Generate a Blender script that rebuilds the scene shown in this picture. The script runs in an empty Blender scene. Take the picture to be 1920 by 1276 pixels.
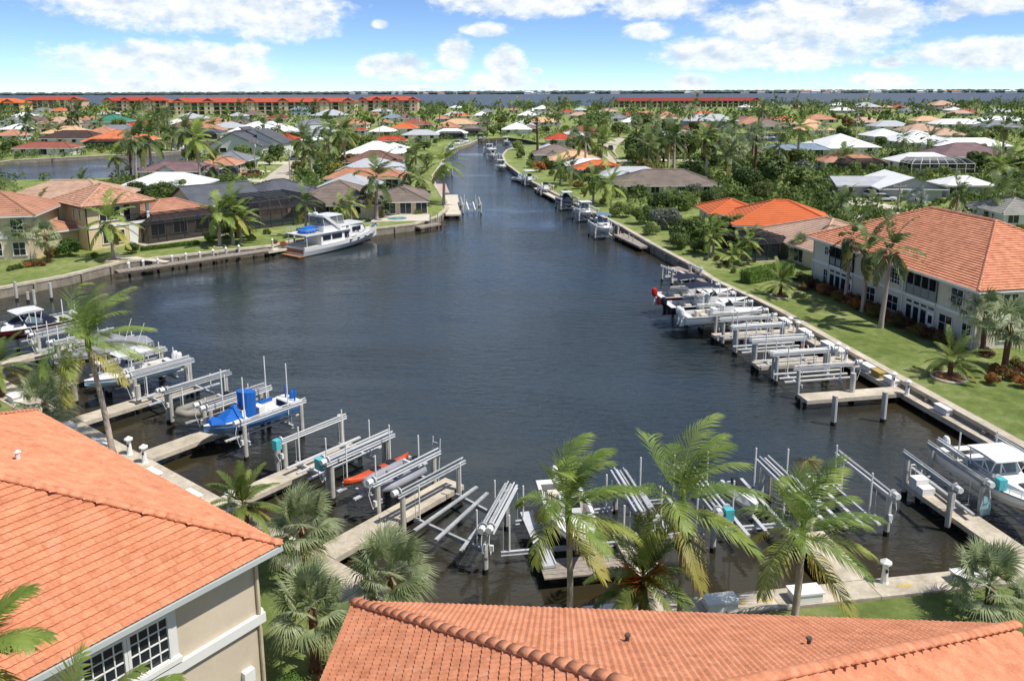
import bpy, math, random
from mathutils import Vector, Matrix
random.seed(11)
S = bpy.context.scene
COL = S.collection
# ---------------------------------------------------------------- camera
F = 1500.0; YH = 170.0; NAD = 8000.0; H = 18.0; ROLL = math.radians(0.2)
_k = (NAD - YH) / F; _t = (_k - math.sqrt(_k * _k - 4)) / 2
PIT = math.atan(_t); CY = YH + F * _t
cam = bpy.data.objects.new('camera', bpy.data.cameras.new('camera')); COL.objects.link(cam)
S.camera = cam
cam.data.sensor_width = 36; cam.data.lens = F / 1920 * 36
cam.data.shift_y = -(638 - CY) / 1920
cam.data.clip_start = 0.5; cam.data.clip_end = 40000
cam.location = (0, 0, H)
cam.rotation_euler = (Matrix.Rotation(math.pi / 2 - PIT, 3, 'X') @ Matrix.Rotation(-ROLL, 3, 'Z')).to_euler()
# ---------------------------------------------------------------- sun, exposure
SUN_EL = math.radians(59); SUN_DIR = Vector((0.91, -0.41, 0)).normalized() * math.cos(SUN_EL) + Vector((0, 0, math.sin(SUN_EL)))
sun = bpy.data.objects.new('sun', bpy.data.lights.new('sun', 'SUN')); COL.objects.link(sun)
sun.data.energy = 3.3; sun.data.angle = math.radians(0.6); sun.data.color = (1.0, 0.955, 0.88)
sun.rotation_euler = SUN_DIR.to_track_quat('Z', 'Y').to_euler()
S.view_settings.view_transform = 'Standard'; S.view_settings.look = 'None'
S.view_settings.exposure = 0.58; S.view_settings.gamma = 1; S.view_settings.use_curve_mapping = False
# ---------------------------------------------------------------- world: Nishita sky + fair-weather cumulus
world = bpy.data.worlds.new('World'); S.world = world; world.use_nodes = True
def nn(t, ty, **kw):
    n = t.nodes.new(ty)
    for k, v in kw.items(): setattr(n, k, v)
    return n
def mth(t, op, a, b=None, c=None, clamp=False):
    n = t.nodes.new('ShaderNodeMath'); n.operation = op; n.use_clamp = clamp
    for i, v in enumerate((a, b, c)):
        if v is None: continue
        if isinstance(v, (int, float)): n.inputs[i].default_value = v
        else: t.links.new(v, n.inputs[i])
    return n.outputs[0]
def mixc(t, f, a, b, ty='MIX'):
    n = t.nodes.new('ShaderNodeMix'); n.data_type = 'RGBA'; n.blend_type = ty
    for i, v in ((0, f), (6, a), (7, b)):
        if isinstance(v, (int, float)): n.inputs[i].default_value = v
        elif isinstance(v, tuple): n.inputs[i].default_value = (*v[:3], 1)
        else: t.links.new(v, n.inputs[i])
    return n.outputs[2]
def noise(t, vec, scale, detail=4, rough=0.55, dist=0.0):
    n = t.nodes.new('ShaderNodeTexNoise'); n.inputs['Scale'].default_value = scale
    n.inputs['Detail'].default_value = detail; n.inputs['Roughness'].default_value = rough; n.inputs['Distortion'].default_value = dist
    if vec is not None: t.links.new(vec, n.inputs['Vector'])
    return n.outputs['Fac']
def ramp(t, f, stops):
    n = t.nodes.new('ShaderNodeValToRGB'); e = n.color_ramp.elements
    while len(e) < len(stops): e.new(0.5)
    for i, (p, c) in enumerate(stops):
        e[i].position = p; e[i].color = (*(c if isinstance(c, tuple) else (c, c, c)), 1)
    t.links.new(f, n.inputs[0]); return n.outputs[0]
def build_world():
    t = world.node_tree; t.nodes.clear()
    out = nn(t, 'ShaderNodeOutputWorld'); bg = nn(t, 'ShaderNodeBackground'); t.links.new(bg.outputs[0], out.inputs[0])
    sky = nn(t, 'ShaderNodeTexSky', sky_type='NISHITA', sun_disc=False)
    sky.sun_elevation = SUN_EL; sky.sun_rotation = math.atan2(SUN_DIR.x, SUN_DIR.y)
    sky.air_density = 0.42; sky.dust_density = 0.0; sky.ozone_density = 5.5; sky.altitude = 20
    tc = nn(t, 'ShaderNodeTexCoord'); sx = nn(t, 'ShaderNodeSeparateXYZ'); t.links.new(tc.outputs['Generated'], sx.inputs[0])
    x, y, z = sx.outputs
    az = mth(t, 'ARCTAN2', x, y); el = mth(t, 'ARCSINE', z)
    cv = nn(t, 'ShaderNodeCombineXYZ'); t.links.new(az, cv.inputs[0]); t.links.new(mth(t, 'MULTIPLY', el, 1.7), cv.inputs[1])
    n1 = noise(t, cv.outputs[0], 20, 5, 0.6); n2 = noise(t, cv.outputs[0], 70, 4, 0.6)
    cu = nn(t, 'ShaderNodeVectorMath', operation='ADD'); t.links.new(cv.outputs[0], cu.inputs[0]); cu.inputs[1].default_value = (0.006, 0.016, 0); n1u = noise(t, cu.outputs[0], 20, 4, 0.6)
    puff = mth(t, 'ADD', mth(t, 'MULTIPLY', mth(t, 'SUBTRACT', n1, 0.5), 1.6), mth(t, 'MULTIPLY', mth(t, 'SUBTRACT', n2, 0.5), 1.4))
    # cumulus seen in the photograph, as directions: (azimuth px, elevation px above horizon, half width, half height)
    dens = None; pv = nn(t, 'ShaderNodeCombineXYZ'); t.links.new(az, pv.inputs[0]); t.links.new(el, pv.inputs[1]); pv = pv.outputs[0]
    for (cx, cyy, a, b) in CLOUDS:
        q = nn(t, 'ShaderNodeVectorMath', operation='MULTIPLY_ADD'); t.links.new(pv, q.inputs[0])
        q.inputs[1].default_value = (F / a, F / b, 0); q.inputs[2].default_value = (-math.atan((cx - 960) / F) * F / a, -(YH - cyy) / b, 0)
        r = nn(t, 'ShaderNodeVectorMath', operation='LENGTH'); t.links.new(q.outputs[0], r.inputs[0]); r = r.outputs['Value']
        dens = r if dens is None else mth(t, 'MINIMUM', r, dens)
    dens = mth(t, 'SUBTRACT', 1.0, mth(t, 'MULTIPLY', dens, dens)); dens = mth(t, 'MAXIMUM', dens, -1.5)
    # the same kind of clouds all round and overhead
    gv = nn(t, 'ShaderNodeVectorMath', operation='DIVIDE'); t.links.new(tc.outputs['Generated'], gv.inputs[0])
    zz = mth(t, 'ADD', mth(t, 'MAXIMUM', z, 0.0), 0.10); cz = nn(t, 'ShaderNodeCombineXYZ')
    for i in range(3): t.links.new(zz, cz.inputs[i])
    t.links.new(cz.outputs[0], gv.inputs[1])
    g1 = noise(t, gv.outputs[0], 0.9, 4, 0.55)
    away = mth(t, 'MULTIPLY', mth(t, 'SUBTRACT', el, 0.14), 14.0, clamp=True)
    side = mth(t, 'MULTIPLY', mth(t, 'SUBTRACT', mth(t, 'ABSOLUTE', az), 0.75), 6.0, clamp=True)
    w = mth(t, 'MAXIMUM', away, side)
    gen = mth(t, 'MULTIPLY', mth(t, 'SUBTRACT', g1, 0.55), 7.0)
    gen = mth(t, 'SUBTRACT', gen, mth(t, 'MULTIPLY', mth(t, 'SUBTRACT', 1.0, w), 4.0))
    allc = mth(t, 'MAXIMUM', mth(t, 'ADD', dens, puff), gen)
    m = nn(t, 'ShaderNodeMapRange', interpolation_type='SMOOTHSTEP'); t.links.new(allc, m.inputs[0]); m.inputs[1].default_value = -0.22; m.inputs[2].default_value = 0.80
    mask = mth(t, 'MULTIPLY', m.outputs[0], mth(t, 'MULTIPLY', mth(t, 'ADD', el, 0.002), 300.0, clamp=True))
    sh = mth(t, 'ADD', mth(t, 'MULTIPLY', mth(t, 'SUBTRACT', n1, n1u), 3.6), mth(t, 'SUBTRACT', 0.95, mth(t, 'MULTIPLY', mth(t, 'MAXIMUM', dens, 0.0), 0.35)), clamp=True)
    ccol = mixc(t, sh, (2.9, 3.4, 3.9), (4.75, 4.85, 4.9))
    hs = nn(t, 'ShaderNodeHueSaturation'); hs.inputs['Saturation'].default_value = 1.0; hs.inputs['Value'].default_value = 1.0; t.links.new(sky.outputs[0], hs.inputs['Color'])
    skyc = mixc(t, 1.0, hs.outputs[0], SKY_TINT, 'MULTIPLY')
    fin = mixc(t, mth(t, 'MULTIPLY', mask, 0.96), skyc, ccol)
    t.links.new(fin, bg.inputs[0]); bg.inputs[1].default_value = 0.15
SKY_TINT = (0.80, 0.79, 0.76)
CLOUDS = [(400, 28, 250, 48), (540, 50, 110, 38), (230, 20, 90, 30), (330, 118, 190, 34), (420, 140, 110, 38), (350, 160, 160, 18), (485, 100, 36, 16), (20, 10, 40, 24), (722, 53, 16, 9),
          (990, 10, 170, 34), (1215, 18, 110, 34), (1130, 6, 90, 18), (915, 62, 46, 14), (745, 128, 70, 26), (830, 143, 44, 12), (858, 104, 36, 32), (948, 120, 42, 32), (945, 155, 62, 26), (790, 168, 46, 8),
          (1210, 66, 50, 18), (1500, 62, 190, 50), (1330, 106, 105, 32), (1480, 110, 130, 30), (1630, 52, 90, 28), (1500, 28, 80, 34), (1290, 158, 46, 18), (1640, 155, 60, 14), (1830, 34, 90, 26), (1750, 50, 40, 14),
          (1850, 116, 140, 28), (1650, 126, 30, 12), (1580, 2, 60, 14), (1720, 4, 80, 10), (1035, 164, 16, 9), (1006, 135, 12, 7)]
build_world()
world.cycles.sampling_method = 'MANUAL'; world.cycles.sample_map_resolution = 256
S.cycles.max_bounces = 5; S.cycles.diffuse_bounces = 2; S.cycles.glossy_bounces = 2; S.cycles.transmission_bounces = 3; S.cycles.transparent_max_bounces = 6
S.cycles.caustics_reflective = False; S.cycles.caustics_refractive = False
# ---------------------------------------------------------------- pixel -> place (survey helper, design time only)
def ray(px, py):
    x = px - 960; y = -(py - CY); c, s = math.cos(ROLL), math.sin(ROLL)
    x, y = (c * x + s * y) / F, (-s * x + c * y) / F
    return (x, math.cos(PIT) + y * math.sin(PIT), -math.sin(PIT) + y * math.cos(PIT))
def G(px, py, z=0.0):
    d = ray(px, py); s = (z - H) / d[2]; return Vector((d[0] * s, d[1] * s, z))
def PR(p):
    x, y, z = p[0], p[1], p[2] - H
    f = y * math.cos(PIT) - z * math.sin(PIT); u = y * math.sin(PIT) + z * math.cos(PIT)
    a, b = x / f * F, u / f * F; c, s = math.cos(ROLL), math.sin(ROLL)
    return (960 + c * a - s * b, CY - (s * a + c * b))
def ztop(p, py):                     # height of a vertical post standing at p whose top is seen at row py
    lo, hi = 0.0, 17.0
    for _ in range(40):
        m = (lo + hi) / 2
        if PR((p[0], p[1], m))[1] > py: lo = m
        else: hi = m
    return lo
# ---------------------------------------------------------------- mesh builder
def V(*a): return Vector(a)
class MB:
    def __init__(s): s.v = []; s.f = []; s.m = []
    def add(s, vs, fs, mi=0):
        o = len(s.v); s.v.extend(tuple(p) for p in vs); s.f.extend(tuple(i + o for i in f) for f in fs); s.m.extend([mi] * len(fs)); return s
    def poly(s, pts, mi=0): return s.add(pts, [tuple(range(len(pts)))], mi)
    def box(s, c, d, rz=0.0, mi=0):
        hx, hy, hz = d[0] / 2, d[1] / 2, d[2] / 2; ca, sa = math.cos(rz), math.sin(rz); vs = []
        for z in (-hz, hz):
            for x, y in ((-hx, -hy), (hx, -hy), (hx, hy), (-hx, hy)): vs.append((c[0] + x * ca - y * sa, c[1] + x * sa + y * ca, c[2] + z))
        return s.add(vs, [(3, 2, 1, 0), (4, 5, 6, 7), (0, 1, 5, 4), (1, 2, 6, 5), (2, 3, 7, 6), (3, 0, 4, 7)], mi)
    def beam(s, p, q, w, h, mi=0, up=None):
        p, q = Vector(p), Vector(q); d = (q - p).normalized(); u = Vector(up) if up else Vector((0, 0, 1))
        if abs(d.dot(u)) > 0.98: u = Vector((1, 0, 0))
        r = d.cross(u).normalized() * w / 2; u = r.cross(d).normalized() * h / 2
        vs = [a + i * r + j * u for a in (p, q) for i, j in ((-1, -1), (1, -1), (1, 1), (-1, 1))]
        return s.add(vs, [(0, 1, 2, 3), (7, 6, 5, 4), (4, 5, 1, 0), (5, 6, 2, 1), (6, 7, 3, 2), (7, 4, 0, 3)], mi)
    def ibeam(s, p, q, w, h, mi=0):
        p, q = Vector(p), Vector(q); t = h * 0.12
        s.beam(p + V(0, 0, h / 2 - t / 2), q + V(0, 0, h / 2 - t / 2), w, t, mi); s.beam(p - V(0, 0, h / 2 - t / 2), q - V(0, 0, h / 2 - t / 2), w, t, mi)
        return s.beam(p, q, w * 0.18, h - 2 * t, mi)
    def tube(s, pts, rad, n=8, mi=0, cap=True):
        pts = [Vector(p) for p in pts]; rs = rad if isinstance(rad, (list, tuple)) else [rad] * len(pts); vs = []; fs = []; u = None
        for i, p in enumerate(pts):
            d = (pts[min(i + 1, len(pts) - 1)] - pts[max(i - 1, 0)]).normalized()
            if u is None: u = d.orthogonal().normalized()
            else: u = (u - d * u.dot(d)); u = u.normalized() if u.length > 1e-6 else d.orthogonal().normalized()
            w = d.cross(u)
            for k in range(n):
                a = 2 * math.pi * k / n; vs.append(p + (u * math.cos(a) + w * math.sin(a)) * rs[i])
        for i in range(len(pts) - 1):
            for k in range(n): fs.append((i * n + k, i * n + (k + 1) % n, (i + 1) * n + (k + 1) % n, (i + 1) * n + k))
        if cap: fs.append(tuple(range(n - 1, -1, -1))); fs.append(tuple(range((len(pts) - 1) * n, len(pts) * n)))
        return s.add(vs, fs, mi)
    def lathe(s, c, prof, n=12, mi=0):
        vs = []; fs = []
        for r, z in prof:
            for k in range(n):
                a = 2 * math.pi * k / n; vs.append((c[0] + r * math.cos(a), c[1] + r * math.sin(a), c[2] + z))
        for i in range(len(prof) - 1):
            for k in range(n): fs.append((i * n + k, i * n + (k + 1) % n, (i + 1) * n + (k + 1) % n, (i + 1) * n + k))
        fs.append(tuple(range(n - 1, -1, -1))); fs.append(tuple(range((len(prof) - 1) * n, len(prof) * n)))
        return s.add(vs, fs, mi)
    def prism(s, pts, z0, z1, mt=0, ms=None):
        n = len(pts); ms = mt if ms is None else ms
        if sum(pts[i][0] * pts[(i + 1) % n][1] - pts[(i + 1) % n][0] * pts[i][1] for i in range(n)) < 0: pts = pts[::-1]
        vs = [(p[0], p[1], z0) for p in pts] + [(p[0], p[1], z1) for p in pts]
        s.add(vs, [tuple(range(n, 2 * n))], mt)
        return s.add(vs, [(i, (i + 1) % n, n + (i + 1) % n, n + i) for i in range(n)] + [tuple(range(n - 1, -1, -1))], ms)
    def loft(s, rings, mi=0, closed=False, cap=True):
        n = len(rings[0]); vs = [p for r in rings for p in r]; fs = []
        for i in range(len(rings) - 1):
            for k in range(n if closed else n - 1):
                fs.append((i * n + k, i * n + (k + 1) % n, (i + 1) * n + (k + 1) % n, (i + 1) * n + k))
        if cap: fs.append(tuple(range(n - 1, -1, -1))); fs.append(tuple(range((len(rings) - 1) * n, len(rings) * n)))
        return s.add(vs, fs, mi)
    def mesh(s, name, mats, smooth=False):
        me = bpy.data.meshes.new(name); me.from_pydata(s.v, [], s.f)
        for m in (mats if isinstance(mats, (list, tuple)) else [mats]): me.materials.append(m)
        if any(s.m): me.polygons.foreach_set('material_index', s.m)
        if smooth: me.polygons.foreach_set('use_smooth', [True] * len(s.f))
        me.update(); return me
def link(o, parent=None):
    COL.objects.link(o)
    if parent is not None: o.parent = parent
    return o
def tag(o, label, cat, group=None):
    o['label'] = label; o['category'] = cat
    if group: o['group'] = group
    return o
def thing(name, label, cat, loc=(0, 0, 0), rz=0.0, group=None):
    o = bpy.data.objects.new(name, None); o.empty_display_size = 0.3; link(o); o.location = loc; o.rotation_euler = (0, 0, rz)
    return tag(o, label, cat, group)
def part(name, mb, mats, parent, world=False, smooth=False, label=None):
    me = mb if isinstance(mb, bpy.types.Mesh) else mb.mesh(name, mats, smooth)
    o = link(bpy.data.objects.new(name, me), parent)
    if world:
        p = parent
        while p.parent: p = p.parent
        if p.rotation_euler.z: o.matrix_parent_inverse = Matrix.LocRotScale(p.location, p.rotation_euler, None).inverted()
        else: o.location = -p.location
    if label: o['label'] = label
    return o
def solo(name, mb, mats, label, cat, group=None, smooth=False):
    o = link(bpy.data.objects.new(name, mb.mesh(name, mats, smooth))); return tag(o, label, cat, group)
def struct(name, mb, mats, smooth=False):
    o = link(bpy.data.objects.new(name, mb.mesh(name, mats, smooth))); o['kind'] = 'structure'; return o
def inst(name, me, parent, loc=(0, 0, 0), rot=(0, 0, 0), sc=1.0):
    o = link(bpy.data.objects.new(name, me), parent); o.location = loc; o.rotation_euler = rot
    o.scale = (sc, sc, sc) if isinstance(sc, (int, float)) else sc; return o
# ---------------------------------------------------------------- materials
def lin(h):
    r = [int(h[i:i + 2], 16) / 255 for i in (0, 2, 4)]
    return tuple(c / 12.92 if c <= 0.04045 else ((c + 0.055) / 1.055) ** 2.4 for c in r)
_M = {}
def mat(name, col, rough=0.7, var=0.12, vs=1.5, metal=0.0, bump=0.0, bs=30.0, spec=0.3, col2=None, stain=0.0, coords='Object', alpha=1.0):
    if name in _M: return _M[name]
    col = lin(col) if isinstance(col, str) else col
    m = bpy.data.materials.new(name); m.use_nodes = True; t = m.node_tree; b = t.nodes['Principled BSDF']
    b.inputs['Roughness'].default_value = rough; b.inputs['Metallic'].default_value = metal; b.inputs['Specular IOR Level'].default_value = spec
    tc = nn(t, 'ShaderNodeTexCoord'); vec = tc.outputs[coords]
    if coords == 'Object':
        oi = nn(t, 'ShaderNodeObjectInfo'); va = nn(t, 'ShaderNodeVectorMath', operation='ADD'); t.links.new(vec, va.inputs[0])
        rv = nn(t, 'ShaderNodeCombineXYZ')
        for i in range(3): t.links.new(mth(t, 'MULTIPLY', oi.outputs['Random'], 37.0 + 11 * i), rv.inputs[i])
        t.links.new(rv.outputs[0], va.inputs[1]); vec = va.outputs[0]
    c = (*col, 1)
    if var or col2:
        n1 = noise(t, vec, vs, 5, 0.6); n2 = noise(t, vec, vs * 9, 3, 0.6)
        f = mth(t, 'ADD', mth(t, 'MULTIPLY', n1, 0.65), mth(t, 'MULTIPLY', n2, 0.35))
        lo = tuple(x * (1 - 2.2 * var) for x in col); hi = tuple(min(1, x * (1 + 2.2 * var)) for x in (lin(col2) if isinstance(col2, str) else (col2 or col)))
        o = ramp(t, f, [(0.3, lo), (0.7, hi)])
        if stain:
            mp = nn(t, 'ShaderNodeMapping'); mp.inputs['Scale'].default_value = (1, 1, 0.15); t.links.new(vec, mp.inputs[0])
            st = mth(t, 'MULTIPLY', mth(t, 'SUBTRACT', noise(t, mp.outputs[0], 2.2, 5, 0.65), 0.5), stain * 3, clamp=True)
            o = mixc(t, st, o, tuple(x * 0.45 for x in col))
        t.links.new(o, b.inputs['Base Color'])
    else: b.inputs['Base Color'].default_value = c
    if bump:
        bn = nn(t, 'ShaderNodeBump'); bn.inputs['Strength'].default_value = bump; bn.inputs['Distance'].default_value = 0.02
        t.links.new(noise(t, vec, bs, 4, 0.6), bn.inputs['Height']); t.links.new(bn.outputs[0], b.inputs['Normal'])
    if alpha < 1: b.inputs['Alpha'].default_value = alpha
    _M[name] = m; return m
def leafmat(name, c1, c2, tr=0.3, rough=0.55, tip=None):
    if name in _M: return _M[name]
    c1 = lin(c1) if isinstance(c1, str) else c1; c2 = lin(c2) if isinstance(c2, str) else c2
    m = bpy.data.materials.new(name); m.use_nodes = True; t = m.node_tree; b = t.nodes['Principled BSDF']
    tc = nn(t, 'ShaderNodeTexCoord'); oi = nn(t, 'ShaderNodeObjectInfo')
    f = mth(t, 'ADD', mth(t, 'MULTIPLY', noise(t, tc.outputs['Object'], 1.6, 4, 0.7), 0.8), mth(t, 'MULTIPLY', mth(t, 'SUBTRACT', oi.outputs['Random'], 0.5), 0.35))
    o = ramp(t, f, [(0.25, c1), (0.62, c2)])
    if tip:
        at = nn(t, 'ShaderNodeAttribute', attribute_name='tip'); tp = mth(t, 'MULTIPLY', at.outputs['Fac'], mth(t, 'ADD', noise(t, tc.outputs['Object'], 2.0, 2), 0.25))
        o = mixc(t, mth(t, 'MULTIPLY', tp, 1.0, clamp=True), o, lin(tip))
    t.links.new(o, b.inputs['Base Color']); b.inputs['Roughness'].default_value = rough; b.inputs['Specular IOR Level'].default_value = 0.35
    if tr:
        tl = nn(t, 'ShaderNodeBsdfTranslucent'); t.links.new(o, tl.inputs[0]); mx = nn(t, 'ShaderNodeMixShader'); mx.inputs[0].default_value = tr
        t.links.new(b.outputs[0], mx.inputs[1]); t.links.new(tl.outputs[0], mx.inputs[2]); t.links.new(mx.outputs[0], t.nodes['Material Output'].inputs[0])
    _M[name] = m; return m
# ================================================================ the setting: water, land, roads
def m_water():
    m = bpy.data.materials.new('canal_water'); m.use_nodes = True; t = m.node_tree; b = t.nodes['Principled BSDF']
    geo = nn(t, 'ShaderNodeNewGeometry'); P = geo.outputs['Position']
    at = nn(t, 'ShaderNodeAttribute', attribute_name='shallow')
    sh = mth(t, 'ADD', at.outputs['Fac'], mth(t, 'MULTIPLY', mth(t, 'SUBTRACT', noise(t, P, 0.22, 4, 0.6), 0.5), 0.55), clamp=True)
    deep = ramp(t, noise(t, P, 0.03, 3, 0.5), [(0.3, (0.015, 0.025, 0.032)), (0.7, (0.025, 0.040, 0.050))])
    col = mixc(t, sh, deep, (0.040, 0.028, 0.009)); t.links.new(col, b.inputs['Base Color'])
    sp = nn(t, 'ShaderNodeSeparateXYZ'); t.links.new(P, sp.inputs[0])
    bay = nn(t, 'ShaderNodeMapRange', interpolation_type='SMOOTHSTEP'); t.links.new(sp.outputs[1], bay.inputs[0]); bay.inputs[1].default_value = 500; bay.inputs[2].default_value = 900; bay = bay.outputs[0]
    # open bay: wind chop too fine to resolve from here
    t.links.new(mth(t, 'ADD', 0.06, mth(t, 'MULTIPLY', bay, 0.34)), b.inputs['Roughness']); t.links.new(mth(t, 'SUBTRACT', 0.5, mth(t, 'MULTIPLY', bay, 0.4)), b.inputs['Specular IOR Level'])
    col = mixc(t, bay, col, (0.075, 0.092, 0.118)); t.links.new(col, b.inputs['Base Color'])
    b.inputs['IOR'].default_value = 1.333
    mp = nn(t, 'ShaderNodeMapping'); mp.inputs['Rotation'].default_value = (0, 0, 0.5); mp.inputs['Scale'].default_value = (0.55, 1.25, 1); t.links.new(P, mp.inputs[0])
    h = mth(t, 'ADD', mth(t, 'MULTIPLY', noise(t, mp.outputs[0], 1.6, 3, 0.55, 0.4), 1.0), mth(t, 'MULTIPLY', noise(t, mp.outputs[0], 5.5, 3, 0.6, 0.3), 0.32))
    # wind lanes: calmer near the walls, choppier in the open
    calm = mth(t, 'MULTIPLY', mth(t, 'SUBTRACT', 1.0, mth(t, 'MULTIPLY', at.outputs['Fac'], 0.93)), mth(t, 'ADD', 0.14, mth(t, 'MULTIPLY', ramp(t, noise(t, mp.outputs[0], 0.055, 3, 0.6, 0.8), [(0.35, 0.0), (0.62, 1.0)]), 1.0)))
    bn = nn(t, 'ShaderNodeBump'); bn.inputs['Distance'].default_value = 0.16; t.links.new(h, bn.inputs['Height']); t.links.new(mth(t, 'MULTIPLY', calm, 0.75), bn.inputs['Strength'])
    t.links.new(bn.outputs[0], b.inputs['Normal']); return m
def m_lawn():
    m = bpy.data.materials.new('lawn_grass'); m.use_nodes = True; t = m.node_tree; b = t.nodes['Principled BSDF']
    P = nn(t, 'ShaderNodeNewGeometry').outputs['Position']
    big = noise(t, P, 0.16, 5, 0.62, 0.6); mid = noise(t, P, 1.3, 5, 0.7); fine = noise(t, P, 14, 4, 0.75)
    c = ramp(t, mth(t, 'ADD', mth(t, 'MULTIPLY', big, 0.5), mth(t, 'MULTIPLY', mid, 0.5)), [(0.36, lin('6c7e3e')), (0.5, lin('93a35a')), (0.6, lin('b9b97f'))])
    c = mixc(t, mth(t, 'MULTIPLY', mth(t, 'SUBTRACT', mid, 0.58), 4.0, clamp=True), c, lin('b0a573'))
    c = mixc(t, mth(t, 'MULTIPLY', fine, 0.6), c, (0.07, 0.10, 0.025), 'MIX'); t.links.new(c, b.inputs['Base Color'])
    b.inputs['Roughness'].default_value = 0.9; b.inputs['Specular IOR Level'].default_value = 0.15
    bn = nn(t, 'ShaderNodeBump'); bn.inputs['Strength'].default_value = 0.9; bn.inputs['Distance'].default_value = 0.06
    t.links.new(mth(t, 'ADD', fine, noise(t, P, 45, 2, 0.8)), bn.inputs['Height']); t.links.new(bn.outputs[0], b.inputs['Normal']); return m
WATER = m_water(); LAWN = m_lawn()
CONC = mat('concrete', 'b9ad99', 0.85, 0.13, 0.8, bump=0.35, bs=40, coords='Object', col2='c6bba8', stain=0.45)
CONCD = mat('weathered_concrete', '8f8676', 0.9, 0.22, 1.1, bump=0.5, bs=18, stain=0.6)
CONCL = mat('light_concrete', 'cfc6b4', 0.85, 0.08, 0.7, bump=0.25, bs=50)
ROAD = mat('road_concrete', 'bdb3a1', 0.9, 0.08, 0.2, coords='Object')
SOIL = mat('seawall_face', '5f5647', 0.95, 0.25, 0.9, bump=0.5, bs=9, stain=0.5)
WHITE = mat('white_paint', 'e9e7e2', 0.5, 0.03, 2.0)
ALU = mat('aluminium', 'c9cbcd', 0.45, 0.08, 3.0, metal=0.15, spec=0.5)
ALUW = mat('white_aluminium', 'cfcfcd', 0.5, 0.05, 3.0, metal=0.1)
PILE = mat('piling_wrap', 'bdb9b0', 0.75, 0.12, 2.0, stain=0.6, bump=0.2, bs=25)
WOODG = mat('grey_wood', '9a9085', 0.9, 0.18, 3.0, bump=0.4, bs=30, stain=0.3)
DARKGROWTH = mat('barnacle_growth', '2e2a22', 0.95, 0.3, 4.0, bump=0.8, bs=20)
LOT = 0.95; NEARLOT = 0.60
def W(pts, z=1.0): return [G(x, y, z) for x, y in pts]
# water edge of the near docks (two straight quays that meet behind the lower roof)
QL = Vector((-0.784, 0.6208, 0)); QLn = Vector((0.6208, 0.784, 0))      # along left quay (away), and out over the water
QC = Vector((-2.1, 23.75, 0)); QR = Vector((0.988, 0.153, 0)); QRn = Vector((-0.153, 0.988, 0))
near = [QC + QL * 95, QC, QC + QR * 32, V(30, -15, 0), V(-95, -15, 0)]
struct('ground', MB().prism([(p.x, p.y) for p in [QC + QL * 95 - QLn * 1.5, QC - QLn * 0.4 - QRn * 0.9, QC + QR * 32 - QRn * 1.0, V(34, -25, 0), V(-95, -25, 0)]], -1.5, NEARLOT - 0.02, 0, 1), [LAWN, SOIL])
RS = [(2010, 887), (1920, 837), (1700, 716), (1500, 604), (1467, 585), (1416, 560), (1343, 527), (1290, 493), (1219, 455), (1155, 418), (1100, 392), (1050, 367), (985, 334), (972, 324), (948, 306), (942, 291), (950, 281), (975, 272)]
LS = [(-300, 618), (0, 539), (120, 517), (230, 490), (370, 475), (510, 460), (545, 452), (700, 428), (778, 419), (820, 406), (838, 391), (836, 378), (816, 346), (812, 330), (826, 310), (840, 284), (849, 278), (879, 270), (895, 262)]
rsw = W(RS, LOT); lsw = W(LS, LOT)
r0 = rsw[0]; rsw = [r0 + (rsw[0] - rsw[1]).normalized() * 25] + rsw
struct('ground', MB().prism([(p.x, p.y) for p in rsw + W([(1380, 265), (1470, 265), (3200, 266)], LOT) + [V(400, 20, 0)]], -1.5, LOT - 0.012, 0, 1), [LAWN, SOIL])
struct('ground', MB().prism([(p.x, p.y) for p in lsw + W([(412, 262), (412, 276), (345, 302), (235, 333), (0, 338), (-900, 345)], LOT)], -1.5, LOT - 0.004, 0, 1), [LAWN, SOIL])
far = W([(-1200, 330), (0, 303), (20, 300), (136, 294), (280, 287), (338, 283), (330, 276), (303, 266), (410, 264), (880, 264), (895, 261), (953, 258), (985, 262), (1010, 268), (1375, 266.5), (1380, 250), (1472, 250), (1478, 266.5), (3300, 268)], LOT) + [V(1500, 700, 0), V(900, 800, 0), V(420, 860, 0), V(250, 960, 0), V(60, 900, 0), V(-20, 800, 0), V(-130, 1000, 0), V(-500, 1080, 0), V(-1200, 1000, 0)]
struct('ground', MB().prism([(p.x, p.y) for p in far], -1.5, LOT, 0, 1), [LAWN, SOIL])
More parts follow.
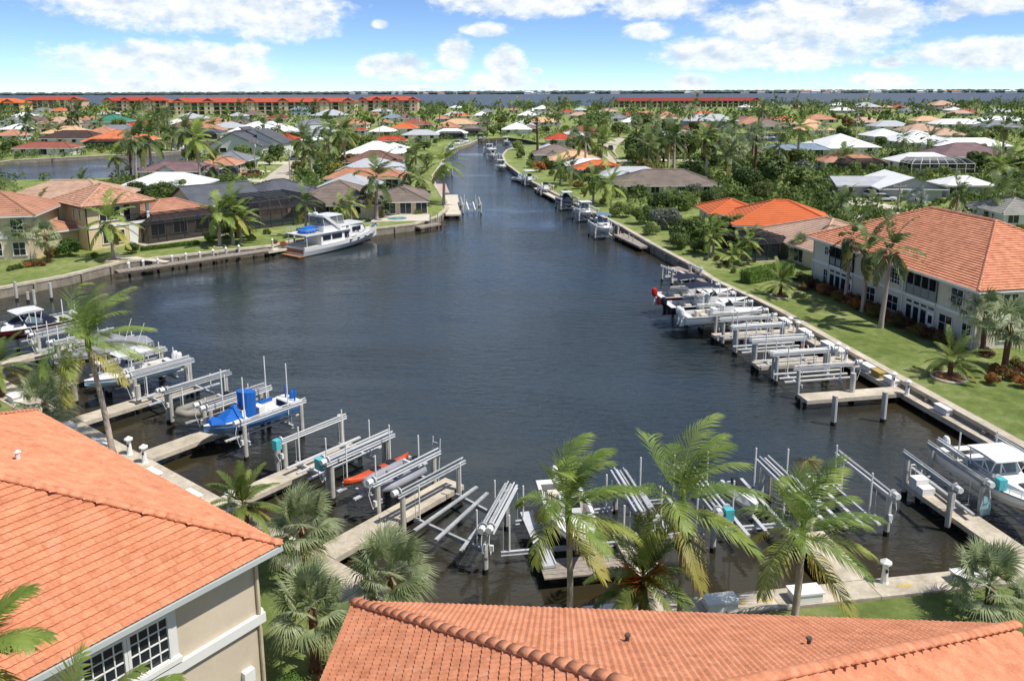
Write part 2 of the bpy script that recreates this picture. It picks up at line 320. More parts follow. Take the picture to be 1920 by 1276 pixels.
# the water sheet, finer near the quays so that the brown shallows can be stored per vertex
def segd(p, a, b):
    d = b - a; t = max(0, min(1, (p - a).dot(d) / d.length_squared)); return (p - a - d * t).length
def build_water():
    xs = [-9000, -2500, -800, -300, -150, -90] + [-70 + 2.5 * i for i in range(49)] + [60, 90, 150, 300, 800, 2500, 9000]
    ys = [-200, 0] + [18 + 2.0 * i for i in range(52)] + [126, 134, 145, 160, 180, 210, 250, 300, 400, 600, 1000, 2000, 4000, 9000, 30000]
    segs = [(QC + QL * 60, QC), (QC, QC + QR * 30)] + [(V(a.x, a.y, 0), V(b.x, b.y, 0)) for a, b in zip(rsw[:10], rsw[1:11])] + [(V(a.x, a.y, 0), V(b.x, b.y, 0)) for a, b in zip(lsw[:9], lsw[1:10])]
    mb = MB(); vs = [(x, y, 0.0) for y in ys for x in xs]; n = len(xs)
    mb.add(vs, [(j * n + i, j * n + i + 1, (j + 1) * n + i + 1, (j + 1) * n + i) for j in range(len(ys) - 1) for i in range(n - 1)])
    o = struct('water', mb, WATER); at = o.data.attributes.new('shallow', 'FLOAT', 'POINT')
    vals = []
    for x, y, _ in vs:
        if -75 < x < 60 and 15 < y < 128:
            p = V(x, y, 0); d = min(segd(p, a, b) for a, b in segs); vals.append(max(0, 1 - d / 9.5) * (0.95 if y < 60 else 0.7))
        else: vals.append(0.0)
    at.data.foreach_set('value', vals)
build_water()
# ---- far shore across the bay: low land with woods and pale houses
def build_far_shore():
    mb = MB(); rnd = random.Random(5)
    for i in range(70):
        x0 = -5200 + i * 150; d = 4300 - max(0, x0) * 0.10 + max(0, -x0) * 0.25; h = 7 + 5 * rnd.random()
        mb.box((x0, d + 400, h / 2), (170, 800, h))
    o = struct('far_shore', mb, mat('far_shore_woods', '68716a', 0.95, 0.2, 0.01))  # greyed green: distance haze is mixed into the colour, no air volume
    m = MB(); 
    for i in range(2600):
        x = rnd.uniform(-5200, 5200); d = 4300 - max(0, x) * 0.10 + max(0, -x) * 0.25 + rnd.uniform(-15, 60); r = rnd.uniform(9, 22)
        m.lathe((x, d, 3), [(r * 0.8, 0), (r, r * 0.25), (r * 0.7, r * 0.55), (r * 0.2, r * 0.72)], 6)
    o2 = link(bpy.data.objects.new('far_woods', m.mesh('far_woods', mat('far_tree_line', '5d675d', 0.95, 0.3, 0.02)))); o2['kind'] = 'stuff'; o2['label'] = 'low wooded shore along the horizon across the bay'; o2['category'] = 'woods'  # tree line colour is greyed as well to stand in for haze
build_far_shore()
# ---- quays, seawalls
def strip(line, w0, w1, z0, z1, mi=0, mb=None):   # wall following a polyline: offsets to its left
    mb = mb or MB(); pts = [Vector((p.x, p.y, 0)) for p in line]; L = []; R = []
    for i, p in enumerate(pts):
        d = (pts[min(i + 1, len(pts) - 1)] - pts[max(i - 1, 0)]).normalized(); n = V(-d.y, d.x, 0); L.append(p + n * w0); R.append(p + n * w1)
    for i in range(len(pts) - 1):
        a, b, c, d = L[i], L[i + 1], R[i + 1], R[i]
        vs = [(q.x, q.y, z) for z in (z0, z1) for q in (a, b, c, d)]
        mb.add(vs, [(4, 5, 6, 7), (0, 1, 5, 4), (2, 3, 7, 6), (1, 2, 6, 5), (3, 0, 4, 7)], mi)
    return mb
def slabs(name, a, b, w, z, th, parent, m, n, off=V(0, 0, 0)):  # a quay deck cast in separate slabs with open joints
    d = (b - a) / n; u = d.normalized(); nrm = V(-u.y, u.x, 0)
    for i in range(n):
        p = a + d * i + u * 0.012; q = a + d * (i + 1) - u * 0.012
        mb = MB(); mb.beam(p + nrm * w / 2 + V(0, 0, z - th / 2), q + nrm * w / 2 + V(0, 0, z - th / 2), w, th); part(name, mb, m, parent, world=True)
q1 = thing('quay', 'concrete quay walk along the near left shore beside the large orange roof', 'quay', (QC.x, QC.y, 0))
slabs('slab', QC + QL * 60, QC + QL * 0.02, -1.5, NEARLOT + 0.02, 0.32, q1, CONC, 16)
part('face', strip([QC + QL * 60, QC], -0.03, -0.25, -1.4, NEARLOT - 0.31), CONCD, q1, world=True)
q2 = thing('quay', 'concrete quay walk along the near lawn below the tall palms', 'quay', (QC.x, QC.y, 0))
part('corner_slab', MB().prism([(q.x, q.y) for q in (QC, QC - QLn * 1.5, QC - QLn * 1.2 - QRn * 1.2, QC - QRn * 1.5)], NEARLOT - .3, NEARLOT + .016), CONC, q2, world=True)
slabs('slab', QC + QR * 0.02, QC + QR * 30, -1.0, NEARLOT + 0.02, 0.32, q2, CONC, 8)
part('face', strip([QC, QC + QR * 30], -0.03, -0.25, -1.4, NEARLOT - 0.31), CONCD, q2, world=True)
def seawall(label, line, z=1.02):
    o = thing('seawall', label, 'seawall', (line[0].x, line[0].y, 0))
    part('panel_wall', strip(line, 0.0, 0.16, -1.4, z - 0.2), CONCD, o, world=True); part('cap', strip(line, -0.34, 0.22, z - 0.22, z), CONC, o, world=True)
    mb = MB()
    for a, b in zip(line[:-1], line[1:]):
        L = (b - a).length; k = int(L / 3.2)
        if a.y > 150: continue
        for i in range(k):
            p = a.lerp(b, (i + .5) / k); d = (b - a).normalized(); n = V(-d.y, d.x, 0); mb2 = MB(); mb2.box((p.x + n.x * 0.26, p.y + n.y * 0.26, 0.2), (0.22, 0.22, 1.2), math.atan2(d.y, d.x)); part('buttress', mb2, CONCD, o, world=True)
    return o
seawall('weathered concrete seawall with pale cap along the right bank lawns', rsw)
seawall('concrete seawall with pale cap along the left bank by the white yacht', lsw[::-1])
# condo walk below the right seawall: a lower concrete walk along the water
CW = W([(2010, 912), (1920, 861), (1691, 738), (1500, 631), (1425, 588)], 0.6)
cwk = thing('quay', 'long low concrete walk below the seawall in front of the right-hand condominium', 'quay', (CW[2].x, CW[2].y, 0))
ca = V(CW[4].x, CW[4].y, 0); cb = V(CW[2].x, CW[2].y, 0) + (CW[2] - CW[4]).normalized() * 22
slabs('slab', cb, ca, -1.35, 0.6, 0.3, cwk, CONC, 9)
# far banks of the back canal
bk = W([(-1200, 330), (0, 303), (20, 300), (136, 294), (280, 287), (338, 283), (330, 276), (303, 266), (410, 264)], LOT)
seawall('pale seawall along the far bank of the back canal', bk[::-1])
# ---- roads and drives
def sheet(name, px, z, m, struct_=True): 
    mb = MB(); mb.poly(W(px, z)); return struct(name, mb, m)
sheet('road', [(470, 356), (530, 356), (548, 330), (566, 305), (590, 293), (618, 285), (606, 283), (572, 289), (545, 299), (512, 322)], LOT + 0.02, ROAD)
sheet('road', [(1150, 312), (1166, 312), (1160, 296), (1152, 283), (1160, 270), (1172, 261), (1166, 256), (1148, 262), (1128, 274), (1122, 284), (1138, 297)], LOT + 0.02, ROAD)
sheet('road', [(1560, 402), (1680, 420), (1920, 414), (2100, 410), (2100, 388), (1830, 391), (1700, 392), (1640, 396)], LOT + 0.02, ROAD)
sheet('drive', [(1586, 384), (1668, 392), (1690, 391), (1642, 373), (1590, 371)], LOT + 0.03, CONCL)
for i, q in enumerate([[(505, 323), (436, 322), (436, 319), (508, 320)], [(495, 341), (460, 341), (466, 335), (500, 336)], [(540, 308), (480, 307), (482, 303), (546, 303)], [(545, 340), (600, 338), (600, 334), (548, 336)], [(560, 322), (610, 320), (612, 317), (562, 318)], [(1165, 305), (1270, 301), (1310, 303), (1308, 299), (1250, 297), (1160, 300)]]):
    sheet('drive', q, LOT + 0.026 + 0.002 * i, CONCL)
# ================================================================ houses
RC = dict(**{'or': 'cb6c3f', 'orb': 'cb7850', 'sal': 'b88468', 'red': 'b04a33', 'brn': '7b5b50', 'dbr': '4b3a37', 'wht': 'e8e8e6', 'lgr': 'b6b9bc', 'gry': '7e8186', 'dgr': '575a61', 'tau': '80736a', 'mau': '796364', 'pch': 'd2ab86', 'teal': '3b7f6d', 'blu': '7f8fa0', 'tan': 'bd9d88', 'rb': '93584a', 'mrn': '8c3a34', 'apt': 'b4543f', 'rcl': 'b08068', 'sh': '908e88'})
WCOL = dict(w='dcdad4', c='d9c7a5', g='a9abad', b='9db0b8', p='cdb09d', y='d6bf86', d='8b8a86', t='b9a98e')
def rmat(k): return mat('roof_' + k, RC[k], 0.75 if k not in ('wht', 'lgr') else 0.5, 0.06 if k in ('wht', 'lgr', 'or') else 0.15, 0.7, bump=0.2, bs=6)
def wmat(k): return mat('wall_' + k, WCOL[k], 0.85, 0.05, 0.5, stain=0.12)
GLASS = mat('window_glass', (0.02, 0.026, 0.032), 0.08, 0.0, spec=0.6)
FRAME = mat('window_frame', 'e4e3df', 0.5, 0.02)
DOORW = mat('garage_door', 'dedcd6', 0.6, 0.03)
SCREEN = mat('insect_screen', (0.02, 0.022, 0.026), 0.9, 0.0, alpha=0.72, spec=0.05)
CAGEB = mat('cage_frame_bronze', '3a3735', 0.5, 0.05, metal=0.2)
TEALW = mat('pool_water', '76aab0', 0.08, 0.1, 3, spec=0.5)
def clip2(poly, k0, k1):
    for sgn, k in ((1, k0), (-1, k1)):
        out = []
        for i in range(len(poly)):
            a, b = poly[i], poly[(i + 1) % len(poly)]; da, db = (a[1] - k) * sgn, (b[1] - k) * sgn
            if da >= 0: out.append(a)
            if da * db < 0: t = da / (da - db); out.append((a[0] + (b[0] - a[0]) * t, k))
        poly = out
        if len(poly) < 3: return []
    return poly
def courses(mb, poly, exp, lift, mi=0):
    p0 = Vector(poly[0]); u = (Vector(poly[1]) - p0).normalized()
    n = None
    for q in poly[2:]:
        n = u.cross(Vector(q) - p0)
        if n.length > 1e-6: n.normalize(); break
    if n.z < 0: n = -n
    s = n.cross(u)
    if sum(s.dot(Vector(q) - p0) for q in poly) < 0: s = -s
    q2 = [((Vector(q) - p0).dot(u), (Vector(q) - p0).dot(s)) for q in poly]; top = max(b for _, b in q2); k = 0.0
    while k < top - 1e-4:
        pc = clip2(q2, k, min(k + exp, top))
        if len(pc) >= 3:
            pts = [p0 + u * a + s * b + n * (lift * (1 - min(1, (b - k) / exp)) + 0.002) for a, b in pc]
            if u.cross(s).dot(n) < 0: pts = pts[::-1]
            mb.poly(pts, mi)
            low = [(a, b) for a, b in pc if abs(b - k) < 1e-5]
            if len(low) >= 2:
                a0, a1 = min(low)[0], max(low)[0]; A = p0 + u * a0 + s * k; B = p0 + u * a1 + s * k
                mb.poly([A - n * 0.02, B - n * 0.02, B + n * (lift + .002), A + n * (lift + .002)], mi)
        k += exp
def roof_polys(x0, x1, y0, y1, z, pitch, ty):
    w, d = x1 - x0, y1 - y0; h = min(w, d) / 2; ov = 0.0
    A, B, C_, D = V(x0, y0, z), V(x1, y0, z), V(x1, y1, z), V(x0, y1, z)
    if ty == 'hip':
        r = z + h * pitch
        if w >= d: R0, R1 = V(x0 + h, y0 + h, r), V(x1 - h, y0 + h, r); return [[A, B, R1, R0], [B, C_, R1], [C_, D, R0, R1], [D, A, R0]], (R0, R1), [(A, R0), (D, R0), (B, R1), (C_, R1)]
        R0, R1 = V(x0 + h, y0 + h, r), V(x0 + h, y1 - h, r); return [[A, B, R0], [B, C_, R1, R0], [C_, D, R1], [D, A, R0, R1]], (R0, R1), [(A, R0), (B, R0), (C_, R1), (D, R1)]
    if ty == 'gx':
        r = z + d / 2 * pitch; R0, R1 = V(x0, y0 + d / 2, r), V(x1, y0 + d / 2, r); return [[A, B, R1, R0], [C_, D, R0, R1]], (R0, R1), []
    r = z + w / 2 * pitch; R0, R1 = V(x0 + w / 2, y0, r), V(x0 + w / 2, y1, r); return [[B, C_, R1, R0], [D, A, R0, R1]], (R0, R1), []
def add_block(o, x0, x1, y0, y1, e, ty, rk, wk, pitch=0.4, ov=0.5, lod=0, caps=True):
    wall = MB(); wall.prism([(x0, y0), (x1, y0), (x1, y1), (x0, y1)], 0, e); d = y1 - y0; w = x1 - x0
    if ty == 'gx':
        for x in (x0 + .001, x1 - .001): wall.poly([(x, y0, e), (x, y1, e), (x, (y0 + y1) / 2, e + d / 2 * pitch)])
    if ty == 'gy':
        for y in (y0 + .001, y1 - .001): wall.poly([(x0, y, e), (x1, y, e), ((x0 + x1) / 2, y, e + w / 2 * pitch)])
    part('wall', wall, wmat(wk), o)
    rb = MB(); z = e - ov * pitch + 0.05
    if ty == 'flat': rb.box(((x0 + x1) / 2, (y0 + y1) / 2, e + 0.12), (w + 2 * ov, d + 2 * ov, 0.24)); part('roof', rb, rmat(rk), o); return
    polys, rd, hips = roof_polys(x0 - ov, x1 + ov, y0 - ov, y1 + ov, z, pitch, ty)
    for p in polys:
        if lod: courses(rb, p, 0.34 if lod == 1 else 0.42, 0.035, 0)
        else: rb.poly(p)
    rb.prism([(x0 - ov, y0 - ov), (x1 + ov, y0 - ov), (x1 + ov, y1 + ov), (x0 - ov, y1 + ov)], z - 0.16, z - 0.004, 1, 1)
    r = part('roof', rb, [rmat(rk), FRAME if wk != 'd' else rmat('dgr')], o)
    if caps and rk not in ('wht', 'lgr'):
        cb = MB()
        for a, b in hips + [rd]:
            if (b - a).length > 0.3: cb.tube([a + V(0, 0, .03), b + V(0, 0, .03)], 0.13, 6)
        part('ridge_cap', cb, rmat(rk), r)
    return r
_WIN = {}
def window(o, x, y, z, w, h, face='f', lites=(1, 1), sub=False, frame=FRAME):
    rz = {'f': 0.0, 'r': math.pi / 2, 'l': -math.pi / 2, 'b': math.pi}[face]
    key = (round(w, 2), round(h, 2), lites, sub, frame.name)
    if key not in _WIN:
        fr = MB(); t = 0.07
        for c, d in (((0, -.05, h / 2), (w + .14, .1, t)), ((0, -.05, -h / 2), (w + .2, .16, t)), ((-w / 2, -.05, 0), (t, .1, h)), ((w / 2, -.05, 0), (t, .1, h))): fr.box(c, d)
        for i in range(1, lites[0]): fr.box((-w / 2 + w * i / lites[0], -.035, 0), (min(.045, w / lites[0] * .11), .05, h))
        for i in range(1, lites[1]): fr.box((0, -.035, -h / 2 + h * i / lites[1]), (w, .05, min(.045, w / lites[0] * .11)))
        gl = MB().box((0, -.01, 0), (w, .04, h))
        if sub: _WIN[key] = (gl.mesh('window', GLASS), fr.mesh('frame', frame))
        else:
            n = len(gl.f); gl.add(fr.v, fr.f, 1); _WIN[key] = (gl.mesh('window', [GLASS, frame]), None)
    g, f = _WIN[key]; q = inst('window', g, o, (x, y, z), (0, 0, rz))
    if f: inst('frame', f, q)
    return q
HOUSES = []   # (phrase, pixel x, pixel y, world polygon)
def note(o, phrase, x0, x1, y0, y1):
    M = Matrix.LocRotScale(o.location, o.rotation_euler, o.scale); c = [M @ V(x, y, 0) for x, y in ((x0, y0), (x1, y0), (x1, y1), (x0, y1))]
    ctr = sum(c, V(0, 0, 0)) / 4; p = PR((ctr.x, ctr.y, 3)); HOUSES.append((phrase, p[0], p[1], c))
def cage(o, x0, x1, y0, y1, h0, h1, frame, n=5):   # screened pool enclosure, mansard top
    fr = MB(); sc = MB(); ins = 1.4; r = 0.05
    low = [V(x0, y0, h0), V(x1, y0, h0), V(x1, y1, h0), V(x0, y1, h0)]; up = [V(x0 + ins, y0 + ins, h1), V(x1 - ins, y0 + ins, h1), V(x1 - ins, y1, h1), V(x0 + ins, y1, h1)]
    for i in range(n + 1):
        t = i / n; x = x0 + (x1 - x0) * t; xu = x0 + ins + (x1 - x0 - 2 * ins) * t
        fr.beam((x, y0, 0), (x, y0, h0), .09, .09); fr.beam((x, y0, h0), (xu, y0 + ins, h1), .09, .09); fr.beam((xu, y0 + ins, h1), (xu, y1, h1), .09, .09)
    for i in range(1, 4):
        y = y0 + (y1 - y0) * i / 3
        for x, xu in ((x0, x0 + ins), (x1, x1 - ins)): fr.beam((x, y, 0), (x, y, h0), .09, .09); fr.beam((x, y, h0), (xu, max(y, y0 + ins), h1), .09, .09)
    for q in (low, up):
        for a, b in ((0, 1), (1, 2), (3, 0)): fr.beam(q[a], q[b], .09, .12)
    for z in (0.9,):
        fr.beam((x0, y0, z), (x1, y0, z), .06, .06)
    for a, b in ((0, 1), (1, 2), (3, 0)):
        sc.poly([(low[a].x, low[a].y, 0), (low[b].x, low[b].y, 0), low[b], low[a]]); sc.poly([low[a], low[b], up[b], up[a]])
    sc.poly(up); c = part('pool_cage', fr, frame, o); part('screen', sc, SCREEN, c); return c
def house(x0, x1, ye, yr, ty, rk, wk, phrase, label=None, rz=0, st=1, pitch=0.40, lod=0, d=None, ex=''):
    e = {1: 2.1, 2: 4.3, 3: 6.4}[st]; a = math.radians(rz); c = G((x0 + x1) / 2, ye, LOT + e)
    w = max(4.0, (x1 - x0) / F * c.y / max(0.5, math.cos(a)) / 1.0); 
    if d is None:
        lo, hi = 6.0, min(18.0, w * 1.15) if ty == 'hip' else 18.0; hi = max(hi, 7.5)
        for _ in range(24):
            m = (lo + hi) / 2; b = c + V(-math.sin(a), math.cos(a), 0) * m / 2; y = PR((b.x, b.y, LOT + e + min(m, w) / 2 * pitch if ty != 'gy' else LOT + e + w / 2 * pitch))[1]
            if y > yr: lo = m
            else: hi = m
        d = lo
    o = thing('house', label or phrase, 'house', (c.x, c.y, LOT - 0.02), a, 'houses of the canal neighbourhood')
    ov = 0.5 if w > 6 else 0.3
    add_block(o, -w / 2 + ov, w / 2 - ov, ov, d - ov, e, ty, rk, wk, pitch, ov, lod); note(o, phrase, -w / 2, w / 2, 0, d)
    rnd = random.Random(int(x0 * 7 + ye)); n = max(2, int(w / 4.2)); sp = w / n
    pxm = F / c.y
    for f in range(st):
        for i in range(n):
            x = -w / 2 + sp * (i + .5) + rnd.uniform(-.4, .4); k = rnd.random(); z0 = f * 2.15
            if k < 0.25 and f == 0 and 'c' not in ex: window(o, x, ov, z0 + .98, min(2.2, sp * .7), 1.75, 'f', (2, 1))
            else: window(o, x, ov, z0 + 1.2, min(1.4, sp * .55), 1.05, 'f', (2, 1) if pxm > 6 else (1, 1))
        for face, x in (('r', w / 2 - ov), ('l', -w / 2 + ov)):
            if d > 5: window(o, x, d * .5, z0 + 1.2, 1.2, 1.0, face)
    if 'g' in ex:   # garage
        g = MB().box((w * .28, ov - .03, .85), (min(4.0, w * .3), .08, 1.7))
        for i in range(1, 4): g.box((w * .28, ov - .08, 1.7 * i / 4), (min(4.0, w * .3), .03, .04))
        part('garage_door', g, DOORW, o)
    if 'c' in ex: cage(o, -w * .33, w * .4, -4.0, ov, 1.9, 2.7, CAGEB, 6)
    if 'C' in ex: cage(o, -w * .48, w * .48, -5.0, ov, 2.0, 3.0, FRAME, 7)
    if 'V' in ex:   # small white cross gable over the entrance
        gw = w * .24; gx = -w * .1; z = e + .1
        add_block(o, gx - gw / 2, gx + gw / 2, 0.2, d * .45, e, 'gy', rk, 'w', .5, .35)
    if 'W' in ex: add_block(o, -w * .5, -w * .12, -3.6, d * .5, e, 'hip', rk, wk, pitch, .45, lod)
    if 'E' in ex: add_block(o, w * .1, w * .48, -3.4, d * .5, e, 'hip', rk, wk, pitch, .45, lod)
    return o
HT = [
 # far left bank of the back canal
 (20, 133, 277, 265, 'hip', 'rb', 'w', 'long low reddish-brown roofed house with pale walls by the back canal'),
 (150, 263, 264, 243, 'hip', 'orb', 'b', 'bright orange hip-roofed house with blue-grey wall on the back canal', 'c'),
 (68, 180, 259, 244, 'hip', 'dbr', 'w', 'dark brown roofed house behind the low reddish-brown one', ''),
 (67, 122, 231, 218, 'hip', 'tan', 'c', 'pinkish tan roofed two-storey house left of the green-roofed house', '2'),
 (165, 225, 228, 212, 'hip', 'teal', 'c', 'teal green metal-roofed house with white gables', '2V'),
 (230, 281, 236, 225, 'hip', 'red', 'w', 'red-roofed house right of the green-roofed house', ''),
 (-6, 44, 242, 232, 'hip', 'wht', 'g', 'white-roofed house at the far left edge', ''),
 (-14, 35, 253, 243, 'hip', 'sal', 'w', 'salmon-roofed house at the left edge in front of the white one', ''),
 (-4, 31, 227, 217, 'hip', 'gry', 'w', 'grey-roofed house at the left edge near the yellow apartments', '2'),
 (92, 118, 207, 197, 'hip', 'or', 'y', 'small tall orange-roofed house among palms below the pink apartments', '2'),
 # left neighbourhood
 (255, 392, 320, 301, 'hip', 'mau', 'w', 'mauve brown roofed house with small white gable by the back canal', 'V'),
 (222, 376, 346, 321, 'hip', 'wht', 'w', 'white-roofed house between the mauve roof and dense shrubs', ''),
 (383, 462, 301, 282, 'hip', 'gry', 'g', 'grey-roofed house in front of the angular dark-roofed house', ''),
 (368, 440, 308, 291, 'hip', 'sal', 'p', 'salmon-roofed house in front of the plain grey roof', ''),
 (322, 414, 250, 240, 'hip', 'dgr', 'w', 'long navy-roofed waterfront house with white posts', 'c'),
 (424, 543, 246, 224, 'hip', 'wht', 'p', 'large bright white roofed house behind the angular dark-roofed house', ''),
 (493, 556, 263, 250, 'hip', 'red', 'p', 'pinkish red roofed house beside the angular dark-roofed house', ''),
 (553, 612, 232, 223, 'hip', 'gry', 'g', 'two-storey grey house with grey hip roof left of the street palms', '2'),
 (572, 614, 252, 241, 'hip', 'gry', 'w', 'small grey-roofed house in front of the two-storey grey house', ''),
 (560, 600, 262, 250, 'hip', 'wht', 'c', 'cream house with pale roof beside the street bend', 'g'),
 (495, 536, 222, 207, 'hip', 'mrn', 'w', 'maroon steep-roofed house below the long orange apartments', ''),
 (543, 577, 205, 199, 'hip', 'blu', 'b', 'pale blue house with light roof near the long apartments', '2'),
 (314, 362, 236, 222, 'hip', 'brn', 'w', 'brown-roofed white house right of the red-roofed house', ''),
 (371, 424, 232, 215, 'hip', 'sal', 'c', 'pink two-tone roofed house in front of the long apartments', ''),
 (333, 366, 218, 209, 'hip', 'lgr', 'w', 'pale grey roofed house at the foot of the long apartments', ''),
 (424, 458, 217, 210, 'hip', 'lgr', 'b', 'small pale blue-grey roofed house in front of the long apartments', ''),
 (430, 470, 229, 219, 'hip', 'dgr', 'w', 'dark grey roofed house behind the large white roof', ''),
 # peninsula left of the canal
 (588, 702, 351, 323, 'hip', 'lgr', 'w', 'pale grey roofed house behind the taupe-roofed house', ''),
 (605, 762, 333, 314, 'hip', 'sal', 'w', 'salmon-red roofed house squeezed between two pale grey roofs', ''),
 (628, 756, 318, 295, 'hip', 'lgr', 'w', 'pale grey hip-roofed house before the dark brown and white roofs', ''),
 (640, 752, 303, 281, 'hip', 'brn', 'w', 'dark brown roofed house with a small front gable', 'V'),
 (640, 754, 287, 263, 'hip', 'wht', 'w', 'large white-roofed house behind the dark brown roof', ''),
 (704, 762, 280, 258, 'hip', 'wht', 'g', 'white-roofed canal-side house with white screen cage', 'C'),
 (698, 760, 263, 254, 'hip', 'red', 'w', 'red-roofed house behind the white canal-side roofs', ''),
 (729, 780, 240, 225, 'hip', 'or', 'w', 'vivid orange-red roofed house in the middle distance', ''),
 (690, 738, 246, 232, 'hip', 'wht', 'p', 'white-roofed house left of the vivid orange-red roof', ''),
 (752, 822, 252, 242, 'hip', 'lgr', 'w', 'light grey roofed house where the canal bends', ''),
 (810, 876, 249, 240, 'hip', 'wht', 'w', 'white-roofed house with dark screen at the canal bend', 'c'),
 (582, 646, 216, 203, 'hip', 'lgr', 'g', 'large light grey roof below the right end of the long apartments', ''),
 (627, 687, 233, 222, 'hip', 'sal', 'w', 'salmon-roofed house left of the small red roofs', ''),
 (663, 684, 244, 236, 'hip', 'red', 'g', 'small red-roofed house with grey wall behind palms', ''),
 (717, 750, 220, 209, 'hip', 'blu', 'w', 'blue-grey roofed house below the short orange apartments', ''),
 (743, 772, 215, 206, 'hip', 'brn', 'w', 'brown-roofed house right of the blue-grey roof', ''),
 (692, 709, 214, 207, 'hip', 'or', 'c', 'small orange pavilion roof below the short apartments', ''),
 (706, 732, 229, 221, 'hip', 'sal', 'w', 'small salmon roof behind the vivid orange-red roof', ''),
 (815, 843, 222, 211, 'hip', 'sal', 'b', 'salmon-roofed house with bluish wall in the centre distance', ''),
 (817, 862, 238, 226, 'hip', 'sal', 'w', 'wide salmon roof left of the taupe roofs', ''),
 (858, 910, 244, 227, 'hip', 'tau', 'w', 'taupe hip-roofed house at the head of the canal', 'c'),
 (885, 922, 229, 216, 'hip', 'mau', 'w', 'mauve-roofed house behind the taupe roof at the canal head', ''),
 (886, 920, 216, 209, 'hip', 'wht', 'w', 'white-roofed house behind the mauve roof', ''),
 (897, 927, 209, 201, 'hip', 'gry', 'w', 'grey peaked roof near the bay shore at the centre', ''),
 (840, 884, 217, 212, 'hip', 'orb', 'w', 'long low orange roof left of the mauve roof', ''),
 (940, 998, 242, 228, 'hip', 'wht', 'w', 'white-roofed white house at the end of the canal', 'g'),
 (980, 1010, 240, 227, 'hip', 'tau', 'w', 'taupe roof beside the white house at the canal end', ''),
 # right bank
 (1001, 1034, 204, 194, 'hip', 'wht', 'w', 'white pyramid-roofed house near the bay under two palms', '2'),
 (970, 1010, 216, 205, 'hip', 'wht', 'w', 'white-roofed house below the white pyramid roof', ''),
 (952, 974, 206, 199, 'hip', 'sal', 'w', 'small salmon roof near the bay left of the white pyramid roof', ''),
 (1050, 1078, 210, 199, 'hip', 'red', 'w', 'red-roofed house near the bay right of the white pyramid roof', ''),
 (1076, 1102, 206, 197, 'hip', 'lgr', 'w', 'pale grey roof near the bay beside the red one', ''),
 (1067, 1127, 247, 230, 'hip', 'rb', 'w', 'brownish-red roofed house with white wall on the right bank', ''),
 (1054, 1102, 253, 240, 'hip', 'wht', 'w', 'white-roofed house with small grey gable on the right bank', 'V'),
 (1022, 1083, 261, 249, 'hip', 'red', 'w', 'red-pink roofed house with white garage wall on the right bank', 'g'),
 (1008, 1050, 279, 262, 'hip', 'lgr', 'g', 'pale grey roofed house left of the dark taupe roof', ''),
 (1000, 1092, 289, 270, 'hip', 'tau', 'g', 'dark taupe roofed house with white gable on the right bank', 'V'),
 (1030, 1132, 299, 281, 'hip', 'pch', 'w', 'pale peach roofed house on the right bank', ''),
 (1060, 1150, 308, 296, 'hip', 'wht', 'w', 'white-roofed house between the peach and orange roofs', ''),
 (1080, 1172, 316, 299, 'hip', 'or', 'w', 'orange-roofed house behind the white and grey twin roof', 'c'),
 (1125, 1258, 330, 310, 'hip', 'lgr', 'w', 'light grey and white roofed house right of the orange roof', 'V'),
 (1158, 1355, 346, 316, 'hip', 'tau', 'c', 'large brown-taupe hip-roofed house behind the palm thicket', ''),
 (1370, 1438, 284, 267, 'hip', 'mau', 'w', 'purple-brown roofed house behind the dense green trees', ''),
 (1440, 1558, 279, 270, 'hip', 'blu', 'g', 'long low blue-grey house left of the white ridge-roofed house', ''),
 (1540, 1654, 275, 249, 'hip', 'wht', 'w', 'large white hip-roofed house with white walls and side wing', 'W'),
 (1545, 1660, 302, 287, 'hip', 'rcl', 'w', 'brownish-orange roofed house with dark screened patio', 'c'),
 (1385, 1450, 232, 217, 'hip', 'rcl', 'w', 'salmon-roofed house by the small marina', ''),
 (1436, 1463, 224, 214, 'hip', 'rb', 'w', 'dull red roof right of the marina house', ''),
 (1462, 1492, 224, 215, 'hip', 'or', 'w', 'small orange roof right of the marina masts', ''),
 (1502, 1568, 243, 231, 'hip', 'pch', 'w', 'peach-roofed house half hidden by palms', ''),
 (1608, 1655, 200, 191, 'hip', 'lgr', 'p', 'pale grey domed roof with pinkish walls near the bay', '2'),
 (1676, 1699, 200, 192, 'hip', 'red', 'c', 'small red-roofed house near the bay on the right', ''),
 (1700, 1727, 206, 197, 'hip', 'or', 'p', 'salmon-orange roofed house near the bay beside the red one', ''),
 (1752, 1800, 197, 188, 'hip', 'tan', 't', 'tan-roofed house rising above the palm row by the bay', '2'),
 (1488, 1504, 200, 190, 'hip', 'tan', 'p', 'small tan roof near the bay left of the masts', ''),
 (1562, 1590, 197, 192, 'hip', 'wht', 'w', 'white flat roof near the bay among palms', ''),
 (1695, 1795, 266, 236, 'hip', 'wht', 'w', 'big bright white hip roof on the far right', 'E'),
 (1762, 1902, 273, 257, 'hip', 'wht', 'w', 'wide white roof behind the mauve-brown roof on the right', ''),
 (1765, 1910, 292, 267, 'hip', 'mau', 'g', 'wide mauve-brown hip-roofed house on the far right', ''),
 (1686, 1806, 302, 284, 'hip', 'wht', 'w', 'white-roofed house with a large white-framed pool cage', 'C'),
 (1568, 1690, 346, 328, 'gx', 'lgr', 'g', 'low grey house with pale metal roof by the parked white car', 'g'),
 (1774, 1872, 346, 327, 'hip', 'wht', 'g', 'white pyramid roof house behind the silvery fan palm', ''),
 (1880, 1990, 398, 352, 'hip', 'sh', 'w', 'grey shingle-roofed white house at the right edge', ''),
 (1756, 1850, 232, 222, 'hip', 'wht', 'w', 'long white roof below the bay palms', ''),
 (1840, 1930, 226, 217, 'hip', 'wht', 'w', 'white roof at the right edge below the bay palms', ''),
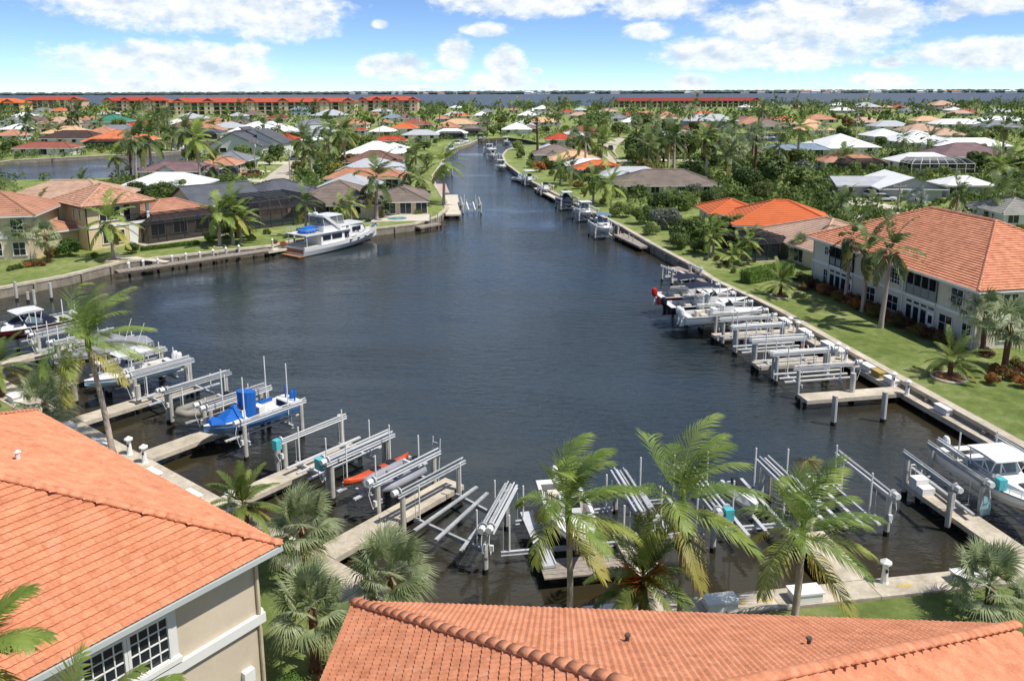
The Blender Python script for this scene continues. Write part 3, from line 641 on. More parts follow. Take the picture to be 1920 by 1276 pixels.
 (1228, 1272, 216, 202, 'hip', 'sal', 'w', 'salmon-roofed house below the long dark red apartments', ''),
 (1306, 1340, 213, 203, 'hip', 'orb', 'w', 'orange roof behind the two-storey grey-white house', ''),
 (1286, 1386, 226, 213, 'hip', 'lgr', 'g', 'two-storey grey-white house with a palm in front', '2'),
 (1222, 1290, 245, 227, 'hip', 'rcl', 'w', 'salmon roof rising behind the round green trees', ''),
 (1145, 1182, 221, 213, 'hip', 'gry', 'w', 'grey roof left of the dark round trees', ''),
 (1331, 1440, 400, 362, 'hip', 'or', 'c', 'bright orange hip-roofed house nearest the right-hand condominium'),
]
for r in HT:
    x0, x1, ye, yr, ty, rk, wk, ph = r[:8]; ex = r[8] if len(r) > 8 else ''
    mid = ye > 290
    house(x0, x1, ye, yr, ty, rk, wk, ph, st=2 if '2' in ex else 1, lod=(2 if ye > 330 else 0), ex=ex)

def fill_houses():
    rnd = random.Random(41); k = 0; t = 0; nm = {'wht': 'white', 'lgr': 'pale grey', 'tan': 'tan', 'sal': 'salmon', 'gry': 'grey', 'tau': 'taupe', 'pch': 'peach', 'rb': 'dull red', 'mau': 'mauve'}; used = {}
    land = [(p.x, p.y) for p in far]; rl = [(p.x, p.y) for p in rsw + W([(1380, 265), (1470, 265), (3200, 266)], LOT) + [V(400, 20, 0)]]
    def inside(p, poly):
        c = False; j = len(poly) - 1
        for i in range(len(poly)):
            a, b = poly[i], poly[j]
            if (a[1] > p[1]) != (b[1] > p[1]) and p[0] < (b[0] - a[0]) * (p[1] - a[1]) / (b[1] - a[1]) + a[0]: c = not c
            j = i
        return c
    base = list(HOUSES)
    while k < 62 and t < 6000:
        t += 1; x = rnd.uniform(10, 1910); ye = 193 + 75 * rnd.random() ** 1.5; c = G(x, ye, LOT + 2.1); w = rnd.uniform(11, 17); wp = w * F / c.y; q = [(c.x + a, c.y + b) for a in (-w / 2 - 3, 0, w / 2 + 3) for b in (-3, 6, 15)]
        if c.y > 760 or not all(inside(u, land) or inside(u, rl) for u in q): continue
        if 1120 < x < 1180 and ye > 250: continue
        if any((Vector((c.x, c.y + 6, 0)) - sum((Vector((v.x, v.y, 0)) for v in h[3]), V(0, 0, 0)) / 4).length < 15 for h in HOUSES): continue
        rk = rnd.choice(('wht', 'wht', 'lgr', 'lgr', 'tan', 'sal', 'gry', 'tau', 'pch', 'rb', 'mau')); h = min(base, key=lambda h: (h[1] - x) ** 2 + ((h[2] - ye) * 2) ** 2); dx, dy = x - h[1], ye - h[2]
        rel = ('right of' if dx > 0 else 'left of') if abs(dx) > abs(dy) * 2 else ('in front of' if dy > 0 else 'behind'); lab = nm[rk] + ' roof ' + rel + ' the ' + ' '.join(h[0].split()[:8])
        while lab.split()[-1] in ('the', 'with', 'and', 'of', 'by', 'a', 'in', 'on', 'at', 'below', 'behind', 'left', 'right', 'under', 'near', 'beside', 'small', 'large', 'white', 'blue', 'short', 'long', 'back', 'dark', 'two', 'grey', 'orange', 'from', 'pale', 'green', 'light', 'very', 'among', 'before', 'between', 'where', 'dull', 'to'): lab = ' '.join(lab.split()[:-1])
        used[lab] = used.get(lab, 0) + 1
        if used[lab] > 1: continue
        house(x - wp / 2, x + wp / 2, ye, ye - 12, 'hip', rk, rnd.choice('wwwcg'), lab, d=rnd.uniform(9, 13)); k += 1
# ================================================================ special buildings
def blockhouse(name, label, cat, loc, rz): return thing(name, label, cat, loc, rz)
# long apartments by the bay
def apartments(x0, x1, yb, floors, rk, wk, label, towers):
    c = G((x0 + x1) / 2, yb, LOT); w = (x1 - x0) / F * c.y; e = floors * 3.1; o = thing('apartment_building', label, 'apartments', (c.x, c.y, LOT - .02), 0.0, 'apartments along the bay'); d = 16
    wall = MB().prism([(-w / 2, 1.6), (w / 2, 1.6), (w / 2, d), (-w / 2, d)], 0, e); part('wall', wall, wmat(wk), o)
    rb = MB(); polys, rd, hips = roof_polys(-w / 2 - 1, w / 2 + 1, -.6, d + 1, e, .38, 'hip')
    for p in polys: rb.poly(p)
    rb.prism([(-w / 2 - 1, -.6), (w / 2 + 1, -.6), (w / 2 + 1, d + 1), (-w / 2 - 1, d + 1)], e - .4, e - .01); part('roof', rb, rmat(rk), o)
    for t in towers:
        x = -w / 2 + w * t; tw = 7.0; tb = MB().prism([(x - tw / 2, .2), (x + tw / 2, .2), (x + tw / 2, 6), (x - tw / 2, 6)], 0, e + .8); tt = part('stair_tower', tb, wmat(wk), o)
        q = MB()
        for p in roof_polys(x - tw / 2 - .6, x + tw / 2 + .6, -.4, 8, e + .8, .5, 'gy')[0]: q.poly(p)
        q.poly([(x - tw / 2, .21, e + .8), (x + tw / 2, .21, e + .8), (x, .21, e + .8 + tw / 2 * .5)]); part('tower_roof', q, rmat(rk), o)
        for f in range(floors): window(o, x, .2, f * 3.1 + 1.8, 1.8, 1.8)
    n = int(w / 5.5)
    for f in range(floors):
        sl = MB().box((0, .9, f * 3.1 + 3.0), (w, 1.5, .22)); part('balcony_slab', sl, wmat('c'), o)
        for i in range(n):
            x = -w / 2 + w * (i + .5) / n
            if any(abs(x - (-w / 2 + w * t)) < 5 for t in towers): continue
            window(o, x, 1.6, f * 3.1 + 1.55, 3.9, 2.5)
    for i in range(n + 1): 
        x = -w / 2 + .3 + (w - .6) * i / n; part('column', MB().box((x, .5, e / 2), (.7, .7, e)), wmat(wk), o)
    note(o, label, -w / 2, w / 2, 0, d)
apartments(318, 662, 215, 3, 'apt', 'c', 'very long orange-roofed apartment row by the bay', (.06, .22, .44, .62, .84, .97))
apartments(676, 782, 209, 3, 'apt', 'p', 'short orange-roofed apartment block right of the long row', (.05, .3, .6, .93))
apartments(195, 312, 208, 3, 'red', 'p', 'pinkish apartment block with red towers left of the long row', (.08, .35, .7))
apartments(40, 152, 205, 3, 'red', 'p', 'pink apartment block with dull red roof at the far left', (.9,))
apartments(-30, 38, 216, 3, 'or', 'y', 'yellow apartment block with orange roof at the left edge', (.7,))
apartments(1152, 1424, 201, 2, 'mrn', 'c', 'long dark red roofed apartment row by the bay on the right', (.97,))
# ---- angular dark-roofed house (shed roofs)
def shed_house():
    c = G(452, 292, LOT); o = thing('house', 'angular white house with steep dark shed roofs by the back canal', 'house', (c.x, c.y, LOT - .02), math.radians(-8)); r = rmat('dgr')
    for i, (x0, x1, y0, y1, z0, z1, sw) in enumerate(((-8.5, -1.5, 0, 9, 3.0, 6.4, 0), (-1.0, 6.5, -1, 8, 5.6, 2.6, 1), (2.5, 9.5, 5, 13, 6.4, 3.0, 0), (-3, 3, 7, 13, 7.0, 4.2, 1))):
        w = MB(); w.add([(x0, y0, 0), (x1, y0, 0), (x1, y1, 0), (x0, y1, 0), (x0, y0, z0), (x1, y0, z1), (x1, y1, z1), (x0, y1, z0)], [(0, 1, 5, 4), (1, 2, 6, 5), (2, 3, 7, 6), (3, 0, 4, 7)]); part('wall', w, wmat('w'), o)
        s = (z1 - z0) / (x1 - x0); q = MB(); a, b = x0 - .4, x1 + .4
        q.add([(a, y0 - .4, z0 - .4 * s), (b, y0 - .4, z1 + .4 * s), (b, y1 + .4, z1 + .4 * s), (a, y1 + .4, z0 - .4 * s)] + [(a, y0 - .4, z0 - .4 * s + .25), (b, y0 - .4, z1 + .4 * s + .25), (b, y1 + .4, z1 + .4 * s + .25), (a, y1 + .4, z0 - .4 * s + .25)], [(3, 2, 1, 0), (4, 5, 6, 7), (0, 1, 5, 4), (1, 2, 6, 5), (2, 3, 7, 6), (3, 0, 4, 7)]); part('roof', q, [rmat('mau'), r][i > 0], o)
        window(o, (x0 + x1) / 2, y0, 1.5, 2, 1.3)
    note(o, 'angular dark-roofed house', -9, 10, -1, 13)
shed_house()
# ---- Mediterranean two-storey house, left bank
def med_house():
    c = G(150, 386, LOT + 5.05); a = math.radians(48)
    o = thing('house', 'tan two-storey house with terracotta hip roof and balcony on the left bank', 'house', (c.x, c.y, LOT - .02), a); e = 5.05; u = .6
    # local: x along the canal front, y to the back; corner post at origin
    fw = 7.6; dp = 8.4
    wall = MB().prism([(u, u), (fw - 2.9, u), (fw - 2.9, 3.0), (fw, 3.0), (fw, dp), (u, dp)], 2.45, e); wall.prism([(u, u), (fw, u), (fw, dp), (u, dp)], 0, 2.45)
    part('wall', wall, mat('stucco_tan', 'd3bd96', .9, .07, .6, stain=.15), o)
    bm = MB().box((fw / 2 + .3, u - .04, 2.5), (fw - u + .2, .12, .3)); bm.box((u - .04, dp / 2 + .3, 2.5), (.12, dp - u, .3)); part('belt_course', bm, FRAME, o)
    rb = MB(); ps, rd, hp = roof_polys(0, fw + .6, 0, dp + .6, e - .15, .45, 'hip')
    for p in ps: courses(rb, p, .36, .05)
    rb.prism([(0, 0), (fw + .6, 0), (fw + .6, dp + .6), (0, dp + .6)], e - .35, e - .16, 1, 1); rm = mat('roof_terracotta_mix', 'ab7b62', .85, .25, 2.6, col2='c2987e', bump=.4, bs=8)
    rf = part('roof', rb, [rm, mat('brown_fascia', '5c4636', .7)], o); cb = MB()
    for p, q in hp + [rd]: cb.tube([p, q], .14, 6)
    part('ridge_cap', cb, rm, rf)
    pl = MB().box((fw - .15, u + .15, 3.75), (.3, .3, 2.5)); part('balcony_post', pl, FRAME, o)
    rl = MB(); 
    for i in range(15): rl.box((fw - 2.8 + i * .2, u, 2.95), (.03, .03, .9))
    rl.box((fw - 1.4, u, 3.4), (2.9, .06, .06)); rl.box((fw, 1.8, 3.4), (.06, 2.5, .06))
    for i in range(11): rl.box((fw, u + i * .22, 2.95), (.03, .03, .9))
    part('balcony_railing', rl, CAGEB, o); window(o, fw - 1.9, 3.0, 3.6, 1.4, 2.1, lites=(2, 1), sub=True)
    window(o, 3.2, u, 3.8, 2.3, 1.5, lites=(3, 1), sub=True); window(o, 3.4, u, 1.2, 2.4, 1.4, lites=(2, 1), sub=True)
    for y in (1.9, 3.6): window(o, u, y, 3.8, .5, 1.3, 'l', sub=True)
    dr = MB().box((5.6, u - .03, 1.15), (1.0, .08, 2.2)); part('door', dr, FRAME, o)
    ds = MB().tube([(u + .1, u - .1, 0), (u + .1, u - .1, 4.8)], .06, 6); part('downspout', ds, CAGEB, o)
    add_block(o, fw + .1, fw + 9.2, 2.2, 9.4, 2.5, 'hip', 'rcl', 't', .42, .5, 2)
    add_block(o, -6.5, u - .05, 3.0, 9.0, 2.4, 'hip', 'rcl', 't', .4, .5, 2)
    cage(o, fw - 1.2, fw + 9.6, -1.2, 2.5, 2.3, 3.1, CAGEB, 5)
    for x in (fw + 1.5, fw + 4.2, fw + 7): window(o, x, 2.2, 1.3, 1.7, 1.9, lites=(2, 1), sub=True)
    part('patio', MB().box((fw + 4, .5, .06), (12, 4.6, .12)), CONC, o)
    note(o, 'tan two-storey house', -6.5, fw + 9.2, -1, 9.4)
med_house()
def left_edge_condo():
    c = G(12, 490, LOT); o = thing('house', 'beige two-storey building cut off by the left edge on the far bank', 'house', (c.x, c.y, LOT - .02), math.radians(12))
    add_block(o, -9, 2.6, 0.5, 9, 4.9, 'hip', 'rcl', 'c', .42, .6, 2); part('belt_course', MB().box((-3, .46, 2.4), (11.5, .1, .28)), FRAME, o)
    for x in (-.6, 1.6):
        for z in (1.2, 3.6): window(o, x - .4, .5, z, 1.2, 1.4, lites=(2, 2), sub=True)
    note(o, 'beige left-edge building', -9, 3, 0, 9)
left_edge_condo()
house(0, 206, 371, 336, 'hip', 'tan', 'g', 'wide pinkish-beige roofed house behind the tan two-storey house', lod=2, rz=3)
# ---- dark grey gabled house with pool cage
def grey_gable():
    c = V(-41.2, 104, 0); a = math.radians(43); o = thing('house', 'dark grey metal-roofed house with gable end and black pool cage', 'house', (c.x, c.y, LOT - .02), a)
    add_block(o, 0, 9.0, 0, 9.6, 2.45, 'gx', 'dgr', 'p', .42, .5, 0); add_block(o, 9.05, 20, 1.0, 10.4, 2.4, 'hip', 'dgr', 'p', .40, .5, 0)
    for y in (2.5, 8.5): window(o, 0, y, 1.5, 1.0, 1.2, 'l', sub=True)
    cage(o, 2.5, 13.5, -9.2, .3, 2.3, 3.5, CAGEB, 7)
    for x in (2, 5, 7.5): window(o, x, 0, 1.3, 2.0, 2.1, lites=(2, 1), sub=True)
    part('patio', MB().box((8, -4.4, .06), (11, 9.2, .12)), CONC, o); part('pool', MB().box((8, -5.8, .10), (8, 3.2, .1)), TEALW, o)
    note(o, 'dark grey gabled house', 0, 21, -9, 10)
grey_gable()
def taupe_house():
    c = G(645, 381, LOT + 2.1); o = thing('house', 'taupe hip-roofed canal-front house with open pool terrace near the yacht', 'house', (c.x, c.y, LOT - .02), math.radians(5))
    add_block(o, -7, 4.5, 0, 12, 2.1, 'hip', 'tau', 'c', .42, .55, 2); add_block(o, 4.55, 11, 2.5, 12, 2.1, 'hip', 'tau', 'c', .40, .55, 2)
    for x in (-5, -2, 1.5): window(o, x, 0, 1.2, 1.5, 1.2, lites=(2, 1), sub=True)
    for x in (6, 8.2, 10.4): window(o, x, 2.5, 1.05, 1.6, 1.8, lites=(2, 1), sub=True)
    part('pool_terrace', MB().box((7.5, -.6, .05), (8, 5.6, .1)), CONCL, o); part('pool', MB().lathe((7.2, -1.2, .08), [(0.01, 0), (1.3, 0), (1.3, .05), (.01, .05)], 20), TEALW, o)
    note(o, 'taupe canal-front house', -7, 12, -4, 12)
taupe_house()
# ---- right bank: second wing of the bright orange house and the beige tile house with pool
def right_mid():
    c = G(1455, 420, LOT + 2.1); o = thing('house', 'wide bright orange low roof with cross ridge beside the beige tiled roof', 'house', (c.x, c.y, LOT - .02), math.radians(-10))
    add_block(o, -4.4, 6.8, 0, 9.8, 2.1, 'hip', 'or', 'c', .42, .5, 2); note(o, 'wide bright orange roof', -4, 7, 0, 10)
    for x in (-2.5, 1, 4.4): window(o, x, 0, 1.15, 1.3, 1.0, sub=True)
    c = G(1402, 430, LOT + 2.0); o = thing('house', 'beige flat-tiled roof house with screened pool beside the right-hand condominium', 'house', (c.x, c.y, LOT - .02), math.radians(-76))
    add_block(o, 0.3, 12.0, 0.5, 11, 2.0, 'hip', 'tan', 'c', .36, .55, 1); cage(o, 0.5, 7.2, -3.2, .7, 1.8, 2.3, CAGEB, 4); note(o, 'beige tiled-roof house', 0, 12, -4, 11)
    part('patio', MB().box((3.9, -1.3, .05), (6.8, 3.8, .1)), CONCL, o); part('pool', MB().box((3.6, -1.6, .09), (5.0, 1.8, .08)), TEALW, o)
    for x in (2.0, 5, 9): window(o, x, .5, 1.05, 1.6, 1.6, lites=(2, 1), sub=True)
right_mid()
def front_gable():   # gabled wing of the grey house by the white car
    c = G(1712, 351, LOT + 2.1); o = thing('house', 'white gabled carport wing beside the low grey house', 'house', (c.x, c.y, LOT - .02), math.radians(-6)); add_block(o, -4.6, 4.4, 0, 12, 2.1, 'gy', 'wht', 'g', .34, .7); note(o, 'white gabled wing', -5, 5, 0, 12)
front_gable()
# ---- the right-hand condominium
TILE_R = mat('roof_tile_peach', 'cd8561', .8, .15, 1.6, col2='d79878', bump=.3, bs=10)
STUC = mat('stucco_greige', 'd3c8b5', .9, .05, .7, stain=.10, bump=.25, bs=60)
KS = .72      # survey scale of this building: metres to scene units
def condo():
    A = G(1513, 441, LOT + 4.2); B = G(1835, 545, LOT + 4.2); dx = (B - A); L = dx.length / KS; rz = math.atan2(dx.y, dx.x)
    # local x along the facade from far corner to near corner; y = left of x = away from the canal
    o = thing('condominium', 'two-storey greige condominium with peach tile roof on the right bank', 'condominium', (A.x, A.y, LOT - .03), rz); o.scale = (KS, KS, KS); e = 5.85; ov = .65; D = 18.6
    X0, X1 = ov, L - ov
    w = MB().prism([(X0, ov), (X1, ov), (X1, D), (X0, D)], 0, e - .06); part('wall', w, STUC, o)
    for a, b in ((X0 - .05, 4.2), (9.4, 18.4), (23.0, X1 + .05)): part('belt_course', MB().box(((a + b) / 2, ov - .05, 2.95), (b - a, .12, .32)), FRAME, o)
    for x in (X0 - .03, X1 + .03): part('belt_course', MB().box((x, D / 2 + .4, 2.95), (.12, D - 1.2, .32)), FRAME, o)
    rb = MB(); ps, rd, hp = roof_polys(0, L, 0, D + .6, e - .05, .48, 'hip')
    for p in ps: courses(rb, p, .36, .085)
    rb.prism([(0, 0), (L, 0), (L, D + .6), (0, D + .6)], e - .3, e - .14, 1, 1); r = part('roof', rb, [TILE_R, FRAME], o)
    for p, q in hp + [rd]:
        n = max(2, int((q - p).length / .45))
        for i in range(n):
            a = p.lerp(q, i / n); b = p.lerp(q, (i + 1) / n); part('ridge_tile', MB().tube([a + V(0, 0, .06), b + V(0, 0, .02)], [.17, .14], 6), TILE_R, r)
    part('gutter', MB().box((L / 2, -.06, e - .1), (L, .13, .14)), FRAME, o)
    wl = lambda x, z, w_, h_, l: window(o, x, ov, z, w_, h_, lites=l, sub=True)
    for x in (12.5, 16.4): wl(x, 1.5, 1.9, 1.6, (2, 2)); wl(x, 4.4, 1.9, 1.6, (4, 4))
    wl(3.7, 1.45, .9, 1.8, (2, 2)); wl(3.6, 4.6, .8, 1.0, (2, 2)); wl(24.4, 1.5, 1.8, 1.7, (2, 2)); wl(25.6, 4.5, 1.6, 1.5, (2, 2)); wl(27.2, 1.5, 1.2, 1.6, (2, 2))
    for y_ in (4.0, 9.0):
        for z_ in (1.5, 4.5): window(o, X1, y_, z_, 1.6, 1.5, 'r', (2, 2), True)
    for x0, x1 in ((4.5, 9.2), (18.5, 22.9)):   # lanais: screened above, glazed below
        cx = (x0 + x1) / 2; part('lanai_shade_panel', MB().box((cx, ov - .02, 4.45), (x1 - x0, .03, 2.5)), mat('lanai_shade', (.03, .032, .035), .7), o)  # flat near-black panel: the shaded lanai interior is put into its colour
        n = 4; f = MB()
        for i in range(n + 1): f.box((x0 + (x1 - x0) * i / n, ov - .16, 4.45), (.09, .1, 2.55))
        for z in (3.2, 4.15, 5.7): f.box((cx, ov - .16, z), (x1 - x0, .1, .09))
        part('screen_frame', f, CAGEB if x0 < 5 else mat('grey_frame', '8d9092', .5), o); part('screen', MB().box((cx, ov - .1, 4.45), (x1 - x0, .02, 2.5)), SCREEN, o)
        part('parapet_panel', MB().box((cx, ov - .12, 3.68), (x1 - x0, .03, .9)), mat('grey_panel', '8c8d8c', .6, .05), o)
        part('lintel', MB().box((cx, ov - .06, 2.95), (x1 - x0, .14, .34)), FRAME, o)
        for i in range(n):
            xa = x0 + (x1 - x0) * (i + .5) / n; wl(xa, 1.12, (x1 - x0) / n - .14, 1.85, (1, 1)); wl(xa, 2.42, (x1 - x0) / n - .14, .34, (1, 1))
        dd = part('door', MB().box((x1 - .5, ov - .1, 1.1), (.95, .1, 2.1)), FRAME, o); part('door_pane', MB().box((x1 - .5, ov - .16, 1.35), (.55, .03, .8)), GLASS, dd)
        part('step', MB().box((cx + 1.2, ov - .8, .08), (2.6, 1.4, .16)), CONCL, o)
    for i, x in enumerate((X0 + .12, 17.9, X1 - .12)): part('downspout', MB().box((x, ov - .07, e / 2 - .1), (.1, .08, e - .4)), FRAME, o)
    note(o, 'right-hand condominium', 0, L, -1.2, D)
    return o, L
CONDO, CONDO_L = condo()
fill_houses()
# ================================================================ the two near buildings with barrel-tile roofs
def tile_mat():
    m = mat('roof_tile_coral', 'ca7f5a', .8, .11, 2.2, col2='d5906c', bump=.3, bs=25); t = m.node_tree; b = t.nodes['Principled BSDF']; src = b.inputs['Base Color'].links[0].from_socket
    P = nn(t, 'ShaderNodeNewGeometry').outputs['Position']; oi = nn(t, 'ShaderNodeObjectInfo')
    mil = mth(t, 'MULTIPLY', mth(t, 'SUBTRACT', mth(t, 'ADD', mth(t, 'MULTIPLY', noise(t, P, 0.7, 5, 0.7, 0.8), 0.75), mth(t, 'MULTIPLY', noise(t, P, 9, 3, 0.7), 0.3)), 0.53), 3.2, clamp=True)
    c = mixc(t, mth(t, 'MULTIPLY', mil, 0.42), src, lin('8f5f4c'))            # mildew patches
    c = mixc(t, mth(t, 'MULTIPLY', mth(t, 'GREATER_THAN', noise(t, P, 3.1, 1), 0.62), 0.22), c, lin('e0a98a'))   # paler replaced tiles
    t.links.new(c, b.inputs['Base Color']); return m
TILE = tile_mat()
DECK = mat('roof_underlay', 'a45f42', .9, .1)
STUCN = mat('stucco_beige', 'd3c4ad', .9, .04, .8, stain=.07, bump=.3, bs=90)
def tile_mesh():
    mb = MB(); w, L, n = .262, .255, 8; vs = []
    for y, z0 in ((-.03, .045), (L - .03, .004)):
        for i in range(n + 1):
            t = i / n; x = (t - .5) * w; z = z0 + 0.024 * (.5 - .5 * math.cos(2 * math.pi * t * 2)) * (1 if t < .52 else .9); vs.append((x, y, z))
    k = n + 1; fs = [(i, i + 1, k + i + 1, k + i) for i in range(n)]
    lo = [(v[0], v[1], v[2] - .028) for v in vs[:k]]; o = len(vs); vs += lo; fs += [(i + 1, i, o + i, o + i + 1) for i in range(n)]
    mb.add(vs, fs); return mb
TM = tile_mesh(); TME = TM.mesh('tile', TILE)
CAPMB = MB().tube([(0, -.03, .012), (0, .31, 0)], [.125, .115], 10); CAPMB.v = [(a, b, c * .55) for a, b, c in CAPMB.v]; CAPM = CAPMB.mesh('hip_tile', TILE, True)
def tiled_roof(o, slopes, hips, lift=0.0):
    """slopes: polygons in world space (first two vertices = eave). every tile near enough to tell apart is a piece"""
    W_, E_ = .24, .205; cand = []; deck = MB(); rnd = random.Random(3)
    for poly in slopes:
        poly = [Vector(p) for p in poly]; p0 = poly[0]; u = (poly[1] - p0).normalized(); n = u.cross(poly[2] - p0).normalized()
        if n.z < 0: n = -n
        s = n.cross(u); s = s if s.z > 0 else -s
        deck.poly([p - n * .012 for p in poly]) ; q2 = [((q - p0).dot(u), (q - p0).dot(s)) for q in poly]; top = max(b for _, b in q2)
        r = u if u.cross(s).dot(n) > 0 else -u; R = Matrix((r, s, n)).transposed().to_4x4(); k = 0
        while k * E_ < top - .05:
            band = clip2(q2, k * E_ + E_ * .45, k * E_ + E_ * .55)
            if band:
                a0, a1 = min(a for a, _ in band), max(a for a, _ in band); i = math.ceil((a0 + .02) / W_ - .5)
                while (i + .5) * W_ < a1 + .1:
                    a = (i + .5) * W_; i += 1
                    if a < a0 - .1: continue
                    p = p0 + u * a + s * (k * E_); px = PR(p)
                    if p.y < 2 or not (-90 < px[0] < 2010 and px[1] < 1350): continue
                    M = Matrix.Translation(p + n * rnd.uniform(0, .006)) @ R @ Matrix.Rotation(rnd.uniform(-.012, .012), 4, 'Z'); cand.append(((p - V(0, 0, H)).length, M))
            k += 1
    rf = part('roof', deck, DECK, o, world=True); cand.sort(key=lambda c: c[0]); st = MB()
    inv = rf.matrix_parent_inverse if o.rotation_euler.z else None
    for i, (d, M) in enumerate(cand):
        if i < 298: t = link(bpy.data.objects.new('tile', TME), rf); t.matrix_local = M
        else: st.add([M @ Vector(v) for v in TM.v], TM.f)
    if st.v: x = link(bpy.data.objects.new('tiles', st.mesh('tiles', TILE)), rf); x['kind'] = 'stuff'
    for a, b in hips:
        d = (b - a); m = int(d.length / .29); z = V(0, 0, 1); y = d.normalized(); xx = y.cross(z).normalized(); zz = xx.cross(y); R = Matrix((xx, y, zz)).transposed().to_4x4()
        for i in range(m):
            c = link(bpy.data.objects.new('hip_tile', CAPM), rf); c.matrix_local = Matrix.Translation(a + d * i / m + zz * .035) @ R
    return rf
def near_left():
    e = 6.7; c = G(526, 1020, e); b = V(-.7922, .6102, 0); a = V(-.6102, -.7922, 0); D = 14.34; h = D / 2; p = .5
    o = thing('condominium', 'near beige building with large coral tile roof filling the lower left corner', 'condominium', (c.x, c.y, 0))
    ap = c + (a + b) * h + V(0, 0, h * p); c2 = c + b * D; far = a * 12
    rf = tiled_roof(o, [[c, c + far, ap + a * (12 - h), ap], [c2, c, ap]], [(c + V(0, 0, .02), ap), (c2, ap)])
    top = c.copy(); c = V(c.x, c.y, 0); c2 = V(c2.x, c2.y, 0)
    ov = .42; w0 = c + (a + b) * ov; w1 = w0 + a * 14; w2 = w1 + b * (D - 2 * ov); w3 = w0 + b * (D - 2 * ov)
    part('wall', MB().prism([(q.x, q.y) for q in (w0, w1, w2, w3)], NEARLOT - .1, e - .18), STUCN, o, world=True); up = V(0, 0, 1); out = -b
    z = 4.72
    bm = MB(); bm.beam(w0 + out * .03 - a * .06 + up * z, w0 + a * 14 + out * .03 + up * z, .16, .26); part('belt_course', bm, FRAME, o, world=True)
    bm = MB(); bm.beam(w0 - a * .03 + b * .06 + up * z, w0 - a * .03 + b * 13 + up * z, .16, .26); part('belt_course', bm, FRAME, o, world=True)
    g = MB(); g.beam(c + out * .02 + up * (e - .08), c + a * 14 + out * .02 + up * (e - .08), .14, .13); part('gutter', g, mat('gutter_grey', 'b9c0bd', .5, .03), o, world=True)
    s = MB(); s.poly([q + up * (e - .17) for q in (c, c + a * 14, c + a * 14 + b * ov, c + b * ov + a * ov)]); s.poly([q + up * (e - .17) for q in (c, c + a * ov + b * ov, c + b * D + a * ov, c + b * D)]); part('soffit', s, FRAME, o, world=True)
    fs = MB(); fs.beam(c + up * (e - .1), c2 + up * (e - .1), .05, .16); part('fascia', fs, FRAME, o, world=True)
    # wide gridded window pair under the eave
    rz = math.atan2(-a.y, -a.x); wn = None
    for t in (2.95, 3.97):
        q = w0 + a * t; key = thing; win = window(o, 0, 0, 0, .94, 1.18, lites=(4, 4), sub=True); win.matrix_local = Matrix.Translation(q + up * 5.62 - Vector((o.location.x, o.location.y, 0))) @ Matrix.Rotation(rz, 4, 'Z')
    sl = MB(); sl.beam(w0 + a * 2.25 + out * .06 + up * 4.96, w0 + a * 4.7 + out * .06 + up * 4.96, .16, .13); part('window_sill', sl, FRAME, o, world=True)
    sl = MB(); sl.beam(w0 + a * 2.36 + out * .03 + up * 5.03, w0 + a * 2.36 + out * .03 + up * 6.5, .08, .14, up=a); part('window_trim', sl, FRAME, o, world=True)
    ub = MB(); q = w0 + a * .55 + out * .08 + up * 3.35; ub.box((q.x, q.y, q.z), (.3, .16, .34), rz); part('utility_box', ub, WHITE, o, world=True)
    dp = MB().tube([w0 + out * .06 + a * .1 + up * (e - .2), w0 + out * .06 + a * .1 + up * .7], .045, 6); part('downspout', dp, mat('beige_pipe', 'c9b99c', .6), o, world=True)
    vp = MB().lathe(G(34, 860, 8.5), [(.06, 0), (.06, .2), (.09, .2), (.02, .26)], 8); part('roof_vent', vp, WHITE, o, world=True)
    HOUSES.append(('large near coral roof', 250, 950, [c, c + a * 14, c2 + a * 14, c2]))
near_left()
def near_bottom():
    e = 6.7; c = G(665, 1130, e); d = G(1905, 1174, e); n = (d - c).normalized(); wd = V(n.y, -n.x, 0); p = .5
    o = thing('condominium', 'near coral tile roof spanning the bottom edge below the quay palms', 'condominium', (c.x, c.y, 0))
    ap = c + (n + wd) * 7.0 + V(0, 0, 7.0 * p); ed = V(-.34, -.94, 0).normalized()
    hd = V(-.834, -.55, 0).normalized(); s = 9.6; q = d + hd * s; zz = (q - c).dot(wd) * p; apE = V(q.x, q.y, e + zz)
    hx = c + (n + wd) * 5.6 + V(0, 0, 5.6 * p)
    tiled_roof(o, [[c, d, apE, hx], [c + wd * 9, c, hx, hx + wd * 3.4], [d, d + ed * 9, apE + ed * 5, apE]], [(c + V(0, 0, .02), hx), (d + V(0, 0, .02), apE)])
    ov = .5; w = [c + (n + wd) * ov, d - n * ov + wd * ov, d - n * ov + ed * 9, c + n * ov + wd * 9]
    part('wall', MB().prism([(v.x, v.y) for v in w], NEARLOT - .1, e - .18), STUCN, o, world=True)
    tr = MB(); tr.beam(c - n * .03 + V(0, 0, -.06), c - n * .03 + wd * 9 + V(0, 0, -.06), .07, .16); part('fascia', tr, mat('cream_trim', 'd8cda4', .6), o, world=True)
    tr = MB(); tr.beam(c - wd * .03 + V(0, 0, -.09), d - wd * .03 + V(0, 0, -.09), .05, .14); part('fascia', tr, FRAME, o, world=True)
    for px in ((1176, 1206), (1516, 1212)):
        # plumbing vents standing on the north slope
        zz = 7.2; g = G(*px, zz)
        for _ in range(12): zz = e + max(0, (Vector((g.x, g.y, e)) - c).dot(wd)) * p; g = G(*px, zz)
        part('roof_vent', MB().lathe((g.x, g.y, zz), [(.04, 0), (.04, .16), (.06, .17), (.05, .2)], 8), mat('vent_dark', '5d5048', .7), o, world=True)
    HOUSES.append(('lower near coral roof', 1250, 1200, [c, d, d + ed * 9, c + wd * 9]))
near_bottom()
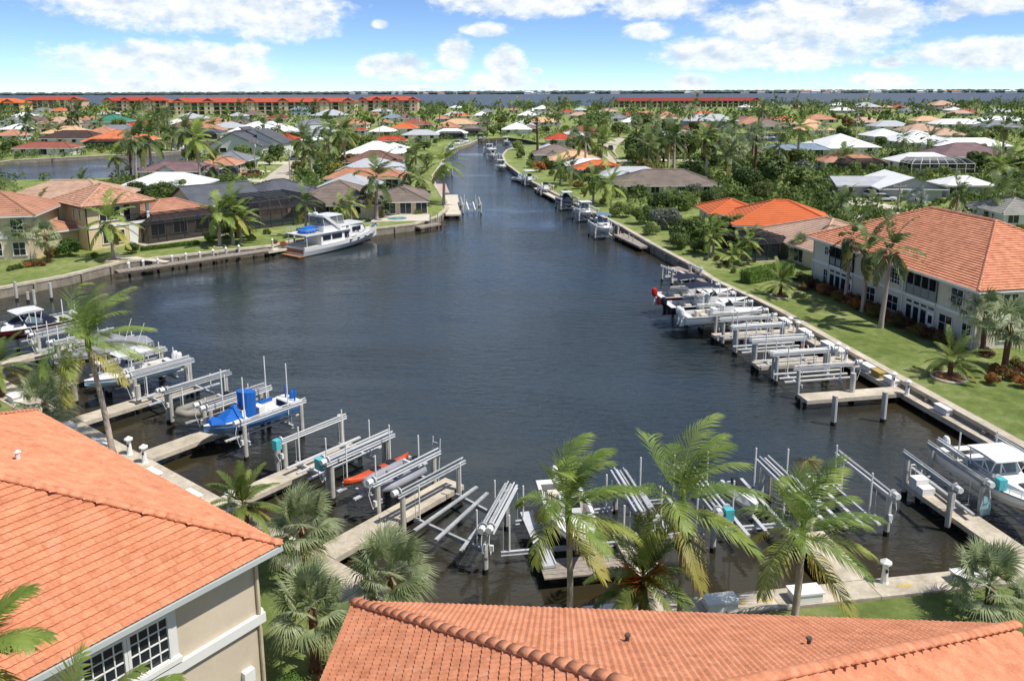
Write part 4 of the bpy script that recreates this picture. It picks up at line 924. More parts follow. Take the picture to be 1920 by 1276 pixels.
# ================================================================ docks, pilings, boat lifts
def PL(bx, by, ty, z=0.0):
    p = G(bx, by, z); return Vector((p.x, p.y, ztop(p, ty)))
def sn(s, n, z=0.0): q = QC + QL * s + QLn * n; return Vector((q.x, q.y, z))          # left quay grid: along, out
def rn(r, n, z=0.0): q = QC + QR * r + QRn * n; return Vector((q.x, q.y, z))          # near right quay grid
_wa = G(1691, 738, .6); _wb = G(1425, 588, .6); RU = (_wb - _wa).normalized(); RN = Vector((-RU.y, RU.x, 0))
def wn(u, n, z=0.0): q = _wa + RU * u + RN * n; return Vector((q.x, q.y, z))          # right condominium walk grid
def pile_mb(p, top, r=.15):
    mb = MB(); mb.tube([(p.x, p.y, .22), (p.x, p.y, top)], r, 10, 0); mb.tube([(p.x, p.y, -1.4), (p.x, p.y, .221)], r * 1.04, 10, 1); return mb
def piling(p, label, group=None, top=1.8, cap=False, r=.15):
    o = thing('piling', label, 'piling', (p.x, p.y, 0), 0, group); part('post', pile_mb(p, top, r), [PILE, DARKGROWTH], o, world=True)
    if cap: part('cap', MB().lathe((p.x, p.y, top), [(r * 1.25, 0), (r * 1.25, .04), (.01, .22)], 10), WHITE, o, world=True)
    return o
def pier(a, b, w, label, z=.62, m=CONC, group=None, piles=True, cat='pier'):
    o = thing('pier', label, cat, (a.x, a.y, 0), 0, group); a = V(a.x, a.y, 0); b = V(b.x, b.y, 0); L = (b - a).length; n = max(1, int(L / 3.4)); d = (b - a) / n; u = d.normalized()
    for i in range(n):
        mb = MB(); mb.beam(a + d * i + u * .012 + V(0, 0, z - .11), a + d * (i + 1) - u * .012 + V(0, 0, z - .11), w, .22); part('slab', mb, m, o, world=True)
    if piles:
        for i in range(n + 1):
            q = a + d * i * .96 + u * .25
            for s in (-1, 1): part('support', MB().tube([q + V(-u.y, u.x, 0) * s * w * .3 + V(0, 0, -1.3), q + V(-u.y, u.x, 0) * s * w * .3 + V(0, 0, z - .2)], .12, 8), DARKGROWTH, o, world=True)
    return o
ALUD = mat('aged_aluminium', 'b2b4b4', .5, .14, 3.0, metal=.15, stain=.3)
CYAN = mat('cyan_motor_cover', '55b7bf', .5, .06); BOXW = mat('motor_white', 'dcdcd8', .5, .04)
def lift(label, A, B, cz, ztop_=1.8, nb=2, motor='w', group='boat lifts', bunks=2, piles=(1, 1, 1, 1), poles=4, ph=1.7, yshift=0.0, alu=None):
    """A, B: (front, back) points of the two rails on the water. cradle at height cz hangs between them"""
    jr = random.Random(label); alu = alu or jr.choice((ALU, ALU, ALUD, ALUW)); up = V(0, 0, 1); ztop_ += jr.uniform(-.08, .08); cz += jr.uniform(-.06, .06)
    o = thing('boat_lift', label, 'boat lift', (A[0].x, A[0].y, 0), 0, group); k = 0
    for R_ in (A, B):
        f, b = V(R_[0].x, R_[0].y, 0), V(R_[1].x, R_[1].y, 0); d = (b - f).normalized(); sd = V(-d.y, d.x, 0)
        for q in (f, b):
            if piles[k]: part('piling', pile_mb(q, ztop_, .115), [PILE, DARKGROWTH], o, world=True)
            k += 1
        for j in range(nb):
            off = sd * ((j - (nb - 1) / 2) * .22); mb = MB(); mb.ibeam(f - d * .35 + off + up * (ztop_ + .12), b + d * .35 + off + up * (ztop_ + .09), .1, .145); part('top_beam', mb, alu, o, world=True)
        dr = MB().tube([f - d * .3 + up * (ztop_ + .27), b + d * .3 + up * (ztop_ + .27)], .035, 6); part('drive_shaft', dr, alu, o, world=True)
        mt = MB()
        if motor == 'c': mt.box(f - d * .4 + up * (ztop_ + .12), (.3, .34, .46), math.atan2(d.y, d.x)); part('motor_cover', mt, CYAN, o, world=True)
        else: mt.tube([f - d * .55 + up * (ztop_ + .28), f - d * .3 + up * (ztop_ + .28)], .13, 8); part('motor', mt, BOXW, o, world=True)
        if jr.random() < .7: hz = jr.uniform(.7, 1.1); part('power_cable', MB().tube([f - d * .4 + up * (ztop_ + .1), f - d * .5 + up * (ztop_ - .3), f - d * .3 + up * (ztop_ - hz), f - d * .16 + up * (ztop_ - hz + .15)], .018, 5), BOXW, o, world=True); part('control_box', MB().box(f - d * .17 + up * (ztop_ - hz + .2), (.1, .16, .24), math.atan2(d.y, d.x)), BOXW, o, world=True)
        pl = MB().tube([f - d * .22 + sd * .0 + up * (ztop_ + .27), f - d * .16 + up * (ztop_ + .27)], .17, 10); part('gear_plate', pl, alu, o, world=True)
    fa, ba, fb, bb = [V(q.x, q.y, 0) for q in (A[0], A[1], B[0], B[1])]
    for t in (.12, .88):
        p, q = fa.lerp(ba, t), fb.lerp(bb, t); e = (q - p).normalized() * .22; mb = MB(); mb.ibeam(p + e + up * cz, q - e + up * cz, .11, .17); part('cradle_beam', mb, alu, o, world=True)
        for w in (p + e * 1.4, q - e * 1.4): part('cable', MB().tube([w + up * (cz + .1), w + up * (ztop_ + .1)], .012, 5), alu, o, world=True)
    ts = {0: (), 1: (.5,), 2: (.32, .68), 3: (.25, .5, .78), 4: (.2, .38, .6, .8)}[bunks]
    for t in ts:
        p, q = fa.lerp(fb, t), ba.lerp(bb, t); d = (q - p).normalized(); mb = MB(); mb.beam(p - d * .5 + up * (cz + .22), q + d * .5 + up * (cz + .2), .15, .07); part('bunk_board', mb, alu, o, world=True)
        for tt in (.12, .88): 
            c = (p).lerp(q, tt); part('bunk_bracket', MB().box((c.x, c.y, cz + .15), (.12, .12, .1)), alu, o, world=True)
    for i, (t, sde) in enumerate(((.12, 0), (.88, 0), (.12, 1), (.88, 1))[:poles]):
        p, q = fa.lerp(ba, t), fb.lerp(bb, t); e = (q - p).normalized(); c = (p + e * .55) if sde == 0 else (q - e * .55); part('guide_pole', MB().tube([c + up * cz, c + up * (cz + ph)], .035, 6), WHITE, o, world=True)
    return o
# ---- near left quay: finger piers every 6.9 m, lifts in the bays between
for i, (s, n1, lab) in enumerate(((6.55, 7.4, 'pale finger pier between the kayak lift and the empty skewed lift'), (13.1, 7.2, 'finger pier right of the blue-covered boat'), (20.2, 5.0, 'finger pier under the bow of the blue-covered boat'), (27.3, 6.8, 'finger pier beside the leaning left palm trunk'), (34.2, 6.8, 'finger pier left of the grey-covered boat'), (41.0, 6.8, 'finger pier near the dark red boat'))):
    pier(sn(s, 0.02), sn(s, n1), 1.15, lab, group='finger piers off the near quay')
def L_(s): return (sn(s, 3.5), sn(s, 6.9))
lift('empty boat lift with cyan motor box right of the blue-covered boat', L_(13.75), L_(10.65), .75, motor='c', nb=1, ph=1.9, bunks=3)
lift('boat lift holding the orange kayak and dinghy', L_(10.35), L_(7.35), .8, nb=2, ph=2.0, bunks=2)
lift('skewed empty boat lift in the corner with long lone bunk', L_(5.85), (rn(1.6, 3.5), rn(2.85, 6.4)), .70, ztop_=1.75, nb=2, bunks=3, ph=1.6)
lift('boat lift carrying the boat under blue covers', L_(17.0), L_(20.0), .75, nb=1, ph=3.4, bunks=2)
lift('empty boat lift between the blue-covered boat and the pale blue boat', L_(20.6), L_(24.0), .7, nb=2, bunks=2, ph=1.5)
lift('empty boat lift right of the pale blue boat', L_(24.4), L_(27.9), .7, nb=1, bunks=2, ph=1.2)
lift('boat lift carrying the pale blue centre-console boat', L_(28.4), L_(31.2), .75, nb=2, bunks=2, ph=1.9)
lift('boat lift under the grey-covered boat', L_(31.6), L_(34.6), .9, nb=1, bunks=2, ph=1.9)
lift('empty white boat lift left of the grey-covered boat', L_(35.2), L_(38.0), .8, nb=2, bunks=3, ph=1.6)
lift('empty boat lift next to the dark red boat', L_(38.3), L_(41.0), .9, nb=1, bunks=2, ph=2.0)
lift('boat lift carrying the dark red boat', L_(41.6), L_(44.8), 1.0, nb=1, bunks=2, ph=2.2)
piling(sn(14.5, 3.6), 'lone wooden piling beside the pier right of the blue-covered boat', top=1.75); piling(sn(14.2, 7.2), 'lone tall piling at the pier end right of the blue-covered boat', top=1.9)
piling(sn(27.0, 3.2), 'lone piling beside the pier by the leaning palm trunk', top=1.7); piling(sn(31.4, 1.6), 'dark bare piling below the grey-covered boat', top=1.3)
# ---- near right quay
def R_(r): return (rn(r, 3.5), rn(r, 7.0))
lift('boat lift under the white boat behind the near palm', (rn(1.9, 3.6), rn(3.1, 6.4)), R_(7.7), .55, ztop_=1.7, nb=2, bunks=2, ph=1.6, piles=(0, 0, 1, 1))
lift('empty boat lift between the two tallest quay palms', R_(8.1), R_(10.7), .65, ztop_=1.65, nb=2, bunks=2, ph=2.1, piles=(0, 0, 1, 1))
lift('empty boat lift with cyan motor box behind the third quay palm', R_(11.1), R_(14.4), .65, ztop_=1.65, nb=2, motor='c', bunks=3, ph=2.1, piles=(0, 0, 1, 1))
lift('empty boat lift with paired rails right of the third quay palm', R_(14.8), R_(18.2), .65, ztop_=1.7, nb=2, bunks=4, ph=2.0, piles=(1, 1, 1, 1))
lift('lift frame over the pier left of the white cuddy boat', (rn(20.9, 3.4), rn(21.0, 6.4)), (rn(22.5, 3.6), rn(22.7, 7.1)), .75, ztop_=1.9, nb=1, bunks=1, poles=1, ph=1.2)
lift('boat lift carrying the white cuddy boat', (rn(23.0, 3.6), rn(23.2, 7.1)), (rn(25.9, 3.2), rn(26.1, 7.0)), .8, ztop_=1.9, nb=1, motor='c', bunks=2, ph=1.9, piles=(0, 0, 1, 1))
pier(rn(21.8, .02), rn(21.5, 6.6), 1.15, 'pier left of the white cuddy boat with a cleaning station', group='finger piers off the near quay')
pier(rn(14.6, .02), rn(14.6, 3.3), 1.3, 'short pier behind the third quay palm', group='finger piers off the near quay')
pier(rn(7.4, .02), rn(7.4, 4.4), 1.15, 'pier behind the date palm with orange fruit', group='finger piers off the near quay')
fp = thing('float_platform', 'light plank platform at the bow of the white boat behind the near palm', 'platform', rn(5, 2.6)); 
for i in range(5): mb = MB(); mb.beam(rn(3.6, 2.15 + i * .24, .5), rn(7.0, 2.15 + i * .24, .5), .22, .06); part('plank', mb, WOODG, fp, world=True)
gb = thing('gangway', 'long grey gangway board beside the white boat behind the near palm', 'gangway', rn(3.7, 2.9)); mb = MB(); mb.beam(rn(3.9, 2.6, .62), rn(3.7, 6.6, .62), .5, .1); part('board', mb, ALU, gb, world=True); mb = MB(); mb.beam(rn(4.15, 2.6, .66), rn(3.95, 6.6, .66), .05, .14); part('edge', mb, ALU, gb, world=True)
# ---- right condominium walk
for u, lab in ((.55, 'nearest finger pier off the right condominium walk'), (6.3, 'middle finger pier off the right condominium walk'), (12.6, 'finger pier beside the white outboard boat')):
    pier(wn(u, -.1), wn(u, 6.0), 1.1, lab, group='finger piers off the condominium walk')
def W_(u): return (wn(u, 2.1), wn(u, 5.6))
lift('nearest empty boat lift off the right condominium walk', W_(1.75), W_(4.3), .65, nb=1, bunks=3, ph=1.9, group='boat lifts along the condominium walk', alu=ALUW)
lift('second empty boat lift off the right condominium walk', W_(4.7), W_(7.1), .65, nb=2, bunks=2, ph=1.9, group='boat lifts along the condominium walk', alu=ALUW, piles=(1, 1, 0, 1))
lift('third empty boat lift off the right condominium walk with hanging life ring', W_(7.4), W_(9.9), .7, nb=1, bunks=3, ph=1.9, group='boat lifts along the condominium walk', alu=ALUW)
lift('empty boat lift beside the white outboard boat', W_(10.2), W_(12.0), .7, nb=2, bunks=2, ph=1.9, group='boat lifts along the condominium walk', alu=ALUW)
lift('boat lift carrying the white outboard boat', W_(13.3), W_(15.7), .7, nb=1, bunks=2, ph=1.9, group='boat lifts along the condominium walk', alu=ALUW)
lift('boat lift carrying the black and grey boat', W_(16.1), W_(18.6), .7, nb=1, bunks=2, ph=2.1, group='boat lifts along the condominium walk', alu=ALUW)
lift('farthest boat lift carrying the red boat', W_(18.9), W_(21.6), .7, nb=1, bunks=2, ph=2.2, group='boat lifts along the condominium walk', alu=ALUW)
for p, lab in (((1562, 797, 741), 'left of two lone pilings off the nearest condominium pier'), ((1655, 791, 734), 'right of two lone pilings off the nearest condominium pier'), ((1596, 753, 699), 'tall piling on the nearest condominium pier')):
    q = PL(*p); piling(q, lab, top=q.z, r=.15)
lr = thing('life_ring', 'red and white life ring on a lift post by the condominium walk', 'life ring', wn(7.4, 2.2)); mb = MB()
for i in range(16):
    a = 2 * math.pi * i / 16; b = 2 * math.pi * (i + 1) / 16; c0 = wn(7.2, 2.1, 1.15); mb.tube([c0 + RN * .3 * math.cos(a) + V(0, 0, .3 * math.sin(a)), c0 + RN * .3 * math.cos(b) + V(0, 0, .3 * math.sin(b))], .06, 6, 1 if i % 4 < 2 else 0)
part('ring', mb, [WHITE, mat('ring_red', 'b5442c', .6)], lr, world=True)
# ---- dock boxes, power pedestals, parking blocks
def dock_box(p, rz, label, grp, sx=1.0, m=WHITE):
    o = thing('dock_box', label, 'dock box', p, rz, grp); b = MB().prism([(-.45 * sx, -.26), (.45 * sx, -.26), (.45 * sx, .26), (-.45 * sx, .26)], 0, .3); part('body', b, m, o); part('lid', MB().prism([(-.5 * sx, -.3), (.5 * sx, -.3), (.5 * sx, .3), (-.5 * sx, .3)], .302, .37), m, o)
def pedestal(p, label, grp):
    o = thing('power_pedestal', label, 'pedestal', p, 0, grp); part('post', MB().lathe((0, 0, 0), [(.16, 0), (.13, .08), (.1, .6), (.12, .75)], 8), WHITE, o); part('hood', MB().lathe((0, 0, .75), [(.2, 0), (.21, .07), (.02, .2)], 8), WHITE, o)
    part('outlet', MB().box((0, -.11, .5), (.08, .04, .12)), GLASS, o)
ql = math.atan2(QL.y, QL.x); qr = math.atan2(QR.y, QR.x); rw_ = math.atan2(RU.y, RU.x)
for s, w in ((26.2, 'beside the pier by the leaning palm trunk'), (22.6, 'left of the two pedestals near the blue-covered boat'), (17.6, 'right of the pedestals near the blue-covered boat'), (14.3, 'nearest the big coral roof corner'), (33.0, 'behind the left fan palm')): dock_box(sn(s, -1.0, NEARLOT + .03), ql, 'flat white dock box on the quay ' + w, 'white dock boxes')
for s, w in ((28.3, 'by the leaning palm trunk'), (20.95, 'left of the pier under the blue-covered boat'), (19.5, 'right of the pier under the blue-covered boat'), (12.3, 'behind the feathery palm near the coral roof')): pedestal(sn(s, -.35, NEARLOT + .02), 'white power pedestal on the quay ' + w, 'power pedestals')
for r, w in ((9.2, 'left of the third quay palm'), (12.3, 'at the foot of the third quay palm'), (18.6, 'right of the lone pedestal'), (5.0, 'behind the date palm')): dock_box(rn(r, -.68, NEARLOT + .03), qr, 'flat white dock box on the quay ' + w, 'white dock boxes', 1.15)
for r, w in ((15.6, 'beside the short pier'), (22.8, 'behind the right fan palm')): pedestal(rn(r, -.25, NEARLOT + .02), 'white power pedestal on the near quay ' + w, 'power pedestals')
for i, u in enumerate((-2.9, 1.6, 4.0, 7.2, 8.6, 11.6, 14.5)): dock_box(wn(u, -.5, .61), rw_, ['first', 'second', 'third', 'fourth', 'fifth', 'sixth', 'seventh'][i] + ' white bench box from the near end of the condominium walk', 'white bench boxes on the condominium walk', 1.05)
dock_box(wn(2.9, -.5, .61), rw_, 'yellowish wooden box among the white ones on the condominium walk', 'white bench boxes on the condominium walk', .95, mat('box_tan', 'b59c5e', .8, .1))
for i, u in enumerate((-.15, 1.15, 6.0, 7.0, 12.1, 13.2)): pedestal(wn(u, -.22, .61), ['first', 'second', 'third', 'fourth', 'fifth', 'sixth'][i] + ' white pedestal from the near end of the condominium walk', 'pedestals on the condominium walk')
for i, r in enumerate((9.9, 10.9, 16.2, 20.3)): o = solo('parking_mark', MB().box(rn(r, -.55, NEARLOT + .026), (.55, .12, .012), qr), mat('yellow_mark', 'c9ad55', .8, .2), ['first', 'second', 'third', 'fourth'][i] + ' yellow painted dash from the left on the near quay', 'paint mark', 'yellow dashes on the quay')
for i, s in enumerate((15.4, 16.4)): solo('parking_mark', MB().box(sn(s, -1.15, NEARLOT + .026), (.8, .12, .012), ql), mat('yellow_mark', 'c9ad55', .8, .2), ['nearer', 'farther'][i] + ' yellow painted dash on the left quay', 'paint mark', 'yellow dashes on the quay')
# cleaning station and cart on the right pier
cs = thing('cleaning_station', 'small white cleaning station at the end of the pier by the cuddy boat', 'station', rn(21.3, 5.9, .62), qr); part('cabinet', MB().prism([(-.3, -.25), (.3, -.25), (.3, .25), (-.3, .25)], 0, .5), WHITE, cs); part('bin', MB().prism([(-.3, -.7), (.3, -.7), (.3, -.28), (-.3, -.28)], 0, .3), WHITE, cs)
mb = MB(); 
for x in (-.28, .28): mb.tube([(x, .25, 0), (x, .25, 1.0)], .025, 6)
mb.tube([(-.28, .25, 1.0), (.28, .25, 1.0)], .025, 6); part('handle', mb, WHITE, cs)
nt = thing('rope_bundle', 'pale blue rope bundle hanging on the post by the cuddy boat', 'rope', rn(22.55, 3.35)); mb = MB()
for i in range(7): x = (i - 3) * .05; mb.tube([rn(22.5 + x, 3.3, 1.5), rn(22.4 + x * 1.5, 3.22, 1.0), rn(22.5 + x * 1.2, 3.3, .66)], .03, 6)
part('strands', mb, mat('rope_blue', '9fc2c6', .9, .1), nt, world=True)
# ladder, frame on the kayak lift
ld = thing('ladder', 'aluminium boarding ladder frame at the outer end of the kayak lift', 'ladder', sn(7.5, 7.3)); mb = MB()
for o_ in (0, .45): mb.tube([sn(7.3 + o_, 7.1, .3), sn(7.3 + o_, 7.3, 2.5)], .03, 6)
for i in range(6): mb.tube([sn(7.3, 7.13 + i * .03, .6 + i * .33), sn(7.75, 7.13 + i * .03, .6 + i * .33)], .022, 6)
part('frame', mb, ALU, ld, world=True)
# ================================================================ boats
GEL = mat('gelcoat_white', 'e6e5e1', .22, .02, 2.0, spec=.5); BLK = mat('boat_black', (.012, .012, .014), .35, .0); DGLASS = mat('tinted_acrylic', (.015, .02, .03), .1, .0, spec=.6)
NAVY = mat('navy_canvas', '20263a', .85, .05); BLUEC = mat('blue_canvas', '1d63b8', .75, .06, 3.0, bump=.3, bs=6); GREYC = mat('grey_canvas', '8b8c92', .85, .05, 2.0, bump=.3, bs=5); TEAK = mat('teak', '9a7350', .7, .15, 4)
BS = .77
def hullmb(L, B, h, n=15, bow=.75):
    rings = []; sheer = []
    for i in range(n):
        t = i / (n - 1); x = -L / 2 + L * t
        b = B / 2 * ((.92 + .08 * t / .4) if t < .4 else max(.02, 1 - ((t - .4) / .6) ** 2.5)); s = h * (.86 + .26 * t * t); k = 0 if t < .55 else h * bow * ((t - .55) / .45) ** 2.2
        cz = k + (s - k) * (.30 + .12 * t); cb = b * (.86 - .25 * t * t)
        rings.append([(x, b, s), (x, b * .97, k + (s - k) * .7), (x, cb, cz), (x, 0, k), (x, -cb, cz), (x, -b * .97, k + (s - k) * .7), (x, -b, s)]); sheer.append((x, b, s))
    return rings, sheer
def outboard_parts(parent, x, y, z, col=None, sc=1.0):
    col = col or GEL; M = lambda p: (x + p[0] * sc, y + p[1] * sc, z + p[2] * sc); mb = MB(); R_ = []
    for zz, ax, ay, ox in ((0, .17, .14, 0), (.12, .26, .19, -.03), (.38, .28, .2, -.05), (.6, .25, .18, -.07), (.72, .16, .11, -.08)):
        R_.append([M((ox + ax * math.cos(a) - .1, ay * math.sin(a), zz + .35)) for a in [2 * math.pi * k / 10 for k in range(10)]])
    mb.loft(R_, 0, True); o = part('outboard', mb, col, parent, smooth=False)
    lg = MB(); lg.beam(M((-.08, 0, .4)), M((-.1, 0, -.45)), .12 * sc, .22 * sc); lg.beam(M((.12, 0, .2)), M((-.1, 0, .25)), .2 * sc, .14 * sc); lg.beam(M((.05, 0, -.42)), M((-.3, 0, -.44)), .1 * sc, .12 * sc); part('lower_unit', lg, BLK if col is BLK else GEL, o); return o
def boat(label, pos, hd, L=7.0, B=2.5, h=1.1, topc=None, botc=None, style='', motors=1, mc=None, canopy=None, group=None, far=False, name='boat', sc=.77):
    topc = topc or GEL; botc = botc or topc; rz = math.atan2(hd.y, hd.x); o = thing(name, label, 'boat', pos, rz, group); o.scale = (sc, sc, sc) if not far else (1, 1, 1)
    rings, sh = hullmb(L, B, h); mb = MB(); n = len(rings)
    for i in range(n - 1):
        for k in range(6):
            mb.add([rings[i][k], rings[i][k + 1], rings[i + 1][k + 1], rings[i + 1][k]], [(0, 1, 2, 3)], 0 if k in (0, 1, 4, 5) else 1)
    mb.poly(rings[0][::-1], 0); hull = part('hull', mb, [topc, botc], o)
    if 'cover' not in style:
        dk = MB(); fl = h * .42; ck = .58 if 'cuddy' not in style else .36
        for i in range(n - 1):
            t0, t1 = i / (n - 1), (i + 1) / (n - 1); (x0, b0, s0), (x1, b1, s1) = sh[i], sh[i + 1]
            if t1 <= ck and i > 0:
                g0, g1 = max(.02, b0 - .2), max(.02, b1 - .2)
                for s in (1, -1):
                    dk.poly([(x0, s * b0, s0 + .005), (x1, s * b1, s1 + .005), (x1, s * g1, s1 + .01), (x0, s * g0, s0 + .01)][::s]); dk.poly([(x0, s * g0, s0 + .01), (x1, s * g1, s1 + .01), (x1, s * g1, fl), (x0, s * g0, fl)][::s])
                dk.poly([(x0, -g0, fl), (x1, -g1, fl), (x1, g1, fl), (x0, g0, fl)])
            else:
                cam_ = .10 if t0 > ck else .0; dk.poly([(x0, 0, s0 + cam_), (x0, -b0, s0 + .005), (x1, -b1, s1 + .005), (x1, 0, s1 + cam_)]); dk.poly([(x0, 0, s0 + cam_), (x1, 0, s1 + cam_), (x1, b1, s1 + .005), (x0, b0, s0 + .005)])
        part('deck', dk, GEL, o)
    for s in (1, -1): part('rub_rail', MB().tube([(x, s * (b + .01), z) for x, b, z in sh], .035, 5, 0, True), mat('rub_rail', '6f7276', .6), hull)
    if 'console' in style:
        c = part('console', MB().prism([(-.1, -.38), (.75, -.38), (.75, .38), (-.1, .38)], h * .42, h * .42 + 1.05), GEL, o); ws = MB(); ws.poly([(.72, -.38, h * .42 + 1.05), (.72, .38, h * .42 + 1.05), (.45, .34, h * .42 + 1.5), (.45, -.34, h * .42 + 1.5)]); ws.poly([(.72, -.38, h * .42 + 1.05), (.45, -.34, h * .42 + 1.5), (.0, -.36, h * .42 + 1.35), (.0, -.38, h * .42 + 1.05)]); part('windshield', ws, DGLASS, c)
        part('leaning_post', MB().prism([(-1.0, -.4), (-.55, -.4), (-.55, .4), (-1.0, .4)], h * .42, h * .42 + .85), GEL, o)
    if 'ttop' in style:
        z = h * .42 + 2.05; r = MB(); r.loft([[(-1.5, y * .8, z + .0) for y in (-1, -.5, 0, .5, 1)], [(-1.4, y, z + .08 - .05 * abs(y)) for y in (-1, -.5, 0, .5, 1)], [(.9, y, z + .1 - .05 * abs(y)) for y in (-1, -.5, 0, .5, 1)], [(1.15, y * .75, z + .02) for y in (-1, -.5, 0, .5, 1)]], 0, False, False); r.prism([(-1.4, -.98), (.95, -.98), (1.1, -.6), (1.1, .6), (.95, .98), (-1.4, .98)], z - .05, z + .0); t = part('t_top', r, canopy or GEL, o)
        for s in (-1, 1):
            for a, b in (((.5, s * .42, h * .42), (.35, s * .7, z)), ((-.35, s * .42, h * .42), (-.9, s * .8, z))): part('t_top_leg', MB().tube([a, b], .03, 6), ALU, t)
        if 'rods' in style:
            for i, y in enumerate((-.8, -.3, .3, .8)): part('rod_holder', MB().tube([(-1.45, y, z), (-1.6, y, z + .35)], .025, 5), ALU, t)
        if 'rig' in style:
            for s in (-1, 1): part('outrigger', MB().tube([(.1, s * .9, z), (-.9, s * 1.0, z + 2.3)], .02, 5), WHITE, t)
    if 'cuddy' in style:
        c = MB(); hw = B * .42; fz = h * .95; rr = [[(-.2, s * hw, fz) for s in (-1, 1)]]
        c.add([(.1, -hw, fz), (L * .33, -hw * .45, fz + .1), (L * .33, hw * .45, fz + .1), (.1, hw, fz), (.25, -hw * .85, fz + .42), (L * .28, -hw * .35, fz + .3), (L * .28, hw * .35, fz + .3), (.25, hw * .85, fz + .42)], [(0, 1, 5, 4), (1, 2, 6, 5), (2, 3, 7, 6), (4, 5, 6, 7)]); cb = part('cabin', c, GEL, o)
        w = MB(); w.poly([(.25, -hw * .85, fz + .42), (.25, hw * .85, fz + .42), (-.25, hw * .8, fz + .95), (-.25, -hw * .8, fz + .95)])
        for s in (-1, 1): w.poly([(.25, s * hw * .85, fz + .42), (-.25, s * hw * .8, fz + .95), (-1.3, s * hw * .92, fz + .5), (-1.2, s * hw * .95, fz + .1)][::s])
        wsd = part('windshield', w, mat('clear_glass', (.14, .19, .22), .08, 0, spec=.6), o)
        for y in (-hw * .82, -.0, hw * .82): part('windshield_post', MB().tube([(.26, y, fz + .42), (-.24, y * .97, fz + .96)], .03, 5), GEL, wsd)
        part('hatch', MB().box((L * .2, 0, fz + .40), (.45, .45, .04)), DGLASS, cb)
        rl = MB()
        for s in (-1, 1):
            pts = [(x, s * (b * .9), z + .38) for x, b, z in sh if x > .3]; rl.tube(pts, .02, 5)
            for x, b, z in sh:
                if x > .3: rl.tube([(x, s * b * .9, z), (x, s * b * .9, z + .38)], .015, 5)
        part('bow_rail', rl, ALU, o)
    if 'hardtop' in style:
        z = h + 1.3; r = MB(); hw = B * .40; n_ = 8
        r.loft([[(-1.45 + 2.3 * i / n_ - (0 if 0 < i < n_ else 0), s * hw * (1 if 0 < i < n_ else .9), z + .06 * math.sin(math.pi * i / n_)) for s in (-1, -.5, .5, 1)] for i in range(n_ + 1)], 0, False, False); r.prism([(-1.45, -hw), (.8, -hw), (.8, hw), (-1.45, hw)], z - .07, z - .002); t = part('hardtop', r, GEL, o)
        for s in (-1, 1):
            for a, b in (((.2, .8), (.7, .95)), ((-.3, .9), (-.2, .9)), ((-1.1, .95), (-1.3, .9))): part('hardtop_leg', MB().tube([(a[0], s * hw * a[1], h + .3), (b[0], s * hw * b[1], z)], .035, 6), GEL, t)
    if 'seat' in style:
        for x, y in ((-L * .28, -.5), (-L * .28, .5), (-L * .12, .55)): part('seat', MB().prism([(x - .25, y - .28), (x + .25, y - .28), (x + .25, y + .28), (x - .25, y + .28)], h * .42, h * .42 + .55), mat('vinyl_cream', 'd8d0bd', .6, .05), o)
    if 'cooler' in style: part('bait_station', MB().prism([(-L * .27, -.55), (-L * .17, -.55), (-L * .17, .55), (-L * .27, .55)], h * .42, h * .42 + 1.0), GEL, o)
    if 'cover' in style:   # fitted canvas with a tent pole
        c = MB(); m = []
        for i in range(n):
            t = i / (n - 1); x, b, s = sh[i]; pk = s + .12 + 1.15 * math.exp(-((t - .42) / .2) ** 2) + .35 * math.exp(-((t - .08) / .09) ** 2)
            m.append([(x, b * 1.02, s - .22), (x, b * 1.0, s + .04), (x, b * .55, s + (pk - s) * .62), (x, 0, pk), (x, -b * .55, s + (pk - s) * .62), (x, -b * 1.0, s + .04), (x, -b * 1.02, s - .22)])
        c.loft(m, 0); part('canvas_cover', c, canopy or GREYC, o)
    if 'bimini' in style:
        z = h + 1.35; c = MB(); k = 7; c.loft([[(-L * .28 + L * .36 * i / k, s * B * .40, z + .16 * math.sin(math.pi * (i + .0) / k) - (.06 if abs(s) == 1 else 0)) for s in (-1, -.5, 0, .5, 1)] for i in range(k + 1)], 0, False, False); bm = part('bimini', c, canopy or NAVY, o)
        for s in (-1, 1):
            for x in (-.26, .06): part('bimini_leg', MB().tube([(L * -.1, s * B * .44, h), (L * x, s * B * .38, z)], .02, 5), ALU, bm)
    for i in range(motors): outboard_parts(o, -L / 2 - .12, (i - (motors - 1) / 2) * .62, h * .48, mc, .95)
    return o
def kp(q, z): return Vector((q.x, q.y, z))
inQ = -QLn; inR = -QRn; inW = -RN
